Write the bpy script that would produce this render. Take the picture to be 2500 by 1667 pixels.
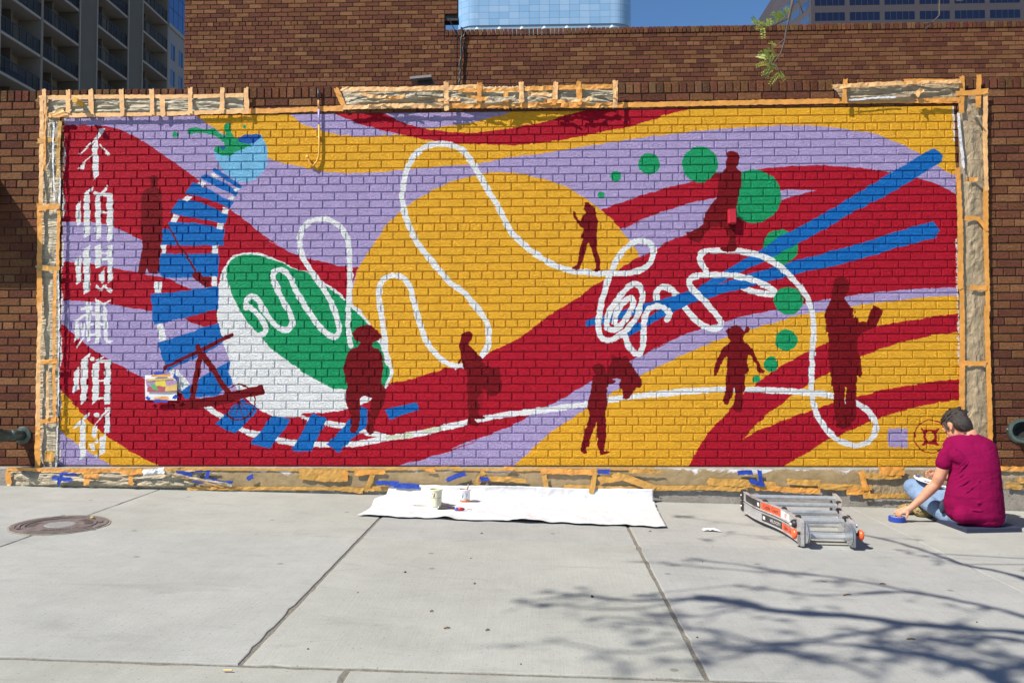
import bpy, bmesh, math, random
import numpy as np
from mathutils import Matrix, Vector, noise as mnoise

for o in list(bpy.data.objects):
    bpy.data.objects.remove(o)
SC = bpy.context.scene
COL = SC.collection

# ------------------------------------------------------------------ camera
YAW, PITCH, ROLL = 0.0312985, -0.0352132, -0.0026968
KD = 0.0192682
F0 = 2018.0
CAM = np.array([0.0, -6.87215, 1.05])
def _rot(yaw, pitch, roll):
    cy, sy, cp, sp, cr, sr = math.cos(yaw), math.sin(yaw), math.cos(pitch), math.sin(pitch), math.cos(roll), math.sin(roll)
    Ry = np.array([[cy, 0, sy], [0, 1, 0], [-sy, 0, cy]])
    Rx = np.array([[1, 0, 0], [0, cp, -sp], [0, sp, cp]])
    Rz = np.array([[cr, -sr, 0], [sr, cr, 0], [0, 0, 1]])
    return Rz @ Rx @ Ry
RM = _rot(YAW, PITCH, ROLL)
def d2w(d):
    d = RM.T @ np.array(d, float)
    return np.array([d[0], d[2], -d[1]])
cam_data = bpy.data.cameras.new('camera')
cam_data.sensor_width = 36.0
cam_data.sensor_fit = 'HORIZONTAL'
cam_data.lens = 36.0 * F0 * 0.9800 / 2500.0
cam_data.clip_end = 3000.0
cam_data.clip_start = 0.05
cam = bpy.data.objects.new('camera', cam_data)
COL.objects.link(cam)
rx, ry, rz = d2w((1, 0, 0)), d2w((0, -1, 0)), d2w((0, 0, -1))
cam.matrix_world = Matrix(((rx[0], ry[0], rz[0], CAM[0]), (rx[1], ry[1], rz[1], CAM[1]), (rx[2], ry[2], rz[2], CAM[2]), (0, 0, 0, 1)))
SC.camera = cam

# ------------------------------------------------------------------ sky, sun, exposure
SUN = Vector((0.71, 0.47, -1.0)).normalized()        # direction the light travels
world = bpy.data.worlds.new('World')
SC.world = world
world.use_nodes = True
wn = world.node_tree.nodes
wl = world.node_tree.links
for n in list(wn):
    wn.remove(n)
w_out = wn.new('ShaderNodeOutputWorld')
w_bg = wn.new('ShaderNodeBackground')
w_sky = wn.new('ShaderNodeTexSky')
w_sky.sky_type = 'NISHITA'
w_sky.sun_disc = False
w_sky.sun_elevation = math.asin(-SUN.z)
w_sky.sun_rotation = math.atan2(-SUN.x, -SUN.y)
w_sky.altitude = 1600.0
w_sky.air_density = 1.0
w_sky.dust_density = 0.0
w_sky.ozone_density = 2.0
w_bg.inputs['Strength'].default_value = 0.098
w_hs = wn.new('ShaderNodeHueSaturation')
w_hs.inputs['Saturation'].default_value = 1.17
wl.new(w_sky.outputs[0], w_hs.inputs['Color'])
wl.new(w_hs.outputs[0], w_bg.inputs['Color'])
wl.new(w_bg.outputs[0], w_out.inputs['Surface'])
sun_data = bpy.data.lights.new('sun', 'SUN')
sun_data.energy = 5.0
sun_data.angle = math.radians(0.53)
sun_data.color = (1.0, 0.935, 0.835)
sun = bpy.data.objects.new('sun', sun_data)
COL.objects.link(sun)
sun.rotation_euler = SUN.to_track_quat('-Z', 'Y').to_euler()
sun.location = (-6, -8, 14)
SC.view_settings.view_transform = 'Standard'
SC.view_settings.look = 'None'
SC.view_settings.exposure = 0.60
SC.view_settings.gamma = 1.0
SC.view_settings.use_curve_mapping = False
try:
    SC.cycles.max_bounces = 6
    SC.cycles.diffuse_bounces = 3
    SC.cycles.glossy_bounces = 3
    SC.cycles.transmission_bounces = 4
    SC.cycles.use_denoising = True
    SC.cycles.use_adaptive_sampling = True
    SC.cycles.adaptive_threshold = 0.012
except Exception:
    pass

# ------------------------------------------------------------------ surveyed photograph point -> place in the scene (metres)
def ray(u, v):
    a, b = u - 1250.0, v - 833.5
    x, y = a, b
    for _ in range(12):
        s = 1 - KD * (x * x + y * y) / 1e6
        x, y = a / s, b / s
    return d2w((x / F0, y / F0, 1.0))
def onY(u, v, yp=0.0):
    d = ray(u, v)
    return CAM + d * ((yp - CAM[1]) / d[1])
def onX(u, v, xp):
    d = ray(u, v)
    return CAM + d * (xp / d[0])
GA, GB, GC = -0.02506, -0.02278, 0.02
def gz(x, y):
    return GA + GB * x + GC * (y + 0.05)
def onG(u, v):
    d = ray(u, v)
    t = (GA + GB * CAM[0] + GC * (CAM[1] + 0.05) - CAM[2]) / (d[2] - GB * d[0] - GC * d[1])
    return CAM + d * t

# ------------------------------------------------------------------ materials
def S(r, g, b):
    f = lambda c: c / 12.92 if c <= 0.04045 else ((c + 0.055) / 1.055) ** 2.4
    return (f(r / 255.0), f(g / 255.0), f(b / 255.0), 1.0)
class Mat:
    def __init__(s, name):
        s.m = bpy.data.materials.new(name)
        s.m.use_nodes = True
        s.t = s.m.node_tree
        s.b = s.t.nodes['Principled BSDF']
    def n(s, kind, **kw):
        nd = s.t.nodes.new(kind)
        for k, v in kw.items():
            if k.startswith('_'):
                nd.inputs[k[1:].replace('_', ' ')].default_value = v
            else:
                setattr(nd, k, v)
        return nd
    def l(s, a, b):
        s.t.links.new(a, b)
    def pos(s, scale=(1, 1, 1), world=True):
        g = s.n('ShaderNodeNewGeometry') if world else s.n('ShaderNodeTexCoord')
        mp = s.n('ShaderNodeMapping')
        mp.inputs['Scale'].default_value = scale
        s.l(g.outputs['Position'] if world else g.outputs['Object'], mp.inputs['Vector'])
        return mp.outputs[0]
    def noise(s, vec, scale, detail=3.0, rough=0.6, dist=0.0):
        nd = s.n('ShaderNodeTexNoise')
        nd.inputs['Scale'].default_value = scale
        nd.inputs['Detail'].default_value = detail
        nd.inputs['Roughness'].default_value = rough
        nd.inputs['Distortion'].default_value = dist
        s.l(vec, nd.inputs['Vector'])
        return nd.outputs['Fac']
    def ramp(s, fac, stops):
        nd = s.n('ShaderNodeValToRGB')
        cr = nd.color_ramp
        while len(cr.elements) < len(stops):
            cr.elements.new(0.5)
        for e, (p, c) in zip(cr.elements, stops):
            e.position = p
            e.color = c if len(c) == 4 else (c[0], c[1], c[2], 1)
        s.l(fac, nd.inputs[0])
        return nd.outputs[0]
    def mix(s, fac, a, b, mode='MIX'):
        nd = s.n('ShaderNodeMix', data_type='RGBA', blend_type=mode)
        for sock, val in ((nd.inputs[0], fac), (nd.inputs[6], a), (nd.inputs[7], b)):
            if hasattr(val, 'is_linked') or hasattr(val, 'links'):
                s.l(val, sock)
            else:
                sock.default_value = val
        return nd.outputs[2]
    def math(s, op, a, b=0.0):
        nd = s.n('ShaderNodeMath', operation=op)
        for sock, val in ((nd.inputs[0], a), (nd.inputs[1], b)):
            if hasattr(val, 'links'):
                s.l(val, sock)
            else:
                sock.default_value = val
        return nd.outputs[0]
    def bump(s, h, strength=0.5, dist=0.01, prev=None):
        nd = s.n('ShaderNodeBump')
        nd.inputs['Strength'].default_value = strength
        nd.inputs['Distance'].default_value = dist
        s.l(h, nd.inputs['Height'])
        if prev is not None:
            s.l(prev, nd.inputs['Normal'])
        s.l(nd.outputs[0], s.b.inputs['Normal'])
        return nd.outputs[0]
    def col(s, c):
        if hasattr(c, 'links'):
            s.l(c, s.b.inputs['Base Color'])
        else:
            s.b.inputs['Base Color'].default_value = c
        return s
    def rough(s, r, metal=0.0, spec=None):
        s.b.inputs['Roughness'].default_value = r
        s.b.inputs['Metallic'].default_value = metal
        if spec is not None:
            s.b.inputs['Specular IOR Level'].default_value = spec
        return s
GRAY = lambda v: (v, v, v, 1)
def simple(name, c, rough=0.6, metal=0.0, var=0.12, scale=30.0, bump=0.0, bdist=0.002, spec=None, bscale=None):
    m = Mat(name)
    v = m.pos()
    f = m.noise(v, scale, 4)
    lo = tuple(x * (1 - var) for x in c[:3]) + (1,)
    hi = tuple(min(1, x * (1 + var)) for x in c[:3]) + (1,)
    m.col(m.ramp(f, [(0.3, lo), (0.7, hi)])).rough(rough, metal, spec)
    if bump:
        m.bump(m.noise(v, bscale or scale * 3, 4), bump, bdist)
    return m.m

# ------------------------------------------------------------------ mesh builder
class MB:
    def __init__(s):
        s.v, s.f, s.c = [], [], []
    def add(s, vs, fs, col=None):
        k = len(s.v)
        s.v += [tuple(p) for p in vs]
        for f in fs:
            s.f.append(tuple(i + k for i in f))
            s.c.append(col)
    def box(s, lo, hi, col=None, rot=None, at=None, bev=0.0):
        (x0, y0, z0), (x1, y1, z1) = lo, hi
        if bev > 0:
            b = bev
            vs, fs = [], []
            for z, i in ((z0, b), (z0 + b, 0), (z1 - b, 0), (z1, b)):
                for sx, sy in ((0, 0), (1, 0), (1, 1), (0, 1)):
                    for corner in (0, 1):
                        # two points per corner to chamfer the uprights too
                        px = (x0 + i) if sx == 0 else (x1 - i)
                        py = (y0 + i) if sy == 0 else (y1 - i)
                        o = b
                        first = (corner == 0)
                        if (sx, sy) == (0, 0): q = (px, py + o) if first else (px + o, py)
                        elif (sx, sy) == (1, 0): q = (px - o, py) if first else (px, py + o)
                        elif (sx, sy) == (1, 1): q = (px, py - o) if first else (px - o, py)
                        else: q = (px + o, py) if first else (px, py - o)
                        vs.append((q[0], q[1], z))
            fs.append(tuple(range(7, -1, -1)))
            for k in range(3):
                for j in range(8):
                    a, c = k * 8 + j, k * 8 + (j + 1) % 8
                    fs.append((a, c, c + 8, a + 8))
            fs.append(tuple(range(24, 32)))
        else:
            vs = [(x0, y0, z0), (x1, y0, z0), (x1, y1, z0), (x0, y1, z0), (x0, y0, z1), (x1, y0, z1), (x1, y1, z1), (x0, y1, z1)]
            fs = [(3, 2, 1, 0), (4, 5, 6, 7), (0, 1, 5, 4), (1, 2, 6, 5), (2, 3, 7, 6), (3, 0, 4, 7)]
        if rot is not None or at is not None:
            R = rot or Matrix.Identity(3)
            a = Vector(at or (0, 0, 0))
            vs = [tuple(R @ Vector(p) + a) for p in vs]
        s.add(vs, fs, col)
        return s
    def tube(s, pts, rad, n=8, col=None, cap=True):
        pts = [Vector(p) for p in pts]
        if not hasattr(rad, '__len__'):
            rad = [rad] * len(pts)
        vs, fs = [], []
        t0 = (pts[1] - pts[0]).normalized()
        ref = Vector((0, 0, 1)) if abs(t0.z) < 0.9 else Vector((1, 0, 0))
        u = t0.cross(ref).normalized()
        for i, p in enumerate(pts):
            a = pts[max(0, i - 1)]
            b = pts[min(len(pts) - 1, i + 1)]
            t = (b - a).normalized()
            u = (u - t * u.dot(t))
            u = u.normalized() if u.length > 1e-6 else t.orthogonal().normalized()
            w = t.cross(u)
            for k in range(n):
                an = 2 * math.pi * k / n
                vs.append(tuple(p + (u * math.cos(an) + w * math.sin(an)) * rad[i]))
        for i in range(len(pts) - 1):
            for k in range(n):
                a, b = i * n + k, i * n + (k + 1) % n
                fs.append((a, b, b + n, a + n))
        if cap:
            fs.append(tuple(range(n - 1, -1, -1)))
            fs.append(tuple(range((len(pts) - 1) * n, len(pts) * n)))
        s.add(vs, fs, col)
        return s
    def lathe(s, prof, n=24, at=(0, 0, 0), rot=None, col=None, close=False):
        R = rot or Matrix.Identity(3)
        a = Vector(at)
        vs, fs = [], []
        for (r, z) in prof:
            for k in range(n):
                an = 2 * math.pi * k / n
                vs.append(tuple(R @ Vector((r * math.cos(an), r * math.sin(an), z)) + a))
        m = len(prof)
        for i in range(m if close else m - 1):
            j = (i + 1) % m
            for k in range(n):
                p, q = i * n + k, i * n + (k + 1) % n
                fs.append((p, q, j * n + (k + 1) % n, j * n + k))
        if not close:
            if prof[0][0] > 1e-5: fs.append(tuple(range(n - 1, -1, -1)))
            if prof[-1][0] > 1e-5: fs.append(tuple(range((m - 1) * n, m * n)))
        s.add(vs, fs, col)
        return s
    def ell(s, c, r, rot=None, n=14, m=9, col=None):
        R = rot or Matrix.Identity(3)
        prof = []
        for i in range(m + 1):
            a = -math.pi / 2 + math.pi * i / m
            prof.append((max(1e-4, math.cos(a)), math.sin(a)))
        vs, fs = [], []
        for (pr, pz) in prof:
            for k in range(n):
                an = 2 * math.pi * k / n
                vs.append(tuple(R @ Vector((pr * math.cos(an) * r[0], pr * math.sin(an) * r[1], pz * r[2])) + Vector(c)))
        for i in range(m):
            for k in range(n):
                p, q = i * n + k, i * n + (k + 1) % n
                fs.append((p, q, q + n, p + n))
        fs.append(tuple(range(n - 1, -1, -1)))
        fs.append(tuple(range(m * n, m * n + n)))
        s.add(vs, fs, col)
        return s
    def prism(s, poly, fn, d0, d1, col=None):
        """poly: list of 2D points; fn(a,b,d) -> 3D; extruded from d0 to d1"""
        k = len(poly)
        vs = [fn(a, b, d0) for a, b in poly] + [fn(a, b, d1) for a, b in poly]
        fs = [tuple(range(k - 1, -1, -1)), tuple(range(k, 2 * k))]
        for i in range(k):
            j = (i + 1) % k
            fs.append((i, j, j + k, i + k))
        s.add(vs, fs, col)
        return s
    def build(s, name, mat=None, parent=None, origin=None, smooth=False, fixn=False):
        me = bpy.data.meshes.new(name)
        vs = s.v
        if origin is not None:
            o0 = origin
            vs = [(p[0] - o0[0], p[1] - o0[1], p[2] - o0[2]) for p in vs]
        me.from_pydata(vs, [], s.f)
        if any(c is not None for c in s.c):
            at = me.attributes.new('col', 'FLOAT_COLOR', 'FACE')
            arr = np.array([c if c is not None else (0.5, 0.5, 0.5, 0) for c in s.c], dtype=np.float32).ravel()
            at.data.foreach_set('color', arr)
        if fixn:
            bm = bmesh.new()
            bm.from_mesh(me)
            bmesh.ops.recalc_face_normals(bm, faces=bm.faces)
            bm.to_mesh(me)
            bm.free()
        if smooth:
            me.polygons.foreach_set('use_smooth', [True] * len(me.polygons))
        me.update()
        o = bpy.data.objects.new(name, me)
        COL.objects.link(o)
        if mat is not None:
            me.materials.append(mat)
        if origin is not None:
            o.location = origin
        if parent is not None:
            set_parent(o, parent)
        return o
def set_parent(o, parent):
    """keep the world place; parents here are only moved (never rotated or scaled)"""
    o.parent = parent
    off = Vector((0, 0, 0))
    p = parent
    while p is not None:
        off += p.location
        p = p.parent
    o.location = o.location - off
def tag(o, label=None, cat=None, group=None, kind=None):
    if label: o['label'] = label
    if cat: o['category'] = cat
    if group: o['group'] = group
    if kind: o['kind'] = kind
    return o
def thing(name, loc, label, cat, group=None):
    o = bpy.data.objects.new(name, None)
    o.empty_display_size = 0.1
    COL.objects.link(o)
    o.location = loc
    return tag(o, label, cat, group)
def smooth_by_angle(o, deg=40):
    me = o.data
    bm = bmesh.new()
    bm.from_mesh(me)
    for f in bm.faces: f.smooth = True
    lim = math.radians(deg)
    for e in bm.edges:
        if len(e.link_faces) == 2:
            e.smooth = e.calc_face_angle(0) < lim
        else:
            e.smooth = False
    bm.to_mesh(me)
    bm.free()
    return o
def rotz(a):
    return Matrix.Rotation(a, 3, 'Z')
def axis_rot(d):
    """rotation taking +Z to direction d"""
    return Vector((0, 0, 1)).rotation_difference(Vector(d).normalized()).to_matrix()
def text_mesh(body, size, name='lettering'):
    cu = bpy.data.curves.new(name, 'FONT')
    cu.body = body
    cu.size = size
    cu.align_x = 'CENTER'
    cu.align_y = 'CENTER'
    cu.resolution_u = 2
    ob = bpy.data.objects.new(name, cu)
    COL.objects.link(ob)
    dg = bpy.context.evaluated_depsgraph_get()
    me = bpy.data.meshes.new_from_object(ob.evaluated_get(dg))
    vs = [tuple(v.co) for v in me.vertices]
    fs = [tuple(p.vertices) for p in me.polygons]
    bpy.data.objects.remove(ob)
    bpy.data.meshes.remove(me)
    bpy.data.curves.remove(cu)
    return vs, fs
# ------------------------------------------------------------------ the painted design, as shapes on the wall plane (metres)
TILE = {'A': (100, 200), 'B': (100, 600), 'C': (100, 900), 'D': (600, 200), 'E': (600, 550), 'F': (600, 850), 'G': (1100, 200), 'H': (1100, 550),
        'I': (1100, 850), 'J': (1600, 200), 'K': (1600, 550), 'L': (1600, 850), 'M': (1900, 200), 'N': (1900, 550), 'O': (1900, 900)}
def PT(txt):
    """'A 10,20 30,40 B 5,6' -> wall points (x, z)"""
    out, t = [], None
    for w in txt.split():
        if w in TILE:
            t = TILE[w]
        else:
            a, b = w.split(',')
            p = onY(t[0] + float(a) / 3.92, t[1] + float(b) / 3.92, 0.0)
            out.append((p[0], p[2]))
    return np.array(out)
def spline(P, closed=False, n=7):
    P = np.asarray(P, float)
    N = len(P)
    out = []
    for i in range(N if closed else N - 1):
        if closed:
            p0, p1, p2, p3 = P[(i - 1) % N], P[i], P[(i + 1) % N], P[(i + 2) % N]
        else:
            p0, p1, p2, p3 = P[max(0, i - 1)], P[i], P[i + 1], P[min(N - 1, i + 2)]
        for k in range(n):
            t = k / n
            out.append(0.5 * ((2 * p1) + (-p0 + p2) * t + (2 * p0 - 5 * p1 + 4 * p2 - p3) * t * t + (-p0 + 3 * p1 - 3 * p2 + p3) * t ** 3))
    if not closed:
        out.append(P[-1])
    return np.array(out)
CELL = 0.0034
COURSE = 0.068796
MODULE = 0.2032
ZR0 = 3.23262
XJ0 = -3.97458
def zrow(r): return ZR0 - r * COURSE
MX0, MX1 = onY(155, 700)[0], onY(2334, 700)[0]
MZ0, MZ1 = zrow(43) - COURSE / 2, zrow(0) + COURSE / 2
NX, NZ = int(math.ceil((MX1 - MX0) / CELL)), int(math.ceil((MZ1 - MZ0) / CELL))
IMG = np.zeros((NZ, NX), np.uint8)
PAL = {'L': (0.43, 0.345, 0.60), 'Y': (0.84, 0.43, 0.030), 'R': (0.45, 0.007, 0.025), 'D': (0.185, 0.003, 0.008), 'G': (0.010, 0.33, 0.125),
       'B': (0.006, 0.150, 0.50), 'S': (0.20, 0.52, 0.78), 'W': (0.84, 0.85, 0.85), 'N': (0.012, 0.10, 0.42), 'V': (0.68, 0.72, 0.70),
       'X': (0.335, 0.008, 0.02), 'C': (0.66, 0.72, 0.50), 'P': (0.62, 0.61, 0.68)}
PK = list(PAL)
IDX = {k: i + 1 for i, k in enumerate(PK)}
def toc(P):
    P = np.asarray(P, float)
    return np.stack([(P[:, 0] - MX0) / CELL, (P[:, 1] - MZ0) / CELL], 1)
def fill(P, key, only=None):
    Q = toc(P)
    x, y = Q[:, 0], Q[:, 1]
    x2, y2 = np.roll(x, -1), np.roll(y, -1)
    r0, r1 = max(0, int(y.min())), min(NZ - 1, int(y.max()) + 1)
    for r in range(r0, r1 + 1):
        yc = r + 0.5
        m = (y <= yc) != (y2 <= yc)
        if not m.any():
            continue
        xs = np.sort(x[m] + (yc - y[m]) / (y2[m] - y[m]) * (x2[m] - x[m]))
        for k in range(0, len(xs) - 1, 2):
            a, b = max(0, int(round(xs[k]))), min(NX, int(round(xs[k + 1])))
            if b > a:
                if only is None:
                    IMG[r, a:b] = IDX[key]
                else:
                    seg = IMG[r, a:b]
                    seg[np.isin(seg, [IDX[o] for o in only])] = IDX[key]
def stroke(P, w, key):
    Q = toc(P)
    h = w / CELL / 2
    for a, b in zip(Q[:-1], Q[1:]):
        x0, x1 = int(min(a[0], b[0]) - h - 1), int(max(a[0], b[0]) + h + 2)
        y0, y1 = int(min(a[1], b[1]) - h - 1), int(max(a[1], b[1]) + h + 2)
        x0, y0, x1, y1 = max(0, x0), max(0, y0), min(NX, x1), min(NZ, y1)
        if x1 <= x0 or y1 <= y0:
            continue
        yy, xx = np.mgrid[y0:y1, x0:x1] + 0.5
        d = b - a
        L = max(1e-6, float(d @ d))
        t = np.clip(((xx - a[0]) * d[0] + (yy - a[1]) * d[1]) / L, 0, 1)
        m = (xx - a[0] - t * d[0]) ** 2 + (yy - a[1] - t * d[1]) ** 2 <= h * h
        IMG[y0:y1, x0:x1][m] = IDX[key]
PXM = 1.0 / 290.0 / 3.92                         # one survey unit in metres
def F(key, txt, sm=False, only=None):
    P = PT(txt)
    fill(spline(P, True) if sm else P, key, only)
def ST(key, txt, w=56, sm=True):
    P = PT(txt)
    stroke(spline(P) if sm else P, w * PXM, key)
def DOT(key, t, x, y, r, ry=None):
    c = PT('%s %f,%f' % (t, x, y))[0]
    a = np.linspace(0, 2 * math.pi, 40, endpoint=False)
    fill(np.stack([c[0] + np.cos(a) * r * PXM, c[1] + np.sin(a) * (ry or r) * PXM], 1), key)
def cat(*parts):
    return np.concatenate([spline(PT(p)) if not isinstance(p, np.ndarray) else p for p in parts])
def rev(p): return spline(PT(p))[::-1]
EL, ER, EB, ETOP = MX0 - 0.1, MX1 + 0.1, MZ0 - 0.1, MZ1 + 0.1

IMG[:] = IDX['L']
# upper yellow band
fill(cat('A 1440,280 1480,322 1590,400 1760,500 1950,600 2145,710 2235,745 D 400,770 520,800 660,825 830,845 1000,853 1180,848 1400,825 1600,803 1800,788 2000,772 G 180,765 400,725 600,690 820,665 1000,635 1180,612 1390,575 1600,545 1750,525 1980,490 J 200,475 380,455 560,440 800,420 1000,410 1200,403 1400,405 1560,415 1750,440 1900,465 2070,490 2200,545 M 1200,620 1340,700 1420,755 1500,815 1600,875 1680,925 1760,990',
         np.array([(ER, ETOP)])), 'Y')
fill(cat('D 380,270 410,298 500,370 600,415 720,450 850,482 1000,497 1150,497 1300,490 1470,482', 'D 1470,480 1380,460 1240,425 1100,385 950,335 845,290 800,265'), 'L')
fill(cat('D 780,262 845,290 950,335 1100,385 1240,425 1380,460 1500,487 1650,515 1800,540 1950,555 2150,565 G 400,567 600,575 820,560 1040,535 1280,490 1500,445 1750,395 1960,330 2100,290 2300,240 2380,215',
         'G 1380,215 1300,240 1160,280 1000,325 820,375 640,402 420,432 300,450 180,460 0,454 D 1900,445 1750,425 1600,395 1450,345 1290,270 1230,240'), 'R')
fill(cat('D 1230,240 1290,270 1450,345 1600,395 1700,415 1830,408 1960,392 2080,372 2300,325 G 480,290 600,250 680,220'), 'L')
# big red field
fill(cat('G 1440,1205 1600,1150 1800,1080 2000,1020 2200,965 J 0,1026 200,980 380,935 550,905 850,860 1010,825 1170,805 1400,790 1630,790 1850,808 2060,835 M 1060,865 1200,895 1330,930 1450,965 1580,1025 1680,1090 1780,1150',
         'N 1800,585 1700,592 1300,612 1060,632 910,645 740,665 500,708 380,730 K 1440,752 1200,800 1000,840 830,880 700,920 480,985 180,1100 0,1185 H 2130,1110 1900,1225 1780,1280 1560,1400 1370,1492 I 1100,480 900,580 740,670 600,750 350,850 130,925 0,985 F 2200,905 1980,990 1700,1075 1460,1140 1300,1190',
         np.array([(-2.2, EB)]), 'C 1180,970 1095,920 970,860 850,790 720,700 600,620 500,530 400,420 270,270 205,200 120,110', 'B 130,660 220,745 330,850 430,940 500,990 600,1060 700,1120 850,1200 980,1275 1200,1370 1500,1470 1900,1480',
         'E 940,1000 1370,1530 F 1385,340 1600,290 1900,195', 'H 110,1365 380,1210 600,1110 720,1035 830,950 1000,825 1200,710 1370,580 1480,515 1640,400', 'G 1650,1395 1570,1310'), 'R')
fill(cat('A 120,425 245,430 500,428 650,435 780,470 900,520 1000,580 1100,650 1200,720 1300,790 1400,865 1500,940 1620,1050 1780,1200 1900,1290 2000,1370 2100,1450 2240,1550 E 150,110 250,170 350,220 450,270 560,305 700,340 830,368 940,382 1060,388', 'E 1010,500 930,690',
         'B 1660,700 1670,860', 'B 1600,815 1530,780 1340,700 1040,625 800,585 600,550 400,530 220,520 120,516'), 'R')
fill(cat('A 120,1345 230,1345 450,1345 600,1365 720,1395 850,1460 970,1525 B 1200,110 1450,300 1560,390 1640,430', 'B 1640,430 1420,415 1280,345 1170,305 1000,275 900,250 700,212 520,178 220,155 120,152'), 'L')
fill(cat('J -200,1335 0,1255 270,1170 500,1110 620,1085 850,1050 1220,1018 1400,1020 1550,1030', 'J 1550,1030 1400,1070 1220,1120 1000,1190 700,1290 470,1380 310,1450 170,1500 70,1560', 'H 2120,155 2000,205 1930,245 1760,325 1640,400', 'H 1640,100 G 1650,1395 1900,1290'), 'L')
# yellow circle
fill(cat('E 990,760 1000,600 1020,500 1060,390 1110,300 1180,200 1290,30 D 1250,1450 1330,1350 1450,1230 1580,1130 1750,1030 1900,955 2040,905 2200,866 G 380,842 500,838 600,842 700,858 800,880 1000,935 1150,1000 1300,1090 1450,1200 1570,1310 1650,1400 1720,1490 H 1790,210 1830,290',
         'H 1760,325 1640,400 1480,515 1370,580 1200,710 1000,825 830,950 720,1035 600,1110 380,1210 110,1365', 'F 1900,195 1600,290 1385,340', 'E 1370,1530 1100,1000'), 'Y')
fill(cat('C 120,110 205,200 270,270 400,420 500,530 600,620 720,700 850,790 970,860 1095,920 1180,970', 'C 760,970 670,918 560,850 480,800 400,740 300,670 195,575 100,490'), 'Y')
fill(cat('C 760,970 670,918 560,850 480,800 400,740 300,670 195,575 100,490', np.array([(EL, EB)])), 'L')
# yellow field at lower right and its red streaks
fill(cat('I 540,1205 610,1140 700,1060 840,930 1000,800 1130,710 1300,600 1540,450 1640,395 H 1850,1440 1980,1370 2200,1265 K 60,1340 200,1280 390,1200 550,1130 720,1060 960,985 1150,935 1280,895 1400,860 1500,840 1660,820 N 700,780 850,750 1000,735 1200,715 1400,690 1700,668 1800,660', np.array([(ER, EB)])), 'Y')
fill(cat('L 310,1210 345,1140 400,1040 440,970 520,840 600,740 690,660 780,550 870,450 960,375 K 1100,1440 1200,1370 1330,1290 1480,1210 1570,1170 1660,1130 N 800,1010 970,965 1100,940 1360,890 1560,868 1700,848 1800,835',
         'N 1800,1015 1700,1030 1500,1045 1300,1095 1180,1120 1000,1180 850,1240 K 1990,1258 1850,1330 1690,1415 1590,1460 L 1550,310 1350,450 1250,530 1100,640 1050,690 990,750 880,870 845,900',
         'L 845,900 1000,800 1200,720 1400,640 1600,570 1720,525 1950,465 2100,430 O 950,220 1150,180 1300,150 1500,120 1710,98 1800,86', 'O 1800,270 1710,292 1600,303 1500,325 1340,360 1150,415 1000,465 900,510 730,580 620,640 470,700 380,760 270,830 100,935 O 40,975'), 'R')
# light blue ball with a green splash
F('S', 'A 1645,640 1750,595 1870,535 1960,500 2070,486 2120,560 2147,680 2132,790 2075,880 1980,935 1880,945 1800,900 1720,830 1670,740', True)
F('G', 'A 1395,470 1420,440 1500,435 1570,455 1640,440 1700,480 1750,500 1745,430 1800,440 1830,510 1870,530 1920,560 2000,590 1950,610 1880,650 1800,690 1700,690 1645,650 1660,612 1740,600 1715,555 1640,510 1580,490 1500,480 1420,490', True)
DOT('G', 'A', 1280, 505, 29); DOT('G', 'A', 1935, 418, 20); DOT('G', 'A', 1770, 412, 31)
F('N', 'A 1870,530 1960,492 2065,488 2072,520 2000,575 1900,575', True)
F('N', 'A 1700,615 1745,598 1752,630 1710,647')
# white boat with green inside
fill(cat('B 1980,48 1850,75 1780,120 1730,200 1690,300 1670,420 1660,560 1655,650 1670,760 1690,850 1710,930 1740,1000 1770,1090 1770,1180 1790,1270 1830,1345 C 1950,300 2040,385 2150,440 F 80,580 200,640 330,675 450,668',
         'F 530,627 700,625 850,610 950,592 1060,555 1200,480 1300,405 1375,300 1392,230', 'E 1380,1330 1350,1240 1325,1180 1270,1080 1210,1000 1170,945 1120,870 1060,800 990,740 930,690 830,610 700,520 590,440 480,420 370,370 250,310 120,262 0,246'), 'W')
fill(cat('B 1990,72 1900,82 1830,105 1780,150 1752,220 1752,310 1790,430 1840,540 1900,650 1960,740 2030,820 2090,885', 'E 150,1120 250,1210 400,1320 550,1430 700,1510 820,1568 F 940,405 1100,430 1290,385',
         'E 1320,1520 1350,1440 1345,1350 1322,1270 1290,1220 1270,1160 1240,1110 1140,940 1080,870 990,780 930,720 800,615 720,560 640,490 550,440 430,410 300,345 150,295 0,268'), 'G')
# blue sleepers and white rails of the track
for p in ('A 1610,835 1650,813 1760,888 1905,985 1880,1012 1760,938', 'A 1505,905 1555,875 1700,930 1862,1040 1850,1082 1700,1012 1570,950', 'A 1358,1062 1430,955 1570,1005 1700,1085 1818,1140 1790,1202 1650,1140 1480,1085',
          'A 1222,1247 1300,1118 1500,1142 1700,1230 1768,1250 1740,1352 1550,1310 1350,1280', 'A 1203,1335 1450,1345 1650,1380 1727,1390 1722,1560 1138,1560 1150,1400 1215,1400',
          'B 1135,70 1682,70 1672,290 1300,302 1150,302 1108,255 1110,150', 'B 1035,460 1220,440 1560,402 1677,388 1662,602 1360,690 1062,752 1045,600', 'B 1095,935 1360,840 1672,735 1722,920 1560,1020 1190,1202',
          'B 1310,1400 1500,1270 1782,1103 1760,1200 1802,1322 1660,1432 1350,1472 1338,1440'):
    F('B', p)
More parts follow.
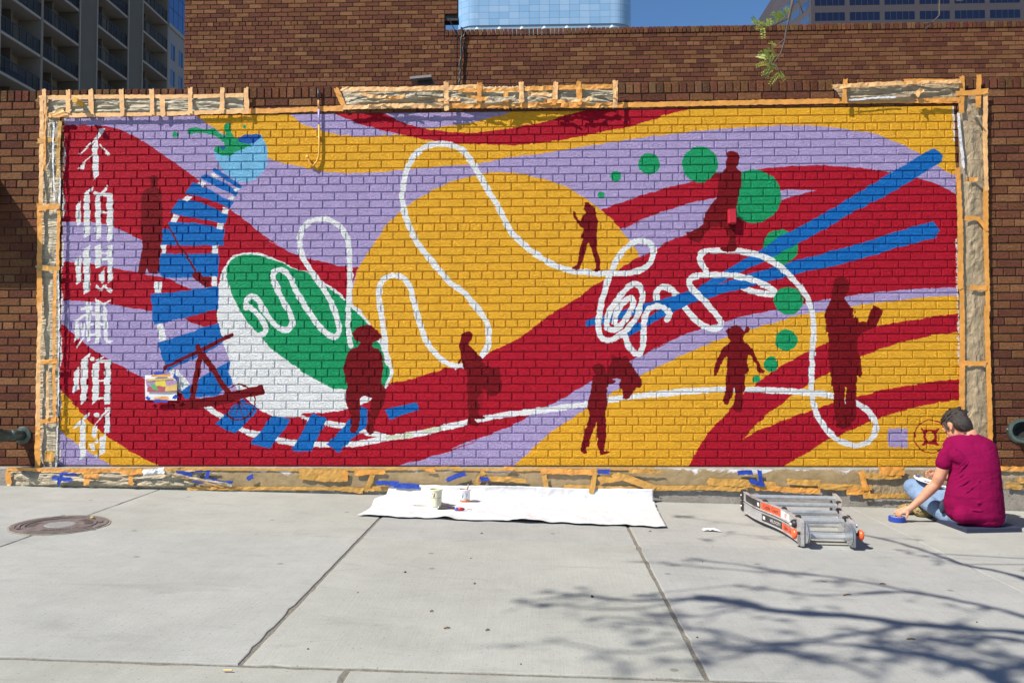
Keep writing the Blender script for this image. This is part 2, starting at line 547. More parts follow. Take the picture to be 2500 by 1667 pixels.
for p in ('A 1590,870 1640,865 1685,905 1650,917', 'A 1478,970 1520,935 1562,970 1530,997', 'A 1338,1120 1380,1080 1442,1095 1390,1142', 'A 1223,1332 1250,1263 1308,1275 1280,1342', 'A 1818,1022 1850,998 1888,1010 1840,1042',
          'A 1768,1107 1800,1078 1842,1090 1810,1122', 'A 1703,1242 1720,1193 1782,1205 1760,1252', 'A 1653,1392 1670,1343 1727,1350 1715,1397', 'B 1133,-12 1192,-12 1170,70 1138,70', 'B 1620,-12 1672,-12 1667,70 1608,70',
          'B 1600,290 1657,290 1660,390 1603,390', 'B 1073,338 1137,338 1132,445 1073,452', 'B 1088,752 1150,738 1182,900 1120,922', 'B 1200,1197 1280,1183 1405,1330 1320,1402'):
    F('W', p)
ST('W', 'C 1560,372 1650,430 1760,500 1880,580 2000,632 2250,690 F 100,830 290,888 430,920 650,932 800,938 1050,930 1200,902 1350,875 1500,855 1650,830 1800,795 1950,760 2110,722 I 0,762 220,705 300,690 500,655 700,630 900,605 1100,575 1320,545 1540,500 1700,480 1950,455 2150,440 L 0,455 250,425 450,410 650,402 880,405 1000,400 1200,408 1450,428 1600,442 1720,462 1820,490 1930,520 1990,555 2060,610 2110,690 2120,780 2070,880 1980,930 1870,925 1750,870 1660,780 1590,680 1545,560 1525,450 1520,330 K 1525,1350 1530,1200 1540,1050 1535,900 1520,800 1480,690 1400,570 1300,460 1200,370 1080,300 950,255 800,230 680,228 560,228 480,245 450,300 470,360 515,435', 54)
ST('W', 'F 1350,862 1200,832 1060,800 900,755 740,725 560,690 470,665', 48)
ST('C', 'F 1330,870 1480,858 1560,845', 40); ST('C', 'F 1700,810 1850,780', 40)
F('R', 'F 1010,840 1080,845 1215,872 1080,885 1000,888')
F('R', 'F 440,672 465,660 560,700 545,745 480,760 400,760')
for p in ('C 1640,540 1740,440 1820,350 1900,300 2047,390 1990,470 1900,560 1830,637', 'F 15,920 100,820 220,653 407,690 330,800 260,880 215,977', 'F 410,992 500,830 560,720 600,630 757,680 700,800 640,900 600,1002',
          'F 745,930 860,820 980,680 1060,620 1070,563 1147,600 1130,770 1040,840 920,960 865,1017', 'F 1308,600 1620,518 1642,600 1350,697'):
    F('B', p)
# green dots
for t, x, y, r in (('G', 1600, 880, 53), ('G', 1455, 1060, 34), ('G', 1920, 760, 104), ('J', 447, 770, 175), ('J', 968, 1080, 258), ('K', 1225, 197, 169)):
    DOT('G', t, x, y, r)
# the white string
STR1 = 'E 50,1050 110,1050 155,1025 155,960 90,860 0,770 B 1935,590 1940,520 1985,480 2035,500 E 130,790 220,920 300,985 365,1000 415,940 395,840 330,730 270,600 230,480 262,425 330,425 400,500 450,620 520,740 600,860 680,970 770,1050 830,1065 868,1000 850,900 810,780 750,660 690,560 620,460 560,370 505,270 490,150 500,50 D 560,1340 640,1302 720,1295 800,1315 880,1370 930,1450 E 955,130 965,260 970,400 970,550 962,700 950,850 955,1000 975,1150'
ST('W', STR1, 54)
ST('W', 'E 1345,1330 1320,1240 1310,1100 1290,950 1265,800 1250,650 1265,560 1320,490 1400,470 1480,490 1540,560 1580,680 1620,850 1670,1000 1720,1120 1790,1220 1880,1300 1980,1345 2080,1350', 55)
ST('W', 'H 270,1275 300,1240 335,1190 358,1100 362,1000 340,920 280,830 200,730 110,630 E 1950,540 1850,430 1750,310 1650,190 1580,80 D 1590,1450 1540,1350 1500,1230 1480,1100 1490,980 1510,860 1550,760 1620,660 1700,600 1800,572 1900,570 G 30,590 100,620 170,700 230,800 290,900 350,1010 430,1130 490,1240 550,1360 H 620,90 720,180 830,265 950,340 1070,395 1200,425 1400,445 1600,450 1750,440 1870,400 1950,310 1962,220 1920,150 1830,135 1750,160 1670,230 1610,310 1560,420 1520,520 1490,620 1460,730 1440,850 1430,950 1440,1040 1490,1090 1570,1090 1640,1050 1720,980 1800,880 1840,770 1860,660 1840,580 1780,550 1700,600 1620,700 1550,800 1510,900 1520,980 1590,995 1660,940 1720,860 1762,780 1762,705 1720,690 1650,760 1600,850 1590,930', 57)
ST('W', 'H 2000,735 1995,660 2020,600 2080,580 2150,620 2210,690 K 320,790 390,880 480,950 570,990 640,975 655,920 600,840 520,740 440,660 380,600 350,540 370,490 440,470 560,465 700,465 850,485 1000,530 1100,580 1165,620 1150,655 1080,650 980,630 880,600', 57)
# blue bars
fill(PT('M 1465,640 1250,770 1060,880 800,1040 580,1180 300,1340 100,1440 0,1490 J 1130,1540 K 1010,240 860,320 760,385 690,425 520,530 450,578 300,640 H 2040,700 1850,758 1700,800 1480,870 1310,905 1310,970 1480,942 1700,882 1850,830 K 100,760 300,700 520,620 700,520 850,440 1100,320 1250,240 1390,165 J 1680,1380 M 700,1260 1030,1090 1300,930 1535,780 1545,710'), 'B')
fill(PT('M 1470,1335 1430,1350 N 1300,10 1000,100 800,170 500,250 200,330 K 1180,390 920,455 760,515 500,605 300,690 100,760 H 2000,820 1880,900 1660,1020 1700,1085 1970,920 2150,830 K 180,840 380,740 650,655 820,610 980,570 1080,537 1250,495 1480,430 N 500,400 800,320 1150,215 1490,125 1532,50'), 'B')
# string that passes over the bars
ST('W', 'H 1460,730 1440,850 1430,950 1440,1040 1490,1090 1570,1090 1640,1050 1720,980 1800,880 1840,770', 57)
ST('W', 'H 1620,700 1550,800 1510,900 1520,980 1590,995 1660,940 1720,860 1762,780 1762,705 1720,690 1650,760 1600,850 1590,930', 57)
ST('W', 'H 1690,1060 1720,1140 1780,1220 1830,1232 1862,1150 1872,1000 1882,880 1920,800 1990,770 2070,790 2122,850 2095,895', 57)
ST('W', 'K 520,740 440,660 380,600 350,540 370,490 440,470', 57)
ST('W', 'K 440,470 560,465 700,465 850,485 1000,530 1100,580 1165,620', 57)
ST('W', 'K 800,230 950,255 1080,300 1200,370 1300,460 1400,570', 57)
for t, x, y, r in (('K', 1302, 720, 136), ('K', 1280, 1100, 104), ('K', 1138, 1330, 70), ('K', 1000, 1475, 36)):
    DOT('G', t, x, y, r)
ST('W', 'K 1200,370 1300,460 1400,570 1480,690 1520,800', 55)
# dark red figures
FIG = ['A 1030,925 1052,895 1085,888 1112,905 1126,930 1112,945 1110,978 1100,1000 1132,1022 1146,1070 1150,1200 1152,1300 1148,1450 B 1130,0 1120,200 1100,272 1022,262 1005,210 985,265 913,267 935,150 965,0 A 962,1520 946,1400 948,1300 955,1150 968,1060 1000,1018 1050,1000 1044,970 1040,942',
       'E 990,1040 1020,990 1080,960 1120,950 1180,955 1240,1000 1278,1060 1260,1100 1200,1120 1180,1140 1190,1165 1250,1190 1275,1230 1290,1290 1290,1400 1270,1510 F 1310,400 1320,460 1290,560 1250,640 1210,700 1205,790 1195,830 1150,832 1130,790 1145,700 1170,560 1180,490 1120,462 1080,480 1060,520 1065,600 1070,700 1060,780 1020,827 980,825 960,800 985,740 980,660 955,600 928,500 930,420 950,380 928,300 900,200 925,130 945,50 E 955,1220 975,1190 1050,1160 1065,1125 1020,1100',
       'H 130,1010 170,1003 200,1040 210,1070 195,1100 180,1120 160,1140 200,1180 240,1220 290,1280 330,1330 380,1370 470,1370 480,1500 I 490,300 480,430 430,465 360,470 340,430 310,400 305,480 290,560 260,610 270,660 320,665 330,682 300,690 215,690 240,720 275,740 240,757 158,747 160,690 155,560 150,400 145,200 H 140,1400 115,1365 100,1290 90,1320 70,1335 60,1310 90,1280 85,1200 70,1160 85,1110 95,1050',
       'I 1370,200 1390,165 1440,145 1480,168 1497,210 1505,280 1600,318 1580,345 1530,355 1510,390 1515,470 1515,560 1500,620 1505,760 1500,900 1495,970 1480,995 1540,1008 1530,1025 1440,1042 1435,1000 1420,960 1415,850 1410,720 1380,800 1350,900 1330,965 1305,970 1300,990 1322,1020 1300,1030 1250,1000 1270,960 1268,920 1300,800 1335,700 1340,620 1325,590 1340,470 1365,400 1370,300 1400,260',
       'I 1545,160 1570,73 1610,95 1660,90 1690,73 1730,110 1760,160 1800,230 1850,310 1857,360 1840,387 1800,390 1770,430 1740,490 1700,507 1660,490 1665,440 1640,380 1628,350 1650,310 1610,290 1560,305 1500,285 1512,200',
       'G 1290,1140 1330,1130 1358,1160 1385,1170 1400,1220 1410,1260 1430,1320 1422,1380 1415,1440 1412,1520 H 1410,100 1412,200 1440,320 1450,370 1445,427 1362,428 1400,400 1405,370 1395,320 1370,240 1340,150 1305,200 1300,250 1280,330 1265,370 1255,417 1235,420 1180,407 1173,395 1230,350 1240,290 1250,200 1280,100 G 1260,1480 1290,1400 1250,1370 1225,1330 1190,1260 1173,1218 1197,1225 1222,1280 1260,1320 1280,1260 1310,1230 1285,1190',
       'J 705,640 760,638 810,665 827,700 815,770 795,805 850,850 850,950 835,1030 815,1100 800,1190 815,1260 800,1340 790,1400 800,1500 K 805,130 807,210 790,237 740,247 680,242 648,220 655,200 720,190 735,110 720,60 J 700,1400 640,1370 560,1380 500,1430 450,1530 400,1520 330,1470 308,1408 350,1420 430,1390 480,1340 500,1250 550,1170 610,1090 620,1000 640,900 550,912 580,860 660,850 705,810 688,760 705,700',
       'K 800,955 850,970 880,1015 900,962 942,980 930,1020 885,1050 870,1080 880,1110 930,1140 970,1210 1020,1310 1040,1370 1077,1400 1060,1430 1020,1412 1000,1340 940,1250 920,1240 915,1300 925,1402 890,1430 890,1568 L 870,450 865,600 840,622 790,612 775,580 790,480 795,400 785,370 780,420 750,500 720,547 690,540 678,510 700,440 705,350 705,250 715,150 K 720,1260 690,1280 650,1340 637,1400 615,1447 590,1440 583,1380 620,1290 660,1190 720,1140 750,1110 720,1060 725,1040 698,1010 750,970',
       'K 1740,500 1800,478 1860,510 1882,560 1870,640 1830,690 1880,770 1930,800 1937,830 1920,860 1957,885 1960,920 2040,920 2100,768 2192,810 2135,970 2060,1000 2000,1030 1960,1080 1950,1170 1980,1260 2002,1420 1980,1452 1950,1440 1945,1568 L 1940,520 1940,680 1870,760 1820,777 1760,760 1740,700 1730,560 1725,450 1730,380 1710,350 1700,250 1690,150 K 1690,1400 1680,1250 1685,1120 1665,1000 1648,860 1665,790 1700,720 1720,600']
for p in FIG:
    F('D', p)
F('X', 'I 250,500 310,400 340,430 370,470 300,520 270,600', False, ['D'])
ST('Y', 'L 1842,378 1838,485', 11); ST('W', 'L 1836,495 1836,526', 11)
ST('Y', 'K 1890,785 1920,800 1915,850 1925,880', 12)
F('W', 'F 1062,553 1060,520 1080,480 1120,463 1178,490 1160,515 1090,540')
ST('D', 'A 1205,1385 1260,1480 1300,1560 B 1330,30 1380,100 1440,210 1455,265', 20)
F('D', 'B 1418,262 1500,248 1522,290 1592,300 1585,380 1560,402 1480,335 1430,295')
# treadle and wheel
ST('D', 'B 1160,1170 1800,850', 36, False)
ST('D', 'B 1480,970 1500,1050 1420,1480', 58, False)
ST('D', 'B 1520,1040 1770,1420', 58, False)
F('D', 'C 2090,155 2107,240 1780,330 1500,385 1250,392 1215,330 1480,300')
cw = PT('C 1865,325')[0]
an = np.linspace(0, 2 * math.pi, 49)
stroke(np.stack([cw[0] + np.cos(an) * 160 * PXM, cw[1] + np.sin(an) * 172 * PXM], 1), 13 * PXM, 'D')
for k in range(6):
    a = math.pi * k / 6 + 0.2
    stroke(np.array([cw, cw + np.array([math.cos(a) * 160, -abs(math.sin(a)) * 172]) * PXM]), 8 * PXM, 'D')
# emblem and lavender swatch
F('L', 'O 1060,566 1240,566 1240,752 1060,752')
ce = PT('O 1452,646')[0]
stroke(np.stack([ce[0] + np.cos(an) * 152 * PXM, ce[1] + np.sin(an) * 156 * PXM], 1), 11 * PXM, 'X')
ci = PT('O 1446,648')[0]
stroke(np.stack([ci[0] + np.cos(an) * 55 * PXM, ci[1] + np.sin(an) * 58 * PXM], 1), 25 * PXM, 'X')
for p in ('O 1362,556 1395,580 1435,578 1392,628 1375,600', 'O 1532,552 1500,578 1462,578 1502,628 1518,600', 'O 1362,736 1392,690 1425,712 1400,728', 'O 1530,728 1500,680 1468,712 1498,728'):
    F('X', p)
# written characters
CH = [('A', [[(512, 620), (535, 585), (570, 500), (580, 460), (640, 460), (562, 570), (566, 900), (515, 950)], [(632, 680), (642, 660), (674, 710), (630, 706)], [(378, 847), (432, 798), (432, 847)]]),
      ('A', [[(355, 1190), (400, 1148), (396, 1365), (355, 1400)], [(425, 1095), (480, 1050), (482, 1470), (425, 1500)], [(530, 1105), (580, 1075), (580, 1480), (530, 1520)], [(635, 1085), (692, 1070), (690, 1500), (635, 1540)],
             [(425, 1095), (515, 1000), (512, 1035), (470, 1075)], [(575, 1075), (650, 995), (640, 1040), (605, 1075)], [(540, 1070), (692, 1070), (692, 1092), (540, 1098)], [(575, 1238), (640, 1238), (640, 1258), (575, 1258)]]),
      ('B', [[(345, 140), (395, 100), (395, 340), (350, 375)], [(415, 40), (478, -10), (475, 430), (415, 467)], [(522, 10), (585, -20), (585, 190), (522, 215)], [(635, 0), (685, -10), (685, 180), (635, 200)],
             [(522, 60), (685, 60), (685, 80), (522, 80)], [(522, 120), (685, 110), (685, 135), (522, 145)], [(555, 270), (615, 200), (610, 330), (585, 365), (555, 330)], [(640, 200), (685, 180), (680, 330), (640, 355)],
             [(525, 370), (560, 400), (575, 420), (525, 415)], [(600, 370), (680, 455), (660, 455), (585, 385)], [(560, 425), (620, 368), (632, 380), (575, 432)], [(630, 410), (682, 415), (680, 435), (640, 430)]]),
      ('B', [[(385, 585), (500, 575), (500, 615), (385, 620)], [(440, 545), (475, 530), (475, 900), (440, 920)], [(330, 725), (470, 620), (470, 650), (345, 745)], [(335, 745), (380, 740), (380, 870), (335, 925)], [(395, 740), (425, 740), (425, 870), (350, 985), (355, 950), (395, 890)],
             [(522, 505), (570, 535), (570, 920), (522, 940)], [(590, 560), (628, 600), (640, 930), (600, 900)], [(525, 500), (600, 545), (670, 505), (665, 525), (605, 575), (530, 530)], [(480, 640), (620, 640), (620, 665), (480, 665)], [(480, 740), (620, 735), (620, 760), (480, 765)], [(475, 840), (530, 835), (520, 860), (475, 870)], [(610, 900), (690, 905), (660, 935), (625, 935)]]),
      ('B', [[(325, 1205), (378, 1155), (375, 1370), (322, 1412)], [(392, 1090), (455, 1050), (450, 1470), (388, 1512)], [(498, 1130), (555, 1095), (552, 1460), (495, 1516)], [(608, 1095), (665, 1095), (662, 1512), (605, 1512)],
             [(392, 1090), (480, 1025), (478, 1055), (440, 1080)], [(520, 1105), (600, 1050), (598, 1075), (560, 1100)], [(545, 1095), (665, 1092), (665, 1112), (530, 1115)], [(550, 1275), (610, 1275), (610, 1295), (550, 1295)], [(548, 1445), (606, 1445), (606, 1465), (530, 1475)]]),
      ('C', [[(315, 575), (330, 550), (410, 475), (440, 520), (438, 830), (385, 870), (388, 540), (345, 560)], [(410, 475), (468, 415), (465, 450), (430, 490)], [(612, 375), (662, 372), (662, 610), (612, 618)], [(480, 580), (600, 420), (640, 395), (520, 540)], [(495, 560), (545, 530), (540, 650), (520, 660), (495, 640)],
             [(465, 720), (520, 700), (518, 790), (490, 780)], [(570, 650), (620, 630), (620, 790), (565, 835)], [(520, 700), (620, 620), (620, 645), (535, 715)], [(520, 830), (560, 812), (555, 840), (530, 845)]])]
for t, polys in CH:
    for P in polys:
        F('W', t + ' ' + ' '.join('%d,%d' % q for q in P))
ST('W', 'A 575,525 400,702', 15, False); ST('W', 'A 580,610 655,700', 15, False); ST('W', 'A 535,680 400,825', 13, False)
DOT('W', 'A', 528, 1070, 21); DOT('W', 'B', 500, 1083, 24); DOT('W', 'C', 535, 442, 26)
ST('R', 'B 525,305 620,205', 10, False); ST('R', 'C 515,560 655,400', 9, False)
# white brushed edge at both ends of the painting
rng = random.Random(4)
for r in range(NZ):
    a = int(3 + 3 * math.sin(r * 0.05) + rng.random() * 3)
    IMG[r, :max(0, a - 2)] = IDX['W']
    if 250 < r < 560 or r > 800:
        IMG[r, NX - int(rng.random() * 5 + 1):] = IDX['W']
# slightly wavering brushed edges
def soft_noise(n0, n1, step, seed):
    rs = np.random.RandomState(seed)
    a = rs.rand(n0 // step + 3, n1 // step + 3) - 0.5
    y, x = np.arange(n0) / step, np.arange(n1) / step
    y0, x0 = y.astype(int), x.astype(int)
    fy, fx = (y - y0)[:, None], (x - x0)[None, :]
    return (a[y0][:, x0] * (1 - fy) * (1 - fx) + a[y0 + 1][:, x0] * fy * (1 - fx) + a[y0][:, x0 + 1] * (1 - fy) * fx + a[y0 + 1][:, x0 + 1] * fy * fx)
dx_ = soft_noise(NZ, NX, 9, 1) * 3.2 + soft_noise(NZ, NX, 3, 2) * 1.6
dz_ = soft_noise(NZ, NX, 9, 3) * 3.2 + soft_noise(NZ, NX, 3, 4) * 1.6
yy_, xx_ = np.mgrid[0:NZ, 0:NX]
IMG = IMG[np.clip(np.rint(yy_ + dz_).astype(int), 0, NZ - 1), np.clip(np.rint(xx_ + dx_).astype(int), 0, NX - 1)]
# ------------------------------------------------------------------ brickwork
def brick_material(name, bump=0.9, dist=0.006):
    m = Mat(name)
    at = m.n('ShaderNodeAttribute', attribute_name='col')
    v = m.pos()
    n1 = m.noise(v, 9.0, 4)
    n2 = m.noise(v, 160.0, 3)
    paint = at.outputs['Alpha']
    # unpainted brick: mottled; paint: nearly even with faint brushwork and scuffs
    mott = m.ramp(m.noise(v, 55.0, 5, 0.7), [(0.25, GRAY(0.62)), (0.75, GRAY(1.35))])
    brush = m.noise(m.pos((3.0, 3.0, 38.0)), 1.0, 4, 0.6, 0.6)
    even = m.mix(1.0, m.ramp(n1, [(0.25, GRAY(0.90)), (0.75, GRAY(1.05))]), m.ramp(brush, [(0.3, GRAY(0.93)), (0.7, GRAY(1.04))]), 'MULTIPLY')
    fac = m.mix(paint, mott, even)
    c = m.mix(1.0, at.outputs['Color'], fac, 'MULTIPLY')
    m.col(c)
    r = m.n('ShaderNodeMapRange')
    m.l(paint, r.inputs['Value'])
    r.inputs['To Min'].default_value = 0.8
    r.inputs['To Max'].default_value = 0.55
    m.l(r.outputs[0], m.b.inputs['Roughness'])
    m.b.inputs['Specular IOR Level'].default_value = 0.10
    # textured face: short scored ridges plus grit
    vs = m.pos((1.0, 1.0, 1.7))
    h1 = m.noise(vs, 44.0, 3, 0.6, 1.6)
    h2 = m.noise(v, 120.0, 2, 0.5)
    hv = m.n('ShaderNodeTexVoronoi', feature='DISTANCE_TO_EDGE')
    hv.inputs['Scale'].default_value = 26.0
    m.l(vs, hv.inputs['Vector'])
    he = m.math('MINIMUM', hv.outputs['Distance'], 0.06)
    h = m.math('ADD', m.math('MULTIPLY', h1, 1.0), m.math('ADD', m.math('MULTIPLY', h2, 0.3), m.math('MULTIPLY', he, 2.0)))
    m.bump(h, bump, dist)
    return m.m
M_BRICK = brick_material('painted_and_bare_brick', 1.0, 0.024)
M_BRICK2 = brick_material('bare_brick', 1.0, 0.020)
def mortar_material(name, base):
    m = Mat(name)
    at = m.n('ShaderNodeAttribute', attribute_name='col')
    v = m.pos()
    m.col(m.mix(1.0, at.outputs['Color'], m.ramp(m.noise(v, 80, 4), [(0.3, GRAY(0.8)), (0.7, GRAY(1.1))]), 'MULTIPLY')).rough(0.8)
    m.bump(m.noise(v, 220, 3), 0.5, 0.002)
    return m.m
M_MORTAR = mortar_material('mortar', None)
BARE = [(0.150, 0.060, 0.030), (0.175, 0.076, 0.036), (0.215, 0.102, 0.048), (0.120, 0.045, 0.028), (0.155, 0.060, 0.034), (0.185, 0.084, 0.038), (0.140, 0.053, 0.030)]
MORTARC = (0.048, 0.025, 0.017, 0.0)
J = 0.0086            # joint width
CH_ = 0.0042          # rounded arris
PROUD = 0.0096        # brick face stands this far in front of the joint
def runs(row):
    k = np.flatnonzero(np.diff(row)) + 1
    return np.concatenate([[0], k]), np.concatenate([k, [len(row)]])
def rects(a):
    """split an index block into few rectangles of one value: (r0,r1,c0,c1,val)"""
    out, open_ = [], {}
    for r in range(a.shape[0]):
        s, e = runs(a[r])
        cur = {}
        for c0, c1 in zip(s, e):
            key = (int(c0), int(c1), int(a[r, c0]))
            cur[key] = open_.pop(key, r)
        for (c0, c1, v), r0 in open_.items():
            out.append((r0, r, c0, c1, v))
        open_ = cur
    for (c0, c1, v), r0 in open_.items():
        out.append((r0, a.shape[0], c0, c1, v))
    return out
def wall_color(i, bare):
    if i == 0:
        return bare + (0.0,)
    return PAL[PK[i - 1]] + (1.0,)
def block_of(x0, x1, z0, z1):
    c0, c1 = int(round((x0 - MX0) / CELL)), int(round((x1 - MX0) / CELL))
    r0, r1 = int(round((z0 - MZ0) / CELL)), int(round((z1 - MZ0) / CELL))
    c1, r1 = max(c1, c0 + 1), max(r1, r0 + 1)
    a = np.zeros((r1 - r0, c1 - c0), np.uint8)
    cc0, cc1, rr0, rr1 = max(c0, 0), min(c1, NX), max(r0, 0), min(r1, NZ)
    if cc1 > cc0 and rr1 > rr0:
        a[rr0 - r0:rr1 - r0, cc0 - c0:cc1 - c0] = IMG[rr0:rr1, cc0:cc1]
    return a
def brick_geo(mb, x0, x1, z0, z1, yf, bare, painted, rng):
    """a brick showing its face at y = yf (towards the camera), arris rounded, colours cut along the painted edges"""
    yb = yf + PROUD + 0.03
    yc = yf + CH_ * 0.75
    w = rng.uniform
    yf = yf + w(-0.0012, 0.0012)
    a = block_of(x0, x1, z0, z1) if painted else np.zeros((1, 1), np.uint8)
    ix0, ix1, iz0, iz1 = x0 + CH_, x1 - CH_, z0 + CH_, z1 - CH_
    h, wd = a.shape
    cx = [ix0 + (ix1 - ix0) * k / wd for k in range(wd + 1)]
    cz = [iz0 + (iz1 - iz0) * k / h for k in range(h + 1)]
    if a.min() == a.max():
        rc = [(0, h, 0, wd, int(a[0, 0]))]
    else:
        rc = rects(a)
    for r0, r1, c0, c1, v in rc:
        mb.add([(cx[c0], yf, cz[r0]), (cx[c1], yf, cz[r0]), (cx[c1], yf, cz[r1]), (cx[c0], yf, cz[r1])], [(0, 1, 2, 3)], wall_color(v, bare))
    # arrises and flanks, following the colour along each side
    def side(line, p, q, inner):
        s, e = runs(line)
        n = len(line)
        for k0, k1 in zip(s, e):
            t0, t1 = k0 / n, k1 / n
            i0 = [inner[0][j] + (inner[1][j] - inner[0][j]) * t0 for j in range(2)]
            i1 = [inner[0][j] + (inner[1][j] - inner[0][j]) * t1 for j in range(2)]
            o0 = [p[j] + (q[j] - p[j]) * t0 for j in range(2)]
            o1 = [p[j] + (q[j] - p[j]) * t1 for j in range(2)]
            c = wall_color(int(line[k0]), bare)
            mb.add([(i0[0], yf, i0[1]), (i1[0], yf, i1[1]), (o1[0], yc, o1[1]), (o0[0], yc, o0[1]), (o0[0], yb, o0[1]), (o1[0], yb, o1[1])],
                   [(3, 2, 1, 0), (4, 5, 2, 3)], c)
    side(a[0], (x0, z0), (x1, z0), ((ix0, iz0), (ix1, iz0)))
    side(a[-1][::-1], (x1, z1), (x0, z1), ((ix1, iz1), (ix0, iz1)))
    side(a[:, -1], (x1, z0), (x1, z1), ((ix1, iz0), (ix1, iz1)))
    side(a[:, 0][::-1], (x0, z1), (x0, z0), ((ix0, iz1), (ix0, iz0)))

WALL_X0, WALL_X1 = -8.4, 8.4
def courses(rlo, rhi, x0, x1, phase_off=0.0):
    for r in range(rlo, rhi + 1):
        zc = zrow(r)
        if r % 6 == 2:
            pitch, ph = MODULE / 2, MODULE * 0.25
        else:
            pitch, ph = MODULE, (MODULE / 2 if r % 2 else 0.0)
        i0 = math.floor((x0 - XJ0 - ph) / pitch)
        i1 = math.ceil((x1 - XJ0 - ph) / pitch)
        for i in range(i0, i1):
            a = XJ0 + ph + i * pitch + J / 2
            b = a + pitch - J
            a, b = max(a, x0 + J / 2), min(b, x1 - J / 2)
            if b - a > 0.025:
                yield r, a, b, zc - COURSE / 2 + J / 2, zc + COURSE / 2 - J / 2
def seen_size(x, z, w, h, y=0.0):
    d = np.array([x, y, z]) - CAM
    q = RM @ np.array([d[0], -d[2], d[1]])
    u, v = q[0] / q[2] * F0 * 0.98, q[1] / q[2] * F0 * 0.98
    if abs(u) > 1250 or abs(v) > 833:
        return 0.0
    return w * h / q[2] ** 2

rngb = random.Random(11)
mural_wall = thing('mural_wall', (0, 0.15, 0), 'long low brick wall painted with a bright red, yellow and lavender mural', 'wall')
tall = []
for r, a, b, z0, z1 in courses(-2, 43, WALL_X0, WALL_X1):
    painted = (b > MX0 and a < MX1 and r >= 0)
    tall.append((seen_size((a + b) / 2, (z0 + z1) / 2, b - a, z1 - z0), r, a, b, z0, z1, painted))
order = sorted(range(len(tall)), key=lambda i: -tall[i][0])
single = set(order[:300])
bulk = MB()
for i, (s_, r, a, b, z0, z1, painted) in enumerate(tall):
    bare = rngb.choice(BARE)
    k = rngb.uniform(0.98, 1.24)
    bare = tuple(c * k for c in bare)
    if i in single:
        mb = MB()
        brick_geo(mb, a, b, z0, z1, 0.0, bare, painted, rngb)
        mb.build('brick', M_BRICK, mural_wall, origin=((a + b) / 2, 0.02, z0))
    else:
        brick_geo(bulk, a, b, z0, z1, 0.0, bare, painted, rngb)
o = bulk.build('brickwork', M_BRICK, mural_wall)
o['kind'] = 'stuff'
# joints: a recessed sheet that carries the paint too, on a solid core
core = MB()
ztop = zrow(-2) + COURSE / 2
A_ = np.zeros((NZ, NX), np.uint8) + IMG
yj = PROUD
for r0, r1, c0, c1, v in rects(A_):
    xa, xb = MX0 + c0 * CELL, min(MX1, MX0 + c1 * CELL)
    za, zb = MZ0 + r0 * CELL, min(MZ1, MZ0 + r1 * CELL)
    core.add([(xa, yj, za), (xb, yj, za), (xb, yj, zb), (xa, yj, zb)], [(0, 1, 2, 3)], wall_color(v, MORTARC[:3]))
for xa, xb, za, zb in ((WALL_X0, MX0, 0.1, ztop), (MX1, WALL_X1, 0.1, ztop), (MX0, MX1, MZ1, ztop), (MX0, MX1, 0.1, MZ0)):
    core.add([(xa, yj, za), (xb, yj, za), (xb, yj, zb), (xa, yj, zb)], [(0, 1, 2, 3)], MORTARC)
core.box((WALL_X0, yj + 0.02, 0.0), (WALL_X1, 0.30, ztop), MORTARC)
core.build('mortar', M_MORTAR, mural_wall)
# brick-on-edge coping
mbs = {}
cap_pitch = 0.0650
x = WALL_X0
zc0 = ztop + J * 0.4
while x < WALL_X1:
    jit = rngb.uniform(-0.002, 0.003)
    bare = tuple(c * rngb.uniform(0.75, 1.0) for c in rngb.choice(BARE))
    mb = MB()
    mb.box((x + 0.0045, -0.004 + jit, zc0), (x + cap_pitch - 0.0045, 0.298, zc0 + 0.094 + jit), bare + (0.0,), bev=0.004)
    mb.build('coping_brick', M_BRICK2, mural_wall, origin=(x + cap_pitch / 2, 0.15, zc0))
    x += cap_pitch
cm = MB()
cm.box((WALL_X0, 0.010, ztop), (WALL_X1, 0.285, zc0 + 0.084), (0.10, 0.065, 0.05, 0))
cm.build('coping_mortar', M_MORTAR, mural_wall)
WALL_TOP = zc0 + 0.094
# concrete footing below the bricks, its foot following the falling pavement
m = Mat('footing_concrete')
v = m.pos()
c = m.ramp(m.noise(v, 7, 6, 0.65), [(0.3, (0.20, 0.175, 0.145, 1)), (0.7, (0.34, 0.31, 0.265, 1))])
pit = m.ramp(m.noise(v, 75, 2, 0.5), [(0.30, GRAY(0.35)), (0.37, GRAY(1.0))])
m.col(m.mix(1.0, c, pit, 'MULTIPLY')).rough(0.9)
m.bump(m.noise(v, 60, 6, 0.7), 0.6, 0.008)
M_FOOT = m.m
FOOT_Y = -0.050
FOOT_Z = MZ0 - 0.010
ft = MB()
n = 60
vs, fs = [], []
for k in range(n + 1):
    x = WALL_X0 + (WALL_X1 - WALL_X0) * k / n
    j = 0.002 * math.sin(x * 9.1) + 0.0015 * math.sin(x * 23)
    vs += [(x, FOOT_Y + j, gz(x, -0.05) - 0.12), (x, FOOT_Y + j, FOOT_Z - 0.012), (x, FOOT_Y + 0.012 + j, FOOT_Z), (x, 0.02, FOOT_Z + 0.004), (x, 0.02, gz(x, 0) - 0.12)]
for k in range(n):
    a, b = k * 5, k * 5 + 5
    for j in range(4):
        fs.append((a + j + 1, a + j, b + j, b + j + 1))
fs += [(0, 1, 2, 3, 4), tuple(n * 5 + j for j in (4, 3, 2, 1, 0))]
ft.add(vs, fs)
ft.build('footing', M_FOOT, mural_wall, fixn=True)

